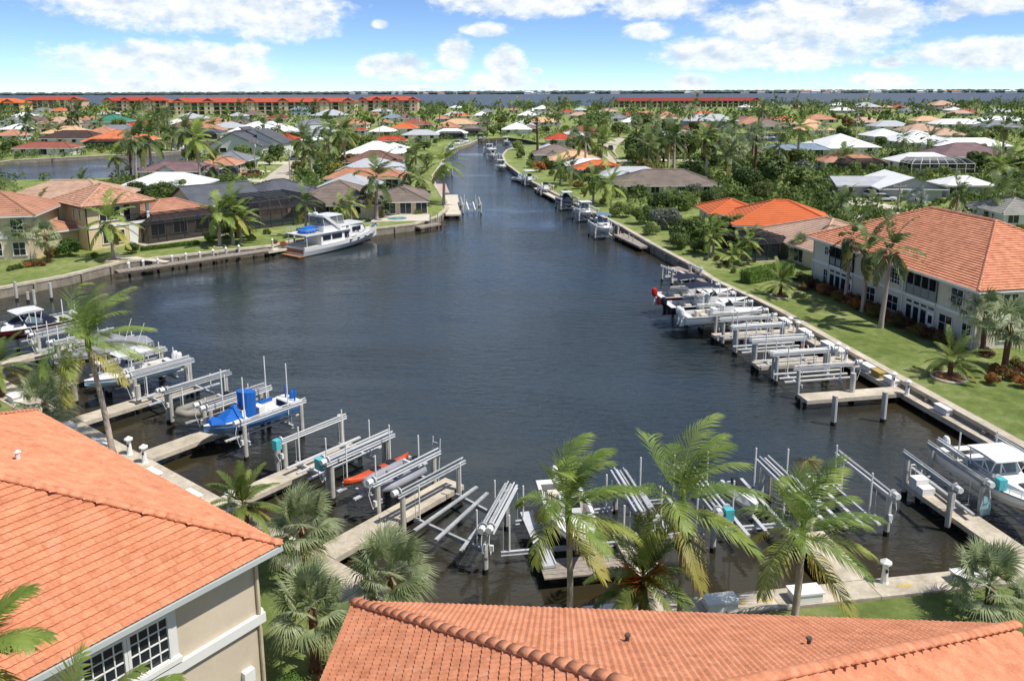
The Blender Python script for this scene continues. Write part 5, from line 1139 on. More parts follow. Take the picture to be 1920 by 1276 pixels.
# near left basin
def blue_boat():
    o = boat('white and blue boat with bright blue canvas covers on a lift', sn(18.4, 4.7, .98), inQ, 6.6, 2.45, 1.05, mat('hull_lightblue', '5d86b8', .3, .05), mat('hull_paleblue', '6f93be', .35, .05), 'console', 1, BLUEC)
    z = 1.05 * .42
    c = MB(); c.loft([[(.95 - .9 * k, .46 * math.cos(a) * (1 - .12 * k) + 0, z + .35 + 1.7 * k + .08 * math.sin(3 * a)) if False else (.1 + .62 * math.cos(a) * (.86 + .14 * k), .62 * math.sin(a) * (.86 + .14 * k), z + .2 + 1.95 * k + (.12 * math.cos(a) if k == 1 else 0)) for a in [2 * math.pi * i / 12 for i in range(12)]] for k in (0, .5, 1)], 0, True); part('console_cover', c, BLUEC, o)
    t = MB(); t.add([(.75, -.75, z + .45), (2.2, -.55, z + .75), (2.2, .55, z + .75), (.75, .75, z + .45), (1.0, -.05, z + 1.55), (1.0, .05, z + 1.55)], [(0, 1, 4), (1, 2, 5, 4), (2, 3, 5), (3, 0, 4, 5)]); part('seat_cover', t, BLUEC, o)
    b = MB(); b.add([(2.15, -.75, 1.13), (2.95, -.38, 1.2), (2.95, .38, 1.2), (2.15, .75, 1.13), (2.3, -.5, 1.42), (2.85, -.2, 1.45), (2.85, .2, 1.45), (2.3, .5, 1.42)], [(0, 1, 5, 4), (1, 2, 6, 5), (2, 3, 7, 6), (3, 0, 4, 7), (4, 5, 6, 7)]); part('bow_cover', b, BLUEC, o)
    for x, w in ((-.6, 1.6), (-2.0, 1.0)): part('side_cushion', MB().box((x, -1.0, 1.0), (w, .16, .2)), BLUEC, o)
    part('stern_platform', MB().prism([(-3.7, -1.1), (-2.9, -1.15), (-2.9, 1.15), (-3.7, 1.1)], .85, .95), GEL, o)
    for y in (-.5, .55): part('stern_pole', MB().tube([(-3.3, y, .95), (-3.3, y, 1.9)], .06, 6), BLUEC, o)
blue_boat()
boat('pale blue centre-console boat with white T-top and outriggers on a lift', sn(29.5, 4.1, 1.0), inQ, 7.0, 2.4, 1.05, mat('hull_iceblue', 'a3bfd2', .25, .04), None, 'console ttop rods rig seat', 2, GEL)
boat('boat under a pale grey canvas cover with dark grey hull on a lift', sn(33.4, 4.3, 1.45), inQ, 7.4, 2.5, 1.1, mat('hull_charcoal', '4b4d55', .3, .04), GEL, 'cover', 0)
boat('dark red boat with white hardtop and black canvas on a lift at the left edge', sn(43.6, 3.6, 1.2), inQ, 8.2, 2.7, 1.25, mat('hull_maroon', '4a1216', .2, .05), None, 'cuddy hardtop seat', 2, GEL)
def dark_canvas():
    o = thing('boat_canopy', 'black canvas enclosure over the dark red boat', 'canopy', sn(43.6, 3.8, 2.15), math.atan2(inQ.y, inQ.x)); o.scale = (.8, .8, .6); c = MB()
    c.loft([[(x, y * w, z) for y, z in ((-1, 0), (-.9, hh * .8), (-.4, hh), (.4, hh), (.9, hh * .8), (1, 0))] for x, w, hh in ((-2.2, .9, .25), (-1.4, 1.0, .85), (.6, 1.0, .95), (1.5, .8, .3))], 0); part('canvas', c, NAVY, o)
dark_canvas()
def kayak(label, a, b, z, m):
    d = (b - a); L = d.length; o = thing('kayak', label, 'kayak', kp((a + b) / 2, z), math.atan2(d.y, d.x)); mb = MB(); R_ = []
    for i in range(11):
        t = i / 10; x = (t - .5) * L; w = max(.02, .34 * math.sin(math.pi * t) ** .7); hh = .15 + .07 * abs(2 * t - 1) ** 2; R_.append([(x, w * math.cos(q), .14 + (hh if math.sin(q) > 0 else .14) * math.sin(q) + .08 * abs(2 * t - 1) ** 3) for q in [2 * math.pi * k / 10 for k in range(10)]])
    mb.loft(R_, 0, True); part('hull', mb, m, o, smooth=True)
    for x in (-.1, .9): part('cockpit', MB().lathe((x * L * .24, 0, .29), [(.01, 0), (.24, 0), (.26, .03), (.2, .04), (.01, .02)], 12), BLK, o)
kayak('orange kayak lying on a boat lift bunk', sn(9.3, 3.3), sn(9.0, 6.9), 1.08, mat('kayak_orange', 'c8502a', .4, .06))
def dinghy(label, c, hd, m):
    o = thing('dinghy', label, 'dinghy', c, math.atan2(hd.y, hd.x)); mb = MB()
    pts = [(-1.4, -.62, .25), (.6, -.62, .25), (1.15, -.42, .32), (1.4, 0, .38), (1.15, .42, .32), (.6, .62, .25), (-1.4, .62, .25)]; mb.tube(pts, .2, 8); part('tube', mb, m, o, smooth=True); part('floor', MB().prism([(-1.3, -.5), (.9, -.5), (.9, .5), (-1.3, .5)], .08, .14), GREYC, o); part('transom', MB().box((-1.2, 0, .3), (.08, 1.0, .4)), WHITE, o); part('bench', MB().box((-.2, 0, .36), (.25, 1.1, .05)), WOODG, o)
    outboard_parts(o, -1.35, 0, .05, BLK, .6)
dinghy('grey inflatable dinghy on the lift beside the orange kayak', sn(8.1, 5.0, 1.05), inQ, mat('inflatable_grey', '9a9ca3', .6, .05))
dinghy('small tan and grey inflatable on the lift left of the blue-covered boat', sn(22.3, 4.4, .95), inQ, mat('inflatable_tan', '8f8a80', .6, .12))
# near right quay
boat('white centre-console boat on a lift behind the near palm', rn(5.2, 4.9, .78), inR, 7.2, 2.5, 1.05, None, None, 'console seat', 1, GEL)
boat('large white cuddy boat with hardtop on a lift at the right edge', rn(23.85, 4.2, .85), inR, 8.4, 2.8, 1.25, GEL, mat('hull_cream_bottom', 'c7ad83', .4, .12), 'cuddy hardtop seat cooler', 1, GEL)
jk = thing('jet_ski', 'white and grey personal watercraft on the lift beside the third quay palm', 'jet ski', rn(12.8, 5.4, .95), math.atan2(inR.y, inR.x)); jk.scale = (.8, .8, .8); mb = MB(); mb.loft([[(x, y * w, z0 + zz * hh) for y, zz in ((-1, .5), (-.7, 0), (.7, 0), (1, .5), (.6, 1), (-.6, 1))] for x, w, z0, hh in ((-1.4, .5, 0, .5), (0, .58, 0, .62), (.9, .42, .1, .62), (1.5, .08, .35, .3))], 0, True); part('hull', mb, GEL, jk); part('seat', MB().prism([(-1.2, -.2), (.2, -.2), (.2, .2), (-1.2, .2)], .5, .82), BLK, jk); part('handlebar', MB().tube([(.35, -.4, 1.0), (.45, 0, .9), (.35, .4, 1.0)], .04, 6), BLK, jk)
# right condominium walk
boat('white boat with white outboard on a condominium lift', wn(14.5, 4.5, .95), inW, 6.8, 2.3, 1.0, None, None, 'console seat', 2, GEL, sc=.92)
boat('white and black boat with black outboard and dark bimini', wn(17.3, 4.5, .95), inW, 7.0, 2.3, 1.0, mat('hull_offblack', '2a2a2e', .25, .05), GEL, 'console seat bimini', 1, BLK, sc=.95)
boat('red and white boat with dark bimini farthest along the condominium walk', wn(20.2, 4.3, .95), inW, 6.8, 2.3, 1.0, mat('hull_red', 'b8281f', .3, .05), GEL, 'seat bimini', 1, mat('cowl_red', 'c22a20', .3), sc=.95)
# yacht
def yacht():
    a = G(560, 478, 0); b = G(700, 450, 0); d = (b - a).normalized(); mid = (a + b) / 2; L = 12.4; o = thing('motor_yacht', 'white motor yacht with flybridge and blue dinghy cover moored at the left bank', 'yacht', (mid.x, mid.y, -.35), math.atan2(d.y, d.x)); o.scale = (1, 1, .86)
    rings, sh = hullmb(L, 3.9, 1.9, 19, .5); mb = MB(); n = len(rings)
    rings = [[(p[0], p[1], p[2] + (.55 * max(0, (i / (n - 1)) - .35) if j in (0, 6) else .3 * max(0, (i / (n - 1)) - .35))) for j, p in enumerate(r)] for i, r in enumerate(rings)]
    for i in range(n - 1):
        for k in range(6): mb.add([rings[i][k], rings[i][k + 1], rings[i + 1][k + 1], rings[i + 1][k]], [(0, 1, 2, 3)], 0)
    mb.poly(rings[0][::-1]); hl = part('hull', mb, GEL, o)
    dk = MB()
    for i in range(n - 1):
        p, q = rings[i], rings[i + 1]; dk.poly([(p[0][0], p[0][1] * .97, p[0][2] - .12), (p[6][0], p[6][1] * .97, p[6][2] - .12), (q[6][0], q[6][1] * .97, q[6][2] - .12), (q[0][0], q[0][1] * .97, q[0][2] - .12)])
    part('deck', dk, mat('deck_cream', 'cfc9ba', .7), o)
    part('swim_platform', MB().prism([(-L / 2 - .8, -1.7), (-L / 2, -1.8), (-L / 2, 1.8), (-L / 2 - .8, 1.7)], .5, .62), TEAK, o); part('transom_trim', MB().box((-L / 2 - .03, 0, 1.1), (.05, 3.0, .5)), TEAK, o)
    def cab(name, x0, x1, w0, w1, z0, z1, rake0=.1, rake1=.4, m=GEL):
        c = MB(); c.add([(x0, -w0, z0), (x1, -w1, z0), (x1, w1, z0), (x0, w0, z0), (x0 + rake0, -w0 * .95, z1), (x1 - rake1, -w1 * .92, z1), (x1 - rake1, w1 * .92, z1), (x0 + rake0, w0 * .95, z1)], [(0, 1, 5, 4), (1, 2, 6, 5), (2, 3, 7, 6), (3, 0, 4, 7), (4, 5, 6, 7)]); return part(name, c, m, o)
    s1 = cab('saloon', -3.6, .9, 1.55, 1.55, 1.55, 3.05, 0, 0); s2 = cab('pilothouse', .6, 3.6, 1.5, 1.2, 1.9, 3.55, 0, .75); cab('fore_trunk', 3.2, 4.6, 1.1, .7, 2.05, 2.45, 0, .3)
    part('boat_deck', MB().prism([(-5.9, -1.75), (.8, -1.7), (.8, 1.7), (-5.9, 1.75)], 3.05, 3.16), GEL, o); part('pilothouse_roof', MB().prism([(-.4, -1.5), (3.0, -1.3), (3.2, 0), (3.0, 1.3), (-.4, 1.5)], 3.552, 3.66), GEL, o)
    for s in (-1, 1):
        for x, w, z, h_ in ((-2.8, 1.1, 2.45, .62), (-1.3, 1.4, 2.45, .62), (.15, .6, 2.4, .8)): part('window', MB().box((x, s * 1.56, z), (w, .05, h_)), DGLASS, s1)
        for x, w in ((1.4, .55), (2.1, .5)): part('window', MB().box((x, s * 1.41, 2.95), (w, .16, .55)), DGLASS, s2)
        for x in (.4, 1.7, 2.9, 4.0): part('porthole', MB().box((x, s * (1.98 - .03 * x - .028 * x * x), 1.6 + .03 * x), (.28, .12, .16)), DGLASS, hl)
        part('post', MB().tube([(-5.7, s * 1.6, 1.6), (-5.7, s * 1.6, 3.05)], .05, 6), GEL, o)
        rl = MB(); pts = [(r[0][0], s * r[0][1] * .95, r[0][2] + .55) for r in rings[9:]]; rl.tube(pts, .025, 5)
        for p in pts[::2]: rl.tube([(p[0], p[1], p[2] - .55), p], .02, 5)
        part('bow_rail', rl, ALU, o)
    for y in (-.8, 0, .8): part('window', MB().poly([(3.50, y - .33, 2.5), (3.50, y + .33, 2.5), (3.02, y + .3, 3.4), (3.02, y - .3, 3.4)]), DGLASS, s2)
    fb = MB().prism([(-3.1, -1.35), (.2, -1.4), (.9, 0), (.2, 1.4), (-3.1, 1.35)], 3.162, 3.9); part('flybridge', fb, GEL, o)
    cv = MB(); cv.add([(-2.9, -1.3, 3.9), (.1, -1.3, 3.9), (.1, 1.3, 3.9), (-2.9, 1.3, 3.9), (-2.8, -1.2, 5.0), (-.3, -1.2, 5.05), (-.3, 1.2, 5.05), (-2.8, 1.2, 5.0)], [(0, 1, 5, 4), (1, 2, 6, 5), (2, 3, 7, 6), (3, 0, 4, 7)]); part('enclosure', cv, mat('clear_vinyl', (.25, .26, .25), .2, .1, alpha=.55), o)
    tp = MB(); tp.prism([(-3.0, -1.35), (-.2, -1.3), (.1, 0), (-.2, 1.3), (-3.0, 1.35)], 5.05, 5.15); part('bridge_top', tp, GEL, o); fr = MB()
    for x in (-2.9, -1.9, -.9, .0):
        for s in (-1, 1): fr.tube([(x, s * 1.3, 3.9), (x - .1, s * 1.22, 5.06)], .035, 6)
    part('bridge_frame', fr, GEL, o); ar = MB()
    for s in (-1, 1): ar.beam((-.5, s * 1.5, 3.2), (-2.9, s * 1.4, 5.3), .1, .35)
    ar.beam((-2.9, -1.4, 5.3), (-2.9, 1.4, 5.3), .35, .1); ra = part('radar_arch', ar, GEL, o); part('radar_dome', MB().lathe((-2.8, .3, 5.35), [(.2, 0), (.3, .08), (.28, .22), (.08, .3)], 12), GEL, ra); part('antenna', MB().tube([(-3.3, -.5, 5.3), (-3.5, -.5, 6.4)], .03, 5), WHITE, ra)
    cvb = MB(); cvb.loft([[(x, y * w, 3.35 + zz * hh) for y, zz in ((-1, 0), (-.85, .6), (0, 1), (.85, .6), (1, 0))] for x, w, hh in ((-5.4, .3, .2), (-5.0, .85, .6), (-3.9, .95, .75), (-3.3, .5, .4))], 0); part('dinghy_cover', cvb, BLUEC, o)
    rl = MB(); pts = [(-3.4, -1.7, 3.85), (-5.85, -1.7, 3.85), (-5.85, 1.7, 3.85), (-3.4, 1.7, 3.85)]; rl.tube(pts, .025, 5)
    for k in range(7): 
        for s in (-1, 1): rl.tube([(-3.4 - k * .4, s * 1.7, 3.16), (-3.4 - k * .4, s * 1.7, 3.85)], .018, 5)
    part('deck_rail', rl, ALU, o); part('boot_stripe', strip([V(p[2][0], p[2][1] * 1.004, 0) for p in rings[:-1]], -.004, .012, .36, .52), BLK, hl)
    an = MB(); an.box((L / 2 - .3, 0, 2.75), (.5, .3, .25)); part('anchor_cover', an, BLUEC, o)
yacht()
# ================================================================ plants
WIND = Vector((1.0, .12, 0))
LF_COCO = leafmat('frond_green', (.13, .215, .035), (.36, .46, .11), .35, .5, tip='c9a653')
LF_ROYAL = leafmat('frond_deep', (.05, .095, .025), (.16, .22, .065), .3, .45, tip='a08a45')
LF_SABAL = leafmat('fan_green', (.18, .235, .10), (.52, .58, .34), .4, .55, tip='b3a468')
LF_DATE = leafmat('date_green', (.09, .145, .03), (.25, .31, .08), .3, .5, tip='c2a24e')
LF_SILV = leafmat('fan_silver', (.18, .22, .20), (.38, .43, .40), .2, .6)
LEAF = {'dense': leafmat('leaf_dark', (.05, .09, .018), (.185, .25, .06), .3), 'mid': leafmat('leaf_mid', (.08, .13, .025), (.27, .345, .09), .35), 'light': leafmat('leaf_light', (.085, .13, .028), (.26, .33, .10), .35),
        'flame': leafmat('leaf_flame', (.075, .095, .016), (.30, .17, .04), .3), 'croton': leafmat('leaf_croton', (.08, .035, .02), (.30, .12, .05), .3), 'orange': leafmat('leaf_orange', (.10, .09, .02), (.55, .19, .05), .3), 'yellow': leafmat('leaf_yellow', (.12, .14, .02), (.32, .30, .05), .35), 'hedge': leafmat('leaf_hedge', (.06, .12, .018), (.20, .32, .055), .3), 'grey': leafmat('leaf_greygreen', (.10, .12, .085), (.25, .28, .21), .3)}
BARK = mat('palm_trunk', '9d8c80', .9, .2, 2.2, bump=.6, bs=14, col2='b8a79c', stain=.2); BARKD = mat('bark_brown', '5b4636', .95, .25, 2.0, bump=.8, bs=8); BOOT = mat('boot_brown', '6b4a38', .95, .3, 5, bump=.8, bs=10); CSHAFT = mat('crownshaft', '7f9a4c', .6, .1, 2)
class Leafy:
    def __init__(s): s.v = []; s.f = []; s.t = []
    def strip(s, pts, ws, side, tips):
        o = len(s.v)
        for p, w, tp in zip(pts[:-1], ws[:-1], tips[:-1]): s.v += [tuple(p - side * w), tuple(p + side * w)]; s.t += [tp, tp]
        s.v.append(tuple(pts[-1])); s.t.append(tips[-1]); n = len(pts) - 1
        for i in range(n - 1): s.f.append((o + 2 * i, o + 2 * i + 1, o + 2 * i + 3, o + 2 * i + 2))
        s.f.append((o + 2 * n - 2, o + 2 * n - 1, o + 2 * n))
    def mesh(s, name, m):
        me = bpy.data.meshes.new(name); me.from_pydata(s.v, [], s.f); me.materials.append(m); a = me.attributes.new('tip', 'FLOAT', 'POINT'); a.data.foreach_set('value', s.t); me.update(); return me
def frond(lf, base, az, el, L, n=34, ll=.75, droop=1.0, wind=.6, old=0.0, rnd=random, lw=.022, vee=.35, ragged=.15):
    d0 = V(math.cos(az) * math.cos(el), math.sin(az) * math.cos(el), math.sin(el)); P = [Vector(base)]; D = [d0]; k = 9
    for i in range(k):
        t = (i + 1) / k; d = (d0 + V(0, 0, -1) * droop * t ** 1.6 + WIND * wind * t).normalized(); P.append(P[-1] + d * L / k); D.append(d)
    def at(t):
        x = t * k; i = min(k - 1, int(x)); f = x - i; return P[i].lerp(P[i + 1], f), D[i].lerp(D[i + 1], f).normalized()
    up0 = V(0, 0, 1); side0 = d0.cross(up0); side0 = side0.normalized() if side0.length > .05 else V(1, 0, 0)
    lf.strip([at(t / 6)[0] for t in range(7)], [.03 * L / 2.5 * (1 - .8 * t / 6) for t in range(7)], side0, [.25] * 7)
    for i in range(n):
        t = .14 + .86 * (i + .5) / n; p, d = at(t); sd = d.cross(up0); sd = sd.normalized() if sd.length > .15 else side0; nm = sd.cross(d)
        l = ll * (math.sin(math.pi * min(1, .16 + .80 * t)) ** .55)
        for s in (-1, 1):
            if rnd.random() < ragged * .35: continue
            a = .62 + .35 * t + rnd.uniform(-.1, .1); q = (sd * s * math.cos(a) + d * math.sin(a) + nm * vee * (1 - t) + WIND * wind * .32 + V(0, 0, -.12)).normalized(); l2 = l * rnd.uniform(.8, 1.08)
            m1 = p + q * l2 * .5 + V(0, 0, -.05 * l2); m2 = p + (q + V(0, 0, -.34 * droop) + WIND * wind * .18).normalized() * l2; w = nm.cross(q); w = (w.normalized() if w.length > .1 else d) * 1.0
            tp = max(old, max(0, (t - .75)) * 1.2 * (1 if old > .1 else .3)); lf.strip([p, m1, m2], [lw * .7, lw, 0], w, [tp * .6, tp * .9, tp * 1.3 + .15])
def fan(lf, base, az, el, pet, R, n=22, droop=.6, wind=.3, old=0.0, rnd=random, lw=.022):
    d = V(math.cos(az) * math.cos(el), math.sin(az) * math.cos(el), math.sin(el)); h = Vector(base) + d * pet + V(0, 0, -.12 * pet) + WIND * wind * .12; sd = d.cross(V(0, 0, 1)); sd = sd.normalized() if sd.length > .1 else V(1, 0, 0); nm = sd.cross(d)
    lf.strip([Vector(base), (Vector(base) + h) / 2 + V(0, 0, .04), h], [.022, .02, .0], sd, [old * .5, .1, .1])
    for i in range(n):
        a = -2.15 + 4.3 * i / (n - 1) + rnd.uniform(-.05, .05); q = (d * math.cos(a) + sd * math.sin(a) + nm * .22 * math.cos(a * 1.2)).normalized(); l = R * (.78 + .22 * math.cos(a)) * rnd.uniform(.88, 1.05); w = nm.cross(q); w = w.normalized()
        m = h + q * l * .55; e = h + (q + V(0, 0, -droop * rnd.uniform(.6, 1.1)) + WIND * wind * .6).normalized() * l; lf.strip([h, m, e], [lw * .35, lw, 0], w, [old, old * .9, old + .25])
def trunkmb(b, t, r0, r1, bend=0.0, rings=True):
    n = 12; mb = MB(); pts = []; rs = []
    for i in range(n + 1):
        k = i / n; p = Vector(b).lerp(Vector(t), k); p += Vector((1, .2, 0)) * bend * math.sin(math.pi * k) ; pts.append(p); rs.append((r0 + (r1 - r0) * k ** .6) * (1.35 if i == 0 else 1.0) * (1 + (.04 if i % 2 else 0)))
    mb.tube(pts, rs, 10); return mb
PLANTS = []
def palm_near(label, base, top, ty, nf=17, L=2.6, seed=1, wind=.6, r=.13, name='palm_tree', group='palms', ll=.8, fan_R=.8, fruit=None, boots=False, nl=40, lw=.019):
    rnd = random.Random(seed); base = Vector(base); top = Vector(top); o = thing(name, label, 'palm tree', base, 0, group)
    loc = lambda p: Vector(p) - base
    tk = part('trunk', trunkmb((0, 0, -.1), loc(top), r * 1.25, r * .85, .06), BARK if not boots else BOOT, o, smooth=True)
    m = {'coco': LF_COCO, 'royal': LF_ROYAL, 'sabal': LF_SABAL, 'date': LF_DATE}[ty]; T = loc(top)
    if ty in ('royal', 'coco'): part('crownshaft', MB().tube([T - V(0, 0, .15), T + V(0, 0, .3), T + V(0, 0, .75)], [r * .95, r * 1.1, r * .45], 8), CSHAFT, tk)
    for i in range(nf):
        k = i / (nf - 1); az = i * 2.39996 + rnd.uniform(-.3, .3); lf = Leafy()
        if ty == 'sabal':
            el = math.radians(88 - 125 * k ** .9 + rnd.uniform(-10, 10)); fan(lf, T + V(0, 0, .25 - .35 * k), az, el, fan_R * rnd.uniform(.75, 1.1), fan_R * rnd.uniform(.85, 1.15), 36, .12 + .45 * k, wind, .55 if k > .88 else .02, rnd)
        elif ty == 'date':
            el = math.radians(86 - 100 * k ** .75 + rnd.uniform(-8, 8)); frond(lf, T + V(0, 0, .2 - .2 * k), az, el, L * rnd.uniform(.88, 1.08), nl, ll, .55 + .5 * k, wind * .5, .5 if k > .9 else .03, rnd, lw, .45, .05)
        else:
            el = math.radians(84 - 98 * k ** .9 + rnd.uniform(-8, 8)); frond(lf, T + V(0, 0, .55 - .5 * k), az, el, L * rnd.uniform(.85, 1.1), nl, ll * 1.08, .7 + .6 * k, wind * rnd.uniform(.55, 1.2), .75 if k > .86 else (.3 if k > .7 else .04), rnd, lw, .3, .2)
        part('frond', lf.mesh('frond', m), None, o)
    if fruit:
        for i in range(8):
            az = -1.57 + (i - 3.5) * .42; lf = Leafy()
            for j in range(22):
                q = V(math.cos(az + rnd.uniform(-.35, .35)), math.sin(az + rnd.uniform(-.35, .35)), rnd.uniform(-.1, .9)).normalized(); lf.strip([T, T + q * .4, T + q * rnd.uniform(.7, 1.15) + V(0, 0, .12)], [.016, .034, 0], V(0, 0, 1), [0, 0, 0])
            part('fruit_cluster', lf.mesh('fruit_cluster', fruit), None, o)
    PLANTS.append(o); return o
def crown_at(px, py, base):    # height of the point above base seen at row py
    return Vector((base.x, base.y, ztop(base, py)))
def find_q(fn, n, px):         # position along a quay that is seen at column px
    lo, hi = -5.0, 60.0
    best = min((abs(PR(fn(r / 20, n, .6))[0] - px), r / 20) for r in range(-60, 900)); return best[1]
def qpalm(label, px, cy, n, ty, lean=0.0, **kw):
    r = find_q(rn, n, px); b = rn(r, n, NEARLOT - .05); t = crown_at(px, cy, b) + V(lean, 0, 0); return palm_near(label, b, t, ty, **kw)
qpalm('windblown feather palm with slim pinkish trunk nearest the corner lift', 1067, 970, -2.1, 'coco', -.05, nf=17, L=2.35, seed=3, wind=.8, r=.10, ll=.72)
qpalm('tallest windblown feather palm with upright spear on the near quay', 1270, 960, -2.2, 'coco', 0, nf=16, L=2.8, seed=8, wind=.75, r=.10, ll=.78)
qpalm('windblown feather palm with seed stalks standing on the near lawn', 1481, 1015, -2.6, 'coco', .15, nf=17, L=2.6, seed=12, wind=.65, r=.11, ll=.75)
def seed_stalks(o, T, n, rnd):
    for i in range(n):
        az = i * 1.3; lf = Leafy()
        for j in range(14):
            q = V(math.cos(az + rnd.uniform(-.5, .5)), math.sin(az + rnd.uniform(-.5, .5)), rnd.uniform(-.9, .1)).normalized(); l = rnd.uniform(.35, .65); lf.strip([T, T + q * l * .5, T + q * l + V(0, 0, -.12)], [.008, .01, 0], V(0, 0, 1), [0, 0, 0])
        part('seed_stalk', lf.mesh('seed_stalk', leafmat('seed_tan', (.3, .22, .10), (.5, .42, .22), .1)), None, o)
_p3 = PLANTS[-1]; seed_stalks(_p3, _p3.children[0].matrix_basis @ V(.15, 0, 1.9) if False else V(.15, 0, max(v.co.z for v in _p3.children[0].data.vertices) - .1), 6, random.Random(6))
ORF = leafmat('date_fruit', (.45, .12, .015), (.75, .25, .03), .1)
qpalm('low date palm with orange fruit stalks between the quay palms', 1200, 1085, -1.7, 'date', .05, nf=30, L=2.05, seed=5, wind=.35, r=.16, ll=.42, fruit=ORF, boots=True, lw=.016, nl=44)
qpalm('fan palm with reddish boot-covered trunk at the lower right', 1850, 1098, -2.6, 'sabal', 0, nf=30, seed=21, wind=.25, r=.17, fan_R=.85, boots=True)
def spalm(label, px, py, cy, ty, **kw):    # on the left quay side, base given in pixels on the lawn
    b = G(px, py, NEARLOT - .05); return palm_near(label, b, crown_at(px, cy, b), ty, **kw)
b_ = G(212, 852, .6); t_ = crown_at(200, 655, b_) + V(-.7, .15, 0); palm_near('tall leaning feather palm with pinkish trunk on the left quay', b_, t_, 'coco', nf=21, L=3.2, seed=31, wind=.9, r=.13, ll=.9)
spalm('fan palm nearest the tip of the large coral roof', 572, 1085, 985, 'sabal', nf=34, seed=41, wind=.25, r=.17, fan_R=.85, boots=True)
spalm('fan palm leaning over the quay above the lower coral roof', 735, 1150, 1075, 'sabal', nf=34, seed=42, wind=.25, r=.16, fan_R=.9, boots=True)
spalm('fan palm with yellow flower clump between the two coral roofs', 590, 1255, 1140, 'sabal', nf=34, seed=43, wind=.2, r=.15, fan_R=.8, boots=True)
spalm('fan palm tucked behind the far corner of the large coral roof', 88, 800, 752, 'sabal', nf=38, seed=44, wind=.3, r=.16, fan_R=1.0, boots=True)
spalm('bright upright date palm beside the quay behind the coral roof tip', 458, 985, 950, 'date', nf=22, L=1.75, seed=45, wind=.2, r=.14, ll=.38, boots=True, lw=.018, nl=40)
spalm('dark drooping palm cut off by the left edge', 0, 745, 690, 'date', nf=24, L=2.6, seed=46, wind=.3, r=.2, ll=.5, boots=True, nl=44)
palm_near('dark palm fronds hanging over the roof at the lower left edge', V(-9.3, 12.2, .6), V(-9.3, 12.2, 8.2), 'coco', nf=14, L=1.35, seed=51, wind=.3, r=.12, ll=.5)
palm_near('yellowish palm fronds across the lower left corner', V(-6.9, 10.9, .6), V(-6.9, 10.9, 7.0), 'coco', nf=12, L=1.9, seed=52, wind=.4, r=.12, ll=.5)
# ---- palm templates for the rest: a set of fronds shared by every copy
def template(ty, seed, nf, n, L=2.4):
    rnd = random.Random(seed); fr = []
    for i in range(nf):
        k = i / (nf - 1); az = i * 2.39996 + rnd.uniform(-.3, .3); lf = Leafy()
        if ty in ('sabal', 'bis'): fan(lf, (0, 0, .2 - .3 * k), az, math.radians(85 - 130 * k ** .8), .8 * rnd.uniform(.8, 1.1), .85, n, .35 + .5 * k, .25, .4 if k > .9 else 0, rnd, .05)
        elif ty == 'date': frond(lf, (0, 0, .2 - .2 * k), az, math.radians(84 - 100 * k ** .75), L * rnd.uniform(.9, 1.08), n, .5, .6 + .5 * k, .2, .5 if k > .9 else .03, rnd, .028, .45, .05)
        else: frond(lf, (0, 0, .5 - .5 * k), az, math.radians(80 - 115 * k ** .85), L * rnd.uniform(.85, 1.1), n, .72, .7 + .6 * k, .4, .6 if k > .88 else .05, rnd, .046, .25, .15)
        fr.append(lf)
    m = {'coco': LF_COCO, 'royal': LF_ROYAL, 'sabal': LF_SABAL, 'date': LF_DATE, 'bis': LF_SILV}[ty]; al = Leafy()
    for lf in fr:
        o = len(al.v); al.v += lf.v; al.t += lf.t; al.f += [tuple(i + o for i in f) for f in lf.f]
    return [lf.mesh('frond', m) for lf in fr], al.mesh('crown', m)
TPL = {(ty, s): template(ty, s * 7 + 1, nf, n, L) for ty, nf, n, L in (('coco', 15, 20, 2.6), ('royal', 13, 20, 2.5), ('sabal', 24, 14, 0), ('date', 20, 24, 2.2), ('bis', 22, 14, 0)) for s in range(2)}
TRUNK1 = MB().tube([(0, 0, i / 8) for i in range(9)], [1.35, 1.05, 1, .97, .93, .9, .86, .83, .8], 8).mesh('trunk', BARK, True)
TRUNK2 = MB().tube([(0, 0, i / 8) for i in range(9)], [1.2, 1.05, 1, 1, 1, 1, 1.05, 1.2, .9], 8).mesh('trunk', BOOT, True)
def palm(label, p, hgt, ty, sc=1.0, group='palms', sep=False, seed=0, lean=0.0):
    rnd = random.Random(seed); o = thing('palm_tree', label, 'palm tree', (p.x, p.y, p.z - .05), 0, group); o.rotation_euler = (rnd.uniform(-.03, .03), lean + rnd.uniform(-.02, .05), rnd.uniform(-.5, .5))
    tk = inst('trunk', TRUNK2 if ty in ('sabal', 'date', 'bis') else TRUNK1, o, sc=(.13 * sc + .03, .13 * sc + .03, hgt)); fr, al = TPL[(ty, seed % 2)]
    if sep:
        for f in fr: inst('frond', f, o, (0, 0, hgt), (0, 0, 0), sc)
    else: inst('crown', al, o, (0, 0, hgt), (0, 0, 0), (sc, sc, sc * rnd.uniform(.85, 1.1)))
    return o
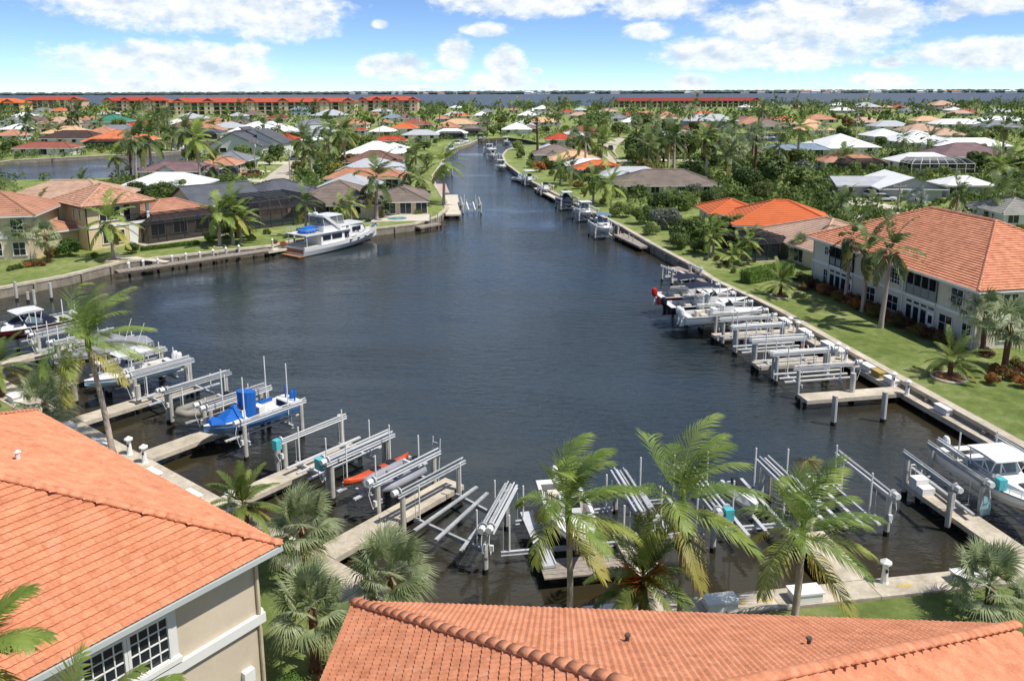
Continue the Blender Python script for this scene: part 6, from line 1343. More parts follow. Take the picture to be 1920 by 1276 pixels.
# ---- leafy crowns
def crown_mesh(kind, seed, nl=1500, flat=.8, leaf=.16, lobes=9):
    rnd = random.Random(seed); cs = [(0, 0, 0, .62)]
    for i in range(lobes): a = rnd.uniform(0, 6.28); e = rnd.uniform(-.4, 1.2); r = rnd.uniform(.42, .68); cs.append((r * math.cos(a) * math.cos(e), r * math.sin(a) * math.cos(e), r * math.sin(e) * flat, rnd.uniform(.26, .44)))
    v = []; f = []
    for i in range(nl):
        c = rnd.choice(cs); a = rnd.uniform(0, 6.28); u = rnd.uniform(-1, 1); rr = c[3] * rnd.uniform(.72, 1.08); s = math.sqrt(1 - u * u); n = V(s * math.cos(a), s * math.sin(a), u); p = V(c[0], c[1], c[2]) + n * rr
        q = (n + V(rnd.uniform(-.8, .8), rnd.uniform(-.8, .8), rnd.uniform(-.3, .9))).normalized(); t = q.orthogonal().normalized(); t = Matrix.Rotation(rnd.uniform(0, 6.28), 3, q) @ t; b = q.cross(t); L = leaf * rnd.uniform(.6, 1.2); o = len(v)
        v += [tuple(p - t * L), tuple(p + b * L * .45), tuple(p + t * L), tuple(p - b * L * .45)]; f.append((o, o + 1, o + 2, o + 3))
    me = bpy.data.meshes.new('crown'); me.from_pydata(v, [], f); me.materials.append(LEAF[kind]); me.update(); return me
CR = {k: [crown_mesh(k, i * 13 + hash_, 1500 if k in ('dense', 'mid', 'light', 'grey') else 700, .8, .13 if k in ('dense', 'mid', 'light', 'grey') else .17) for i in range(3)] for hash_, k in enumerate(LEAF)}
CRN = {k: crown_mesh(k, 77 + i, 3200, .8, .085, 12) for i, k in enumerate(LEAF)}
LIMBS = MB()
for a in range(5): LIMBS.tube([(0, 0, .2), (.25 * math.cos(a * 1.3), .25 * math.sin(a * 1.3), .6), (.55 * math.cos(a * 1.3), .55 * math.sin(a * 1.3), .98)], [.06, .04, .015], 5)
LIMBS.tube([(0, 0, -.05), (.02, 0, .3), (0, .02, .7)], [.1, .075, .04], 7); LIMBM = LIMBS.mesh('trunk', BARKD)
def tree(label, p, r, kind, hgt=None, group='trees', seed=0, near=False, name='tree', flat=.85):
    rnd = random.Random(seed); hgt = hgt or r * .78; o = thing(name, label, 'tree' if name == 'tree' else 'shrub', (p.x, p.y, p.z - .05), rnd.uniform(0, 6.28), group)
    if name == 'tree': inst('trunk', LIMBM, o, sc=(r, r, hgt + r * .1))
    inst('crown' if name == 'tree' else 'foliage', CRN[kind] if near else CR[kind][seed % 3], o, (0, 0, hgt), (0, 0, 0), (r * rnd.uniform(.9, 1.1), r * rnd.uniform(.9, 1.1), r * flat)); return o
def shrub(label, p, r, kind, seed=0, near=False, flat=.9): return tree(label, p, r, kind, r * .62, 'shrubs', seed, near, 'shrub', flat)
# ---- labels that single plants out by the building they stand next to
LQ = []
def plant_later(fn, px, py, what, *a, **k): LQ.append((fn, px, py, what, a, k))
ORD = ['', 'second ', 'third ', 'fourth ', 'fifth ', 'sixth ', 'seventh ', 'eighth ', 'ninth ', 'tenth ', 'eleventh ', 'twelfth ', 'thirteenth ', 'fourteenth ', 'fifteenth ']
BADEND = ('the', 'with', 'and', 'of', 'by', 'a', 'in', 'on', 'at', 'below', 'behind', 'left', 'right', 'under', 'near', 'beside', 'small', 'large', 'white', 'blue', 'short', 'long', 'back', 'dark', 'angular', 'two', 'grey', 'orange', 'vivid', 'from', 'pale', 'green', 'light', 'very', 'among', 'before', 'between', 'where', 'dull', 'to')
SEEN = set()
def trimlab(w, w0):
    q = (w + ' ' + w0).split()[:16]
    while q[-1] in BADEND: q = q[:-1]
    t = ' '.join(q)
    if t in SEEN: q = (w.split() + ['again'] if False else q); t = ' '.join(q)
    SEEN.add(t); return t
def flush_plants():
    bins = {}
    for it in LQ:
        fn, px, py, what, a, k = it; h = min(HOUSES, key=lambda h: (h[1] - px) ** 2 + ((h[2] - py) * 2.2) ** 2); dx, dy = px - h[1], py - h[2]
        rel = ('right of' if dx > 0 else 'left of') if abs(dx) > abs(dy) * 2.2 else ('in front of' if dy > 0 else 'behind'); ph = ' '.join(h[0].split()[:9]); bins.setdefault((what, rel, ph), []).append(it)
    for (what, rel, ph), its in bins.items():
        its.sort(key=lambda i: i[1]); w0 = rel + ' the ' + ph
        while w0.split()[-1] in ('the', 'with', 'and', 'of', 'by', 'a', 'in', 'on', 'at', 'below', 'behind', 'left', 'right', 'under', 'near', 'beside', 'small', 'large', 'white', 'blue', 'short', 'long', 'back', 'dark', 'angular', 'two', 'grey', 'orange', 'vivid', 'from'): w0 = ' '.join(w0.split()[:-1])
        for i, (fn, px, py, what_, a, k) in enumerate(its):
            w = what if len(its) == 1 else (('leftmost ' + what) if i == 0 else (ORD[i] + what + ' from left' if i < 15 else ['last ', 'outermost ', 'farthest '][min(2, i - 15)] + what)); fn(trimlab(w, w0), *a, **k)
# hand-placed palms: (type, crown x, crown y, base x, base y or None, scale)
PT = [('royal', 1586, 448, 1584, 566, 1.05), ('royal', 1620, 478, 1617, 584, 1.05), ('royal', 1660, 470, 1651, 614, 1.05), ('sabal', 1797, 560, 1812, 642, 1.05), ('sabal', 1850, 582, 1842, 660, 1.05), ('sabal', 1886, 604, 1882, 694, 1.15), ('date', 1780, 678, 1780, 706, .92), ('date', 1462, 532, 1463, 554, .95), ('sabal', 1488, 460, 1495, 492, .95),
      ('coco', 1335, 435, 1337, 478, .75), ('coco', 1318, 445, 1329, 480, .7), ('coco', 1398, 455, 1402, 495, .7), ('coco', 1383, 468, 1385, 496, .65), ('coco', 1370, 480, 1372, 500, .55),
      ('sabal', 38, 424, 42, 486, 1.15), ('sabal', 91, 440, 92, 492, 1.15), ('coco', 207, 420, 213, 486, 1.25), ('coco', 410, 404, 412, 462, 1.2), ('coco', 436, 398, 437, 458, 1.2), ('coco', 455, 415, 452, 455, 1.0), ('royal', 577, 382, 574, 444, .95), ('royal', 706, 342, 706, 410, 1.75), ('coco', 658, 383, 660, 425, .8), ('royal', 692, 372, 694, 405, .8), ('bis', 757, 376, 757, 398, .9), ('royal', 788, 335, 786, 372, 1.15), ('royal', 768, 325, 768, 360, 1.15), ('coco', 818, 308, 832, 384, 1.6), ('coco', 640, 388, 640, 412, .7), ('royal', 720, 388, 719, 408, .7),
      ('royal', -4, 335, -10, 398, 1.9), ('coco', 81, 378, 81, 395, .8), ('royal', 157, 343, 157, 372, .9),
      ('coco', 1110, 340, 1112, 380, 1.3), ('coco', 1140, 350, 1144, 385, 1.3), ('coco', 1045, 315, 1050, 345, 1.1), ('royal', 1068, 318, 1070, 348, 1.2), ('royal', 1320, 225, 1320, 246, 2.0), ('bis', 1715, 368, 1716, 398, 1.25), ('royal', 1637, 385, 1637, 402, 1.0), ('royal', 1795, 365, 1793, 396, 1.25), ('royal', 1868, 368, 1866, 415, 1.5), ('royal', 1893, 360, 1895, 402, 1.3), ('royal', 1585, 378, 1582, 405, 1.0), ('royal', 1570, 392, 1572, 412, .9), ('coco', 1580, 296, 1580, 318, 1.6), ('royal', 570, 262, 570, 300, 2.0), ('royal', 522, 240, 522, 280, 2.0), ('royal', 618, 265, 618, 300, 2.2), ('royal', 610, 240, 610, 290, 2.0), ('royal', 780, 290, 780, 320, 1.7), ('royal', 400, 312, 402, 345, 1.5), ('coco', 1880, 318, 1880, 345, 1.9), ('date', 1862, 312, 1862, 338, 1.8), ('royal', 1742, 262, 1742, 285, 1.9), ('royal', 1795, 255, 1795, 280, 1.8), ('royal', 1846, 240, 1846, 268, 2.0), ('royal', 50, 236, 50, 265, 2.0), ('royal', 58, 218, 58, 250, 2.2), ('royal', 135, 222, 135, 250, 2.2), ('royal', 150, 214, 150, 250, 2.2), ('royal', 188, 234, 188, 252, 1.9), ('royal', 95, 232, 95, 250, 1.8), ('royal', 110, 250, 110, 268, 1.7), ('royal', 318, 252, 318, 264, 1.3), ('royal', 400, 235, 400, 250, 1.7), ('royal', 453, 228, 453, 246, 1.5), ('royal', 1015, 196, 1015, 208, 2.0), ('royal', 1025, 190, 1025, 208, 2.2), ('royal', 1048, 192, 1048, 210, 2.2), ('royal', 1060, 190, 1060, 210, 2.2), ('royal', 1305, 186, 1305, 206, 2.4), ('royal', 1148, 190, 1148, 206, 2.2), ('royal', 1430, 195, 1430, 212, 2.0), ('royal', 1452, 188, 1452, 214, 2.2)]
for i, (ty, cx, cy, bx, by, sc) in enumerate(PT):
    b = G(bx, by, LOT); hg = ztop(b, cy) - LOT; near_ = by > 440
    ty_name = {'royal': 'tall feather palm', 'coco': 'feathery palm', 'sabal': 'round fan palm', 'date': 'low spreading date palm', 'bis': 'silvery fan palm'}[ty]
    plant_later(lambda lab, b=b, hg=hg, ty=ty, sc=sc, i=i, by=by, cx=cx, bx=bx: palm(lab, b, max(.6, hg), ty, sc, 'palms', by > 395, i), cx, cy, ty_name)
# hand-placed trees and shrubs: (x, y, pixel radius, kind, tree?)
TT = [(1290, 425, 40, 'dense', 0), (1330, 418, 38, 'mid', 0), (1380, 418, 36, 'dense', 0), (1250, 402, 34, 'grey', 0), (1208, 398, 28, 'mid', 0), (1168, 388, 24, 'mid', 0), (1235, 372, 28, 'dense', 0), (1285, 372, 28, 'mid', 0), (1335, 368, 28, 'dense', 0), (1378, 358, 26, 'mid', 0), (1275, 446, 26, 'dense', 0), (1312, 456, 22, 'mid', 0), (1195, 352, 22, 'mid', 0), (1150, 352, 18, 'light', 0), (1300, 352, 22, 'grey', 0), (1362, 440, 26, 'mid', 0), (1222, 425, 20, 'light', 0),
      (1400, 332, 34, 'dense', 1), (1450, 318, 38, 'dense', 1), (1492, 330, 34, 'mid', 1), (1532, 345, 30, 'dense', 0), (1430, 358, 28, 'flame', 0), (1480, 362, 28, 'mid', 0), (1542, 368, 20, 'dense', 0), (1505, 300, 30, 'dense', 1), (1455, 292, 26, 'mid', 1), (1560, 335, 20, 'grey', 0), (1420, 300, 26, 'light', 1), (1600, 312, 20, 'light', 0), (1640, 315, 18, 'mid', 0), (1670, 318, 16, 'light', 0), (1740, 325, 18, 'yellow', 0), (1770, 318, 18, 'light', 0), (1790, 350, 16, 'dense', 0), (1835, 300, 27, 'dense', 1), (1905, 330, 26, 'mid', 1), (1825, 365, 14, 'dense', 0), (1760, 375, 12, 'mid', 0), (1915, 425, 14, 'yellow', 0),
      (1197, 268, 36, 'light', 1), (1245, 282, 26, 'flame', 1), (1292, 268, 36, 'dense', 1), (1338, 266, 38, 'dense', 1), (1380, 282, 32, 'mid', 1), (1222, 250, 24, 'dense', 1), (1188, 292, 20, 'mid', 1), (1330, 300, 26, 'dense', 1), (1378, 312, 24, 'mid', 1), (1250, 245, 26, 'dense', 1), (1160, 240, 20, 'mid', 1), (1210, 225, 28, 'dense', 1), (1130, 262, 14, 'grey', 1), (1100, 275, 18, 'mid', 1), (1075, 268, 16, 'mid', 1),
      (250, 352, 28, 'dense', 0), (300, 354, 30, 'dense', 0), (340, 347, 26, 'mid', 0), (215, 350, 24, 'dense', 0), (372, 338, 22, 'mid', 0), (420, 337, 22, 'mid', 0), (455, 342, 20, 'mid', 0), (195, 345, 16, 'mid', 0), (132, 458, 28, 'hedge', 0), (98, 470, 16, 'flame', 0), (112, 440, 20, 'dense', 0), (245, 462, 17, 'hedge', 0), (177, 476, 10, 'hedge', 0), (395, 440, 17, 'hedge', 0), (430, 425, 26, 'dense', 0), (455, 430, 20, 'mid', 0), (50, 494, 9, 'orange', 0), (65, 492, 9, 'croton', 0), (80, 491, 9, 'croton', 0), (34, 497, 9, 'mid', 0), (20, 500, 9, 'mid', 0), (470, 442, 12, 'dense', 0),
      (545, 437, 8, 'hedge', 0), (515, 452, 7, 'flame', 0), (530, 455, 8, 'orange', 0), (500, 432, 9, 'mid', 0), (560, 430, 8, 'dense', 0), (640, 405, 14, 'dense', 0), (622, 412, 12, 'mid', 0), (650, 420, 10, 'mid', 0), (690, 410, 9, 'grey', 0), (785, 395, 9, 'mid', 0), (670, 395, 10, 'dense', 0),
      (520, 285, 20, 'dense', 1), (505, 298, 14, 'light', 1), (575, 325, 16, 'mid', 1), (600, 318, 16, 'dense', 1), (590, 300, 12, 'grey', 1), (625, 325, 14, 'mid', 1), (640, 272, 20, 'mid', 1), (660, 262, 22, 'mid', 1), (690, 266, 18, 'mid', 1), (615, 335, 12, 'mid', 0), (432, 308, 12, 'flame', 1), (470, 310, 14, 'mid', 1), (745, 320, 16, 'grey', 0), (790, 355, 14, 'dense', 0), (760, 345, 14, 'mid', 0), (800, 300, 18, 'dense', 1), (770, 285, 14, 'mid', 1), (795, 272, 12, 'dense', 1), (600, 345, 10, 'mid', 0),
      (1010, 310, 16, 'orange', 0), (1030, 306, 14, 'flame', 0), (995, 305, 12, 'mid', 0), (975, 285, 14, 'light', 0), (970, 270, 14, 'mid', 0), (1000, 290, 12, 'mid', 0), (1060, 330, 12, 'mid', 0), (1085, 345, 12, 'flame', 0), (1035, 322, 9, 'light', 0), (1095, 355, 10, 'mid', 0), (1130, 375, 9, 'mid', 0), (925, 245, 12, 'dense', 1), (905, 250, 12, 'dense', 0), (1040, 348, 8, 'hedge', 0), (1060, 358, 8, 'hedge', 0),
      (1345, 482, 8, 'flame', 0), (1360, 490, 7, 'croton', 0), (1375, 505, 8, 'dense', 0), (1325, 482, 7, 'grey', 0), (1350, 496, 7, 'mid', 0), (1505, 535, 12, 'croton', 0), (1500, 512, 8, 'orange', 0),
      (300, 275, 9, 'mid', 0), (205, 275, 8, 'mid', 0), (190, 280, 8, 'flame', 0), (230, 277, 8, 'croton', 0), (35, 287, 8, 'dense', 0), (10, 275, 14, 'light', 1), (340, 262, 14, 'dense', 1), (300, 240, 16, 'dense', 1), (175, 262, 12, 'dense', 1), (210, 220, 14, 'mid', 1)]
for i, (x, y, pr, kind, tr) in enumerate(TT):
    r = 2.0
    for _ in range(4): p = G(x, y, LOT + r * .8); r = pr * p.y / F
    p = Vector((p.x, p.y, LOT)); nm = {'dense': 'dark green', 'mid': 'green', 'light': 'pale green', 'flame': 'reddish green', 'croton': 'dark red', 'orange': 'orange-flowered', 'yellow': 'yellowish', 'hedge': 'bright green', 'grey': 'grey-green'}[kind]
    plant_later(lambda lab, p=p, r=r, kind=kind, tr=tr, i=i, y=y: (tree(lab, p, r, kind, seed=i, near=y > 330) if tr else shrub(lab, p, r, kind, i, y > 330)), x, y, nm + (' tree' if tr else ' shrub'))
ORDN = ['first', 'second', 'third', 'fourth', 'fifth', 'sixth', 'seventh', 'eighth', 'ninth', 'tenth', 'eleventh', 'twelfth', 'thirteenth', 'fourteenth', 'fifteenth', 'sixteenth', 'seventeenth', 'eighteenth', 'nineteenth', 'twentieth', 'twenty-first', 'twenty-second', 'twenty-third', 'twenty-fourth']
# croton bed along the condominium
M_ = Matrix.LocRotScale(CONDO.location, CONDO.rotation_euler, CONDO.scale)
for i in range(24):
    x = .8 + i * 1.13
    if 21.3 < x < 23.0 or 8.0 < x < 9.0: continue
    p = M_ @ V(x, -1.0 + .35 * math.sin(i * 2.1), 0); k = ['croton', 'croton', 'flame', 'croton', 'croton', 'orange'][i % 6] if i > 1 else 'dense'
    shrub(('%s %s shrub from the far end of the condominium bed' % (ORDN[i], {'croton': 'dark red', 'flame': 'reddish green', 'orange': 'orange', 'dense': 'green'}[k])), Vector((p.x, p.y, LOT)), .74, k, i, True)
for i, (px, py, k) in enumerate(((1870, 700, 'orange'), (1895, 712, 'orange'), (1915, 705, 'croton'), (1850, 668, 'croton'), (1905, 690, 'flame'), (1862, 720, 'orange'), (1915, 726, 'orange'))):
    shrub(['first', 'second', 'third', 'fourth', 'fifth', 'sixth', 'seventh'][i] + ' orange-leaved shrub of the bed under the right-edge fan palms', G(px, py, LOT), .55, k, i + 40, True)
def clipped_hedge(label, a, b, w, h):
    d = (b - a); L = d.length; u = d.normalized(); n = V(-u.y, u.x, 0); rnd = random.Random(4); v = []; f = []; c = (a + b) / 2; o = thing('hedge', label, 'hedge', (c.x, c.y, LOT - .02))
    for i in range(4200):
        s = rnd.uniform(-L / 2, L / 2); q = rnd.random(); 
        if q < .45: p = u * s + n * rnd.uniform(-w / 2, w / 2) + V(0, 0, h + rnd.uniform(-.06, .06))
        elif q < .9: p = u * s + n * (w / 2 * rnd.choice((-1, 1)) + rnd.uniform(-.06, .06)) + V(0, 0, rnd.uniform(0, h))
        else: p = u * (L / 2 * rnd.choice((-1, 1))) + n * rnd.uniform(-w / 2, w / 2) + V(0, 0, rnd.uniform(0, h))
        q = V(rnd.uniform(-1, 1), rnd.uniform(-1, 1), rnd.uniform(-.2, 1)).normalized(); t = q.orthogonal().normalized(); b_ = q.cross(t); k = rnd.uniform(.05, .1); m = len(v); v += [tuple(p - t * k), tuple(p + b_ * k * .5), tuple(p + t * k), tuple(p - b_ * k * .5)]; f.append((m, m + 1, m + 2, m + 3))
    me = bpy.data.meshes.new('foliage'); me.from_pydata(v, [], f); me.materials.append(LEAF['hedge']); inst('foliage', me, o); part('branch_core', MB().beam(u * -(L / 2 - .1) + V(0, 0, h / 2), u * (L / 2 - .1) + V(0, 0, h / 2), w - .16, h - .1), LEAF['dense'], o)
clipped_hedge('clipped rectangular green hedge left of the right-hand condominium', G(1396, 531, LOT), G(1478, 514, LOT), 1.3, 1.15)
clipped_hedge('low clipped brownish hedge before the screened patio of the tan house', G(265, 470, LOT), G(372, 458, LOT), .6, .4)
shrub('round clipped shrub below the beige wall at the bottom edge', G(540, 1305, .6), .62, 'hedge', 91, True); shrub('yellow-flowered shrub beside the lower coral roof corner', G(650, 1180, .6), .45, 'yellow', 92, True); shrub('red-leaved shrub between the two coral roofs', G(612, 1275, .6), .4, 'croton', 93, True)
# planted beds under the palms on the right lawn
def bed(px, py, r, label, kind='mulch'):
    c = G(px, py, LOT); o = thing('mulch_bed', label, 'plant bed', (c.x, c.y, LOT)); part('mulch', MB().lathe((0, 0, -.05), [(r, 0), (r, .09), (r * .6, .13), (.01, .14)], 20), mat('mulch', '8a6248', .95, .25, 6, bump=.8, bs=25), o); mb = MB(); pts = [(r * 1.05 * math.cos(a), r * 1.05 * math.sin(a), .05) for a in [2 * math.pi * i / 20 for i in range(21)]]; mb.tube(pts, .07, 6); part('edging', mb, CONCL, o)
bed(1780, 708, .95, 'round mulch bed with pale edging under the lone date palm'); bed(1463, 556, .8, 'small mulch ring under the date palm by the hedge'); bed(213, 488, .7, 'mulch ring under the feathery palm before the tan house'); bed(412, 463, .6, 'mulch ring under the palm beside the pool cage')
# ---- random infill of the far neighbourhood
def inpoly(p, poly):
    c = False; j = len(poly) - 1
    for i in range(len(poly)):
        a, b = poly[i], poly[j]
        if (a[1] > p[1]) != (b[1] > p[1]) and p[0] < (b[0] - a[0]) * (p[1] - a[1]) / (b[1] - a[1]) + a[0]: c = not c
        j = i
    return c
LANDS = [[(p.x, p.y) for p in far], [(p.x, p.y) for p in rsw + W([(1380, 265), (1470, 265), (3200, 266)], LOT) + [V(400, 20, 0)]], [(p.x, p.y) for p in lsw + W([(412, 262), (412, 276), (345, 302), (235, 333), (0, 338), (-900, 345)], LOT)]]
ROADS = [[(p.x, p.y) for p in W(q, LOT)] for q in ([(465, 356), (535, 356), (570, 305), (625, 285), (600, 280), (540, 297), (505, 322)], [(1140, 315), (1176, 315), (1165, 280), (1182, 258), (1140, 258), (1112, 280)], [(1550, 404), (2100, 420), (2100, 384), (1640, 390)])]
ROOFS = []
for h in HOUSES:
    q = [PR((c.x, c.y, 5)) for c in h[3]]; ROOFS.append((min(a for a, _ in q), max(a for a, _ in q), min(b for _, b in q), max(b for _, b in q) + 4, min(c.y for c in h[3])))
def scatter():
    rnd = random.Random(23); np_ = nt = 0; tries = 0
    while (np_ < 215 or nt < 225) and tries < 60000:
        tries += 1; y = 10 ** rnd.uniform(2.16, 2.98); x = rnd.uniform(-.70, .70) * y * 1.02
        if not any(inpoly((x, y), L) for L in LANDS) or any(inpoly((x, y), r) for r in ROADS): continue
        if any(inpoly((x, y), [(c.x, c.y) for c in h[3]]) for h in HOUSES): continue
        isp = rnd.random() < .5
        if isp and np_ >= 215 or (not isp and nt >= 225): continue
        hg = rnd.uniform(4.5, 8.5) if isp else 0; sc = rnd.uniform(1.3, 2.1); r = rnd.uniform(1.4, 3.4) * (1.25 if y > 330 else 1)
        top = PR((x, y, LOT + (hg if isp else 1.6 * r))); rw = (sc * 2.0 if isp else r) * F / y; bad = False
        for (a, b, c, d, ry) in ROOFS:
            if ry > y and a - rw * .4 < top[0] < b + rw * .4 and c - 2 < top[1] < d + 3:
                if rnd.random() < .86: bad = True; break
        if bad: continue
        if y < 230 and (abs(x - 0) < 24 + (y - 150) * .0 and -30 < x < 14): continue
        p = Vector((x, y, LOT)); sd = tries
        if isp: np_ += 1; ty = rnd.choice(('royal', 'royal', 'royal', 'coco', 'sabal')); plant_later(lambda lab, p=p, hg=hg, ty=ty, sc=sc, sd=sd: palm(lab, p, hg, ty, sc, 'palms', False, sd), top[0], top[1], {'royal': 'distant palm', 'coco': 'distant feathery palm', 'sabal': 'distant fan palm'}[ty])
        else:
            nt += 1; kind = rnd.choice(('dense', 'dense', 'mid', 'mid', 'light', 'flame', 'grey')) if rnd.random() < .9 else 'yellow'
            plant_later(lambda lab, p=p, r=r, kind=kind, sd=sd: tree(lab, p, r, kind, seed=sd), top[0], top[1], {'dense': 'dark green tree', 'mid': 'green tree', 'light': 'pale green tree', 'flame': 'reddish tree', 'grey': 'grey-green tree', 'yellow': 'yellowish tree'}[kind])
scatter()
flush_plants()
# low understorey filling the gardens between the houses: too many plants to count
def understorey():
    rnd = random.Random(19); v = []; f = []; sh = [(a, b) for q in (rsw, lsw) for a, b in zip(q[:-1], q[1:])]
    for i in range(5200):
        y = 10 ** rnd.uniform(2.0, 2.56); x = rnd.uniform(-.70, .70) * y
        if not any(inpoly((x, y), L) for L in LANDS) or any(inpoly((x, y), r) for r in ROADS) or any(inpoly((x, y), [(c.x, c.y) for c in h[3]]) for h in HOUSES): continue
        pt = V(x, y, LOT)
        if min(segd(V(x, y, 0), V(a.x, a.y, 0), V(b.x, b.y, 0)) for a, b in sh) < (7.5 if x > 0 else 9): continue
        if x < 0 and y < 135 and rnd.random() < .8: continue
        if math.sin(x * .11 + 1.3) * math.sin(y * .07 + x * .03) < -.55: continue
        r = rnd.uniform(.7, 1.9); top = PR((x, y, LOT + r * 1.3)); bad = False
        for (a, b, c, d, ry) in ROOFS:
            if ry > y and a - 3 < top[0] < b + 3 and c - 1 < top[1] < d: bad = rnd.random() < .9; break
        if bad: continue
        for j in range(34):
            a = rnd.uniform(0, 6.28); u = rnd.uniform(-.5, 1); s = math.sqrt(1 - u * u) * r * rnd.uniform(.7, 1.1); p = V(x + s * math.cos(a), y + s * math.sin(a), LOT + r * .55 + u * r * .75); q = V(rnd.uniform(-1, 1), rnd.uniform(-1, .6), rnd.uniform(-.2, 1)).normalized(); t = q.orthogonal().normalized(); t = Matrix.Rotation(rnd.uniform(0, 6.28), 3, q) @ t; b_ = q.cross(t); k = rnd.uniform(.14, .36) * (.7 + r * .3); o = len(v)
            v += [tuple(p - t * k), tuple(p + b_ * k * .55), tuple(p + t * k), tuple(p - b_ * k * .55)]; f.append((o, o + 1, o + 2, o + 3))
    me = bpy.data.meshes.new('garden_undergrowth'); me.from_pydata(v, [], f); me.materials.append(LEAF['mid']); o = link(bpy.data.objects.new('garden_undergrowth', me)); o['kind'] = 'stuff'; tag(o, 'mass of low garden planting between the houses', 'undergrowth')
understorey()
# a ragged belt of woods and scrub too far and too many to count, along the bay shore and between the far lots
def far_woods():
    rnd = random.Random(9); v = []; f = []
    for i in range(2300):
        y = rnd.uniform(330, 1000); x = rnd.uniform(-.70, .70) * y
        if y > 880 and rnd.random() < .3: continue
        if not inpoly((x, y), LANDS[0]) or any(inpoly((x, y), [(c.x, c.y) for c in h[3]]) for h in HOUSES): continue
        r = rnd.uniform(1.5, 3.6); hh = rnd.uniform(.8, 1.8) * r; top = PR((x, y, LOT + hh + r * .6)); bad = False
        for (a, b, c, d, ry) in ROOFS:
            if ry > y and a - 3 < top[0] < b + 3 and c - 1 < top[1] < d + 2: bad = rnd.random() < .9; break
        if bad: continue
        for j in range(26):
            a = rnd.uniform(0, 6.28); u = rnd.uniform(-.6, 1); s = math.sqrt(1 - u * u) * r; p = V(x + s * math.cos(a), y + s * math.sin(a), LOT + hh + u * r * .75); q = V(rnd.uniform(-1, 1), rnd.uniform(-1, .4), rnd.uniform(-.2, 1)).normalized(); t = q.orthogonal().normalized(); b_ = q.cross(t); k = r * rnd.uniform(.2, .4); o = len(v)
            v += [tuple(p - t * k), tuple(p + b_ * k * .6), tuple(p + t * k), tuple(p - b_ * k * .6)]; f.append((o, o + 1, o + 2, o + 3))
    me = bpy.data.meshes.new('far_scrub'); me.from_pydata(v, [], f); me.materials.append(LEAF['mid']); o = link(bpy.data.objects.new('far_scrub', me)); o['kind'] = 'stuff'; tag(o, 'mass of distant trees and scrub between the far lots', 'woods')
far_woods()
# ================================================================ far docks, boats, cars, poles
def pxpile(bx, by, ty, label, group, cap=False, r=.13): q = PL(bx, by, ty); return piling(q, label, group, top=max(.5, q.z), cap=cap, r=r)
# long dock with white-capped posts, left bank
dk = thing('dock', 'long weathered dock with white-capped posts along the left bank', 'dock', G(240, 510, .75)); da, db = G(222, 511, .75), G(512, 469, .75); L_d = (db - da).length; ud = (db - da).normalized(); nd = V(-ud.y, ud.x, 0); nplk = 40
for i in range(nplk):
    a = da + ud * (L_d * i / nplk + .02); mb = MB(); mb.beam(a + ud * (L_d / nplk / 2) - nd * .05, a + ud * (L_d / nplk / 2) + nd * 1.3, L_d / nplk - .05, .08); part('plank', mb, WOODG, dk, world=True)
for o_ in (0, 1.2): mb = MB(); mb.beam(da + nd * o_ - V(0, 0, .14), db + nd * o_ - V(0, 0, .14), .1, .2); part('stringer', mb, mat('dark_wood', '5b5148', .9, .2), dk, world=True)
for i, (bx, by, ty) in enumerate(((243, 516, 494), (270, 512, 490), (297, 508, 487), (324, 503, 481), (350, 500, 477), (376, 496, 474), (401, 492, 470), (425, 488, 466), (449, 484, 462))): pxpile(bx, by, ty, ORDN[i] + ' white-capped post from the left on the long left-bank dock', 'posts of the long left-bank dock', True)
for i, (bx, by, ty) in enumerate(((32, 563, 528), (97, 562, 530), (66, 576, 543), (53, 566, 547))): pxpile(bx, by, ty, ORDN[i] + ' lone piling near the left edge below the far seawall' if i else 'lone piling at the left edge by the far seawall', 'lone pilings near the left edge')
o = pier(G(497, 470, .7), G(546, 462, .7), 1.4, 'short pale dock at the stern of the white yacht', z=.7, m=CONCL, cat='dock'); pxpile(512, 478, 450, 'post on the dock at the yacht stern', 'posts by the yacht dock', True, .11); pxpile(553, 470, 440, 'post beside the yacht stern', 'posts by the yacht dock', True, .11)
pxpile(709, 437, 420, 'post at the yacht bow', 'posts by the yacht dock', False, .1)
o = pier(G(782, 425, .6), G(822, 418, .6), 1.1, 'small dark-edged dock on the curved point', z=.6, m=WOODG, cat='dock'); pxpile(808, 424, 400, 'left post of the small dock on the curved point', 'posts on the curved point', False, .08); pxpile(821, 421, 398, 'right post of the small dock on the curved point', 'posts on the curved point', False, .08)
o = pier(G(850, 402, .7), G(846, 365, .7), 2.2, 'pale dock platform on the tip of the left peninsula', z=.7, m=CONCL, cat='dock'); pier(G(832, 362, .7), G(826, 345, .7), 2.0, 'pinkish dock pad behind the peninsula dock', z=.75, m=mat('pink_deck', 'c2a79a', .9, .1), cat='dock')
lift('white boat lift off the tip of the left peninsula', (G(868, 402, 0), G(864, 388, 0)), (G(902, 402, 0), G(898, 388, 0)), .5, ztop_=1.4, nb=1, bunks=2, ph=1.6, group='boat lifts on the far banks', alu=WHITE)
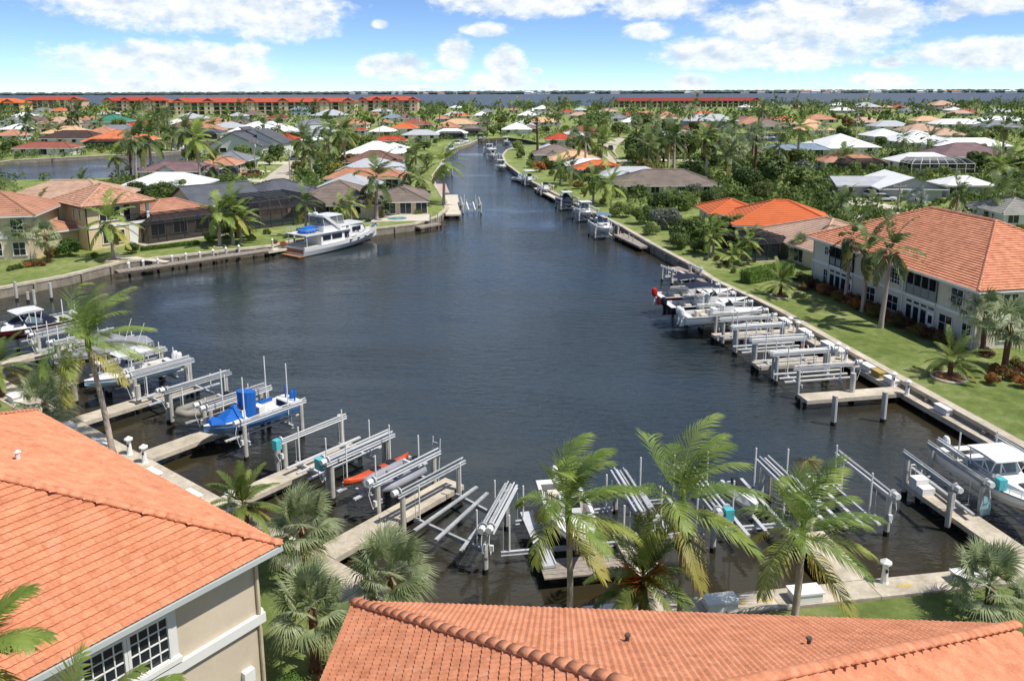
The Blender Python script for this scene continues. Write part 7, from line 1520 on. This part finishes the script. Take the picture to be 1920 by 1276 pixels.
# right bank docks and boats
pier(G(1262, 500, .62), G(1338, 531, .62), 1.3, 'wooden dock with white lift posts on the right bank', m=WOODG, cat='dock')
lift('white boat lift beside the wooden dock on the right bank', (G(1259, 535, 0), G(1241, 527, 0)), (G(1312, 533, 0), G(1294, 522, 0)), .5, ztop_=1.3, nb=1, bunks=2, poles=2, ph=1.0, group='boat lifts on the far banks', alu=WHITE)
pier(G(1160, 438, .62), G(1212, 462, .62), 1.6, 'wooden dock with dark rails beside the white cruiser', m=WOODG, cat='dock')
for i, (bx, by, ty) in enumerate(((1163, 447, 434), (1170, 451, 437), (1179, 457, 438), (1187, 463, 445))): pxpile(bx, by, ty, ORDN[i] + ' dark rail post from the left on the dock beside the white cruiser', 'rail posts of the cruiser dock', False, .07)
pier(G(1008, 352, .7), G(1048, 372, .7), 1.5, 'white-railed dock on the middle right bank', z=.7, m=CONCL, cat='dock')
for i in range(6): q = G(1014 + i * 6.5, 358 + i * 3.4, 0); piling(q, ORDN[i] + ' white post from the left on the white-railed dock', 'posts of the white-railed dock', top=1.35, r=.07)
def wall_dir(px, py):
    p = G(px, py, 0); j = min(range(len(rsw) - 1), key=lambda i: (rsw[i] + rsw[i + 1] - 2 * V(p.x, p.y, LOT)).length); return (rsw[j + 1] - rsw[j]).normalized()
def fboat(label, px, py, L, style, motors=1, z=.55, topc=None, canopy=None, lifted=True, flip=1, right=True, mc=None):
    p = G(px, py, 0); d = wall_dir(px, py) * -flip; o = boat(label, Vector((p.x, p.y, z)), d, L, L * .36, L * .15, topc, None, style, motors, mc, canopy, 'boats on the far banks', True)
    if lifted:
        n = V(-d.y, d.x, 0); w = L * .24
        lift('white lift under the ' + ' '.join(label.split()[:9]), (p + d * L * .3 + n * w, p - d * L * .25 + n * w), (p + d * L * .3 - n * w, p - d * L * .25 - n * w), z - .25, ztop_=1.55, nb=1, bunks=2, poles=2, ph=1.2, group='boat lifts on the far banks', alu=WHITE)
    return o
fboat('white cruiser with blue canvas on the right bank lift', 1130, 444, 6.0, 'cuddy seat bimini', 1, canopy=mat('steel_blue_canvas', '5d7c9c', .8, .05))
fboat('white cruiser with dark cabin windows on the right bank', 1096, 413, 5.6, 'cuddy hardtop seat')
fboat('white boat with dark curtains under a white roof on the right bank', 1062, 392, 5.6, 'cover hardtop', 1, canopy=NAVY)
fboat('small white boat on a lift at the white-railed dock', 1022, 366, 4.6, 'console seat')
fboat('white boat with T-top left of the white-railed dock', 992, 348, 4.8, 'console ttop')
fboat('white boat moored nearest the tall bare mast', 978, 342, 5.0, 'cuddy', 1, .0, lifted=False)
fboat('large white cruiser nearest in the canal-bend group', 940, 319, 6.5, 'cuddy hardtop seat', 2, .1, lifted=False)
fboat('white sport boat with tower in the canal-bend group', 924, 300, 6.5, 'console ttop rig', 2, .5)
fboat('white cruiser farthest in the canal-bend group', 918, 288, 6.5, 'cuddy hardtop', 1, .5)
fboat('small white boat at the canal end', 948, 270, 6.0, 'console ttop', 1, .1, lifted=False)
fboat('white boat with dark windows on the left bank of the canal', 836, 330, 5.5, 'cuddy hardtop', 1, .4)
fboat('long white boat on the left bank near the white roofs', 832, 318, 5.5, 'console', 1, .3, lifted=False)
fboat('white boat beside the left bank at the canal bend', 846, 288, 6.5, 'cuddy hardtop', 1, .4)
fboat('dark-topped boat at the left bank bend', 858, 277, 7.0, 'cuddy bimini', 1, .4, canopy=BLK)
fboat('second dark-topped boat at the left bank bend', 874, 273, 7.0, 'cuddy bimini', 1, .4, canopy=BLK)
fboat('small white boat left of the canal end', 902, 265, 6.5, 'console ttop', 1, .4)
fboat('white pontoon boat on the back canal point', 334, 288, 7.0, 'seat bimini', 1, .6, canopy=GEL)
# sailing boats in the small marina
def sailboat(label, px, py, L, mh):
    p = G(px, py, 0); o = boat(label, Vector((p.x, p.y, .0)), V(.9, -.4, 0), L, L * .32, L * .16, None, None, 'cuddy', 0, group='sailing boats'); part('mast', MB().tube([(L * .1, 0, L * .15), (L * .1, 0, mh)], .09, 6), ALUW, o); part('boom', MB().tube([(L * .1, 0, L * .28), (-L * .35, 0, L * .28)], .12, 6), BLUEC, o)
sailboat('sailing boat with tall mast in the small marina', 1430, 263, 8.0, 11.5); sailboat('second sailing boat behind in the small marina', 1407, 257, 7.5, 11.0)
boat('white motor boat beside the sailing boats in the marina', G(1447, 262, .1), V(.3, -.95, 0), 7, 2.5, 1.1, None, None, 'cuddy bimini', 1, canopy=mat('steel_blue_canvas', '5d7c9c'), group='sailing boats')
sailboat('sailing boat with bare mast moored by the flame tree', 981, 340, 6.5, 9.0)
# cars
def car(label, px, py, hd, col, suv=True):
    p = G(px, py, LOT); o = thing('parked_car', label, 'car', (p.x, p.y, LOT + .03), math.radians(hd)); o.scale = (.8, .8, .8); m = mat('car_' + col, col, .3, .02, spec=.5); L = 4.7; hh = 1.0 if suv else .8
    b = MB(); b.loft([[(x, y * w, z) for y, z in ((-1, .3), (-1.02, hh * .7), (-.95, hh), (.95, hh), (1.02, hh * .7), (1, .3))] for x, w in ((-L / 2, .78), (-L / 2 + .2, .9), (L / 2 - .9, .9), (L / 2 - .15, .82), (L / 2, .7))], 0); part('body', b, m, o)
    c = MB(); t = hh + .62; c.add([(-2.1, -.84, hh), (1.2, -.84, hh), (1.2, .84, hh), (-2.1, .84, hh), (-1.8, -.7, t), (.35, -.7, t), (.35, .7, t), (-1.8, .7, t)], [(0, 1, 5, 4), (1, 2, 6, 5), (2, 3, 7, 6), (3, 0, 4, 7)]); cb = part('cabin_glass', c, GLASS, o); part('roof', MB().prism([(-1.85, -.72), (.4, -.72), (.4, .72), (-1.85, .72)], t, t + .05), m, o)
    for x in (-1.45, 1.45):
        for y in (-.82, .82): w = part('wheel', MB().tube([(x, y - .1, .32), (x, y + .1, .32)], .32, 12), BLK, o); part('rim', MB().tube([(x, y - .115, .32), (x, y + .115, .32)], .18, 8), ALU, w)
    for y in (-.6, .6): part('headlight', MB().box((L / 2 - .03, y, .72), (.08, .3, .14)), WHITE, o); part('tail_light', MB().box((-L / 2 + .01, y, .75), (.06, .25, .16)), mat('tail_red', '8c1512', .4), o)
car('dark red parked car on the left street drive', 472, 331, 184, '8e1f22'); car('dark blue parked car beside the dark red one', 432, 327, 175, '2a3040'); car('dark car driving on the right bank road', 1145, 281, 80, '3a3a3e'); car('white parked car on the drive by the grey house', 1655, 377, -10, 'd9d9d6', False); car('white pick-up before the low grey house garage', 1632, 371, 100, 'd4d4d2'); car('pale parked car on the far left street', 555, 300, 20, 'b9babd', False)
# utility poles and lamp posts
def pole(label, bx, by, ty, lamp=False):
    b = G(bx, by, LOT); t = ztop(b, ty); o = thing('utility_pole', label, 'pole', (b.x, b.y, LOT - .05), 0, 'poles'); h = t - LOT; part('post', MB().tube([(0, 0, 0), (0, 0, h)], [.13, .08], 8), mat('pole_grey', 'a49a8c', .9, .1), o); part('crossarm', MB().beam((-.9, 0, h - .5), (.9, 0, h - .5), .1, .12), mat('pole_grey', 'a49a8c'), o)
    for x in (-.8, 0, .8): part('insulator', MB().lathe((x, 0, h - .44), [(.05, 0), (.07, .06), (.03, .16)], 6), WHITE, o)
    part('transformer', MB().lathe((.22, 0, h - 1.5), [(.15, 0), (.17, .05), (.17, .55), (.1, .62)], 8), ALU, o)
for a in (('grey utility pole on the left side of the left street', 480, 330, 262), ('utility pole beside the near end of the left street', 545, 352, 278), ('utility pole before the large orange house road', 1683, 398, 342), ('pale utility pole with transformer before the taupe house', 1283, 306, 268), ('utility pole behind the small orange house', 1208, 250, 222), ('utility pole among the middle palms', 712, 268, 226), ('utility pole on the far left street', 786, 262, 220), ('utility pole at the right of the far trees', 1603, 285, 208)): pole(*a)
dt = thing('dead_tree', 'tall bare dead pine on the right bank by the canal bend', 'tree', G(1007, 300, LOT)); hdt = ztop(G(1007, 300, LOT), 222) - LOT; part('trunk', MB().tube([(0, 0, -.1), (.1, 0, hdt * .4), (-.1, 0, hdt * .8), (0, 0, hdt)], [.4, .3, .2, .06], 7), BARKD, dt); rnd_ = random.Random(2)
for i in range(16): z = hdt * (.62 + .37 * i / 16); a = i * 2.4; l = 3.2 * (1.1 - i / 18); part('branch', MB().tube([(0, 0, z), (l * .5 * math.cos(a), l * .5 * math.sin(a), z + .5), (l * math.cos(a), l * math.sin(a), z + rnd_.uniform(.3, 1.2))], [.09, .05, .015], 5), BARKD, dt)
# garden path and stepping walk, left bank
sheet('path', [(215, 478), (247, 480), (283, 484), (318, 489), (312, 492), (272, 488), (236, 484), (212, 482)], LOT + .012, CONCL)
# pale houses on the far shore
rnd_ = random.Random(77); GRP = 'pale houses on the far shore across the bay'
for i in range(46):
    x = rnd_.uniform(-900, 2750) if i % 3 else rnd_.uniform(900, 2750); d = 4300 - max(0, x) * .10 + max(0, -x) * .25 - 22; w = rnd_.uniform(22, 70); h = rnd_.uniform(5, 10); o = thing('shore_house', 'tiny pale house on the wooded shore across the bay', 'house', (x, d, 0), 0, GRP)
    part('wall', MB().prism([(-w / 2, 0), (w / 2, 0), (w / 2, 14), (-w / 2, 14)], 0, h), wmat('w'), o); r_ = MB()
    for q in roof_polys(-w / 2 - 1, w / 2 + 1, -1, 15, h, .5, 'hip')[0]: r_.poly(q)
    part('roof', r_, rmat(rnd_.choice(('wht', 'lgr', 'sal', 'tan', 'wht'))), o)
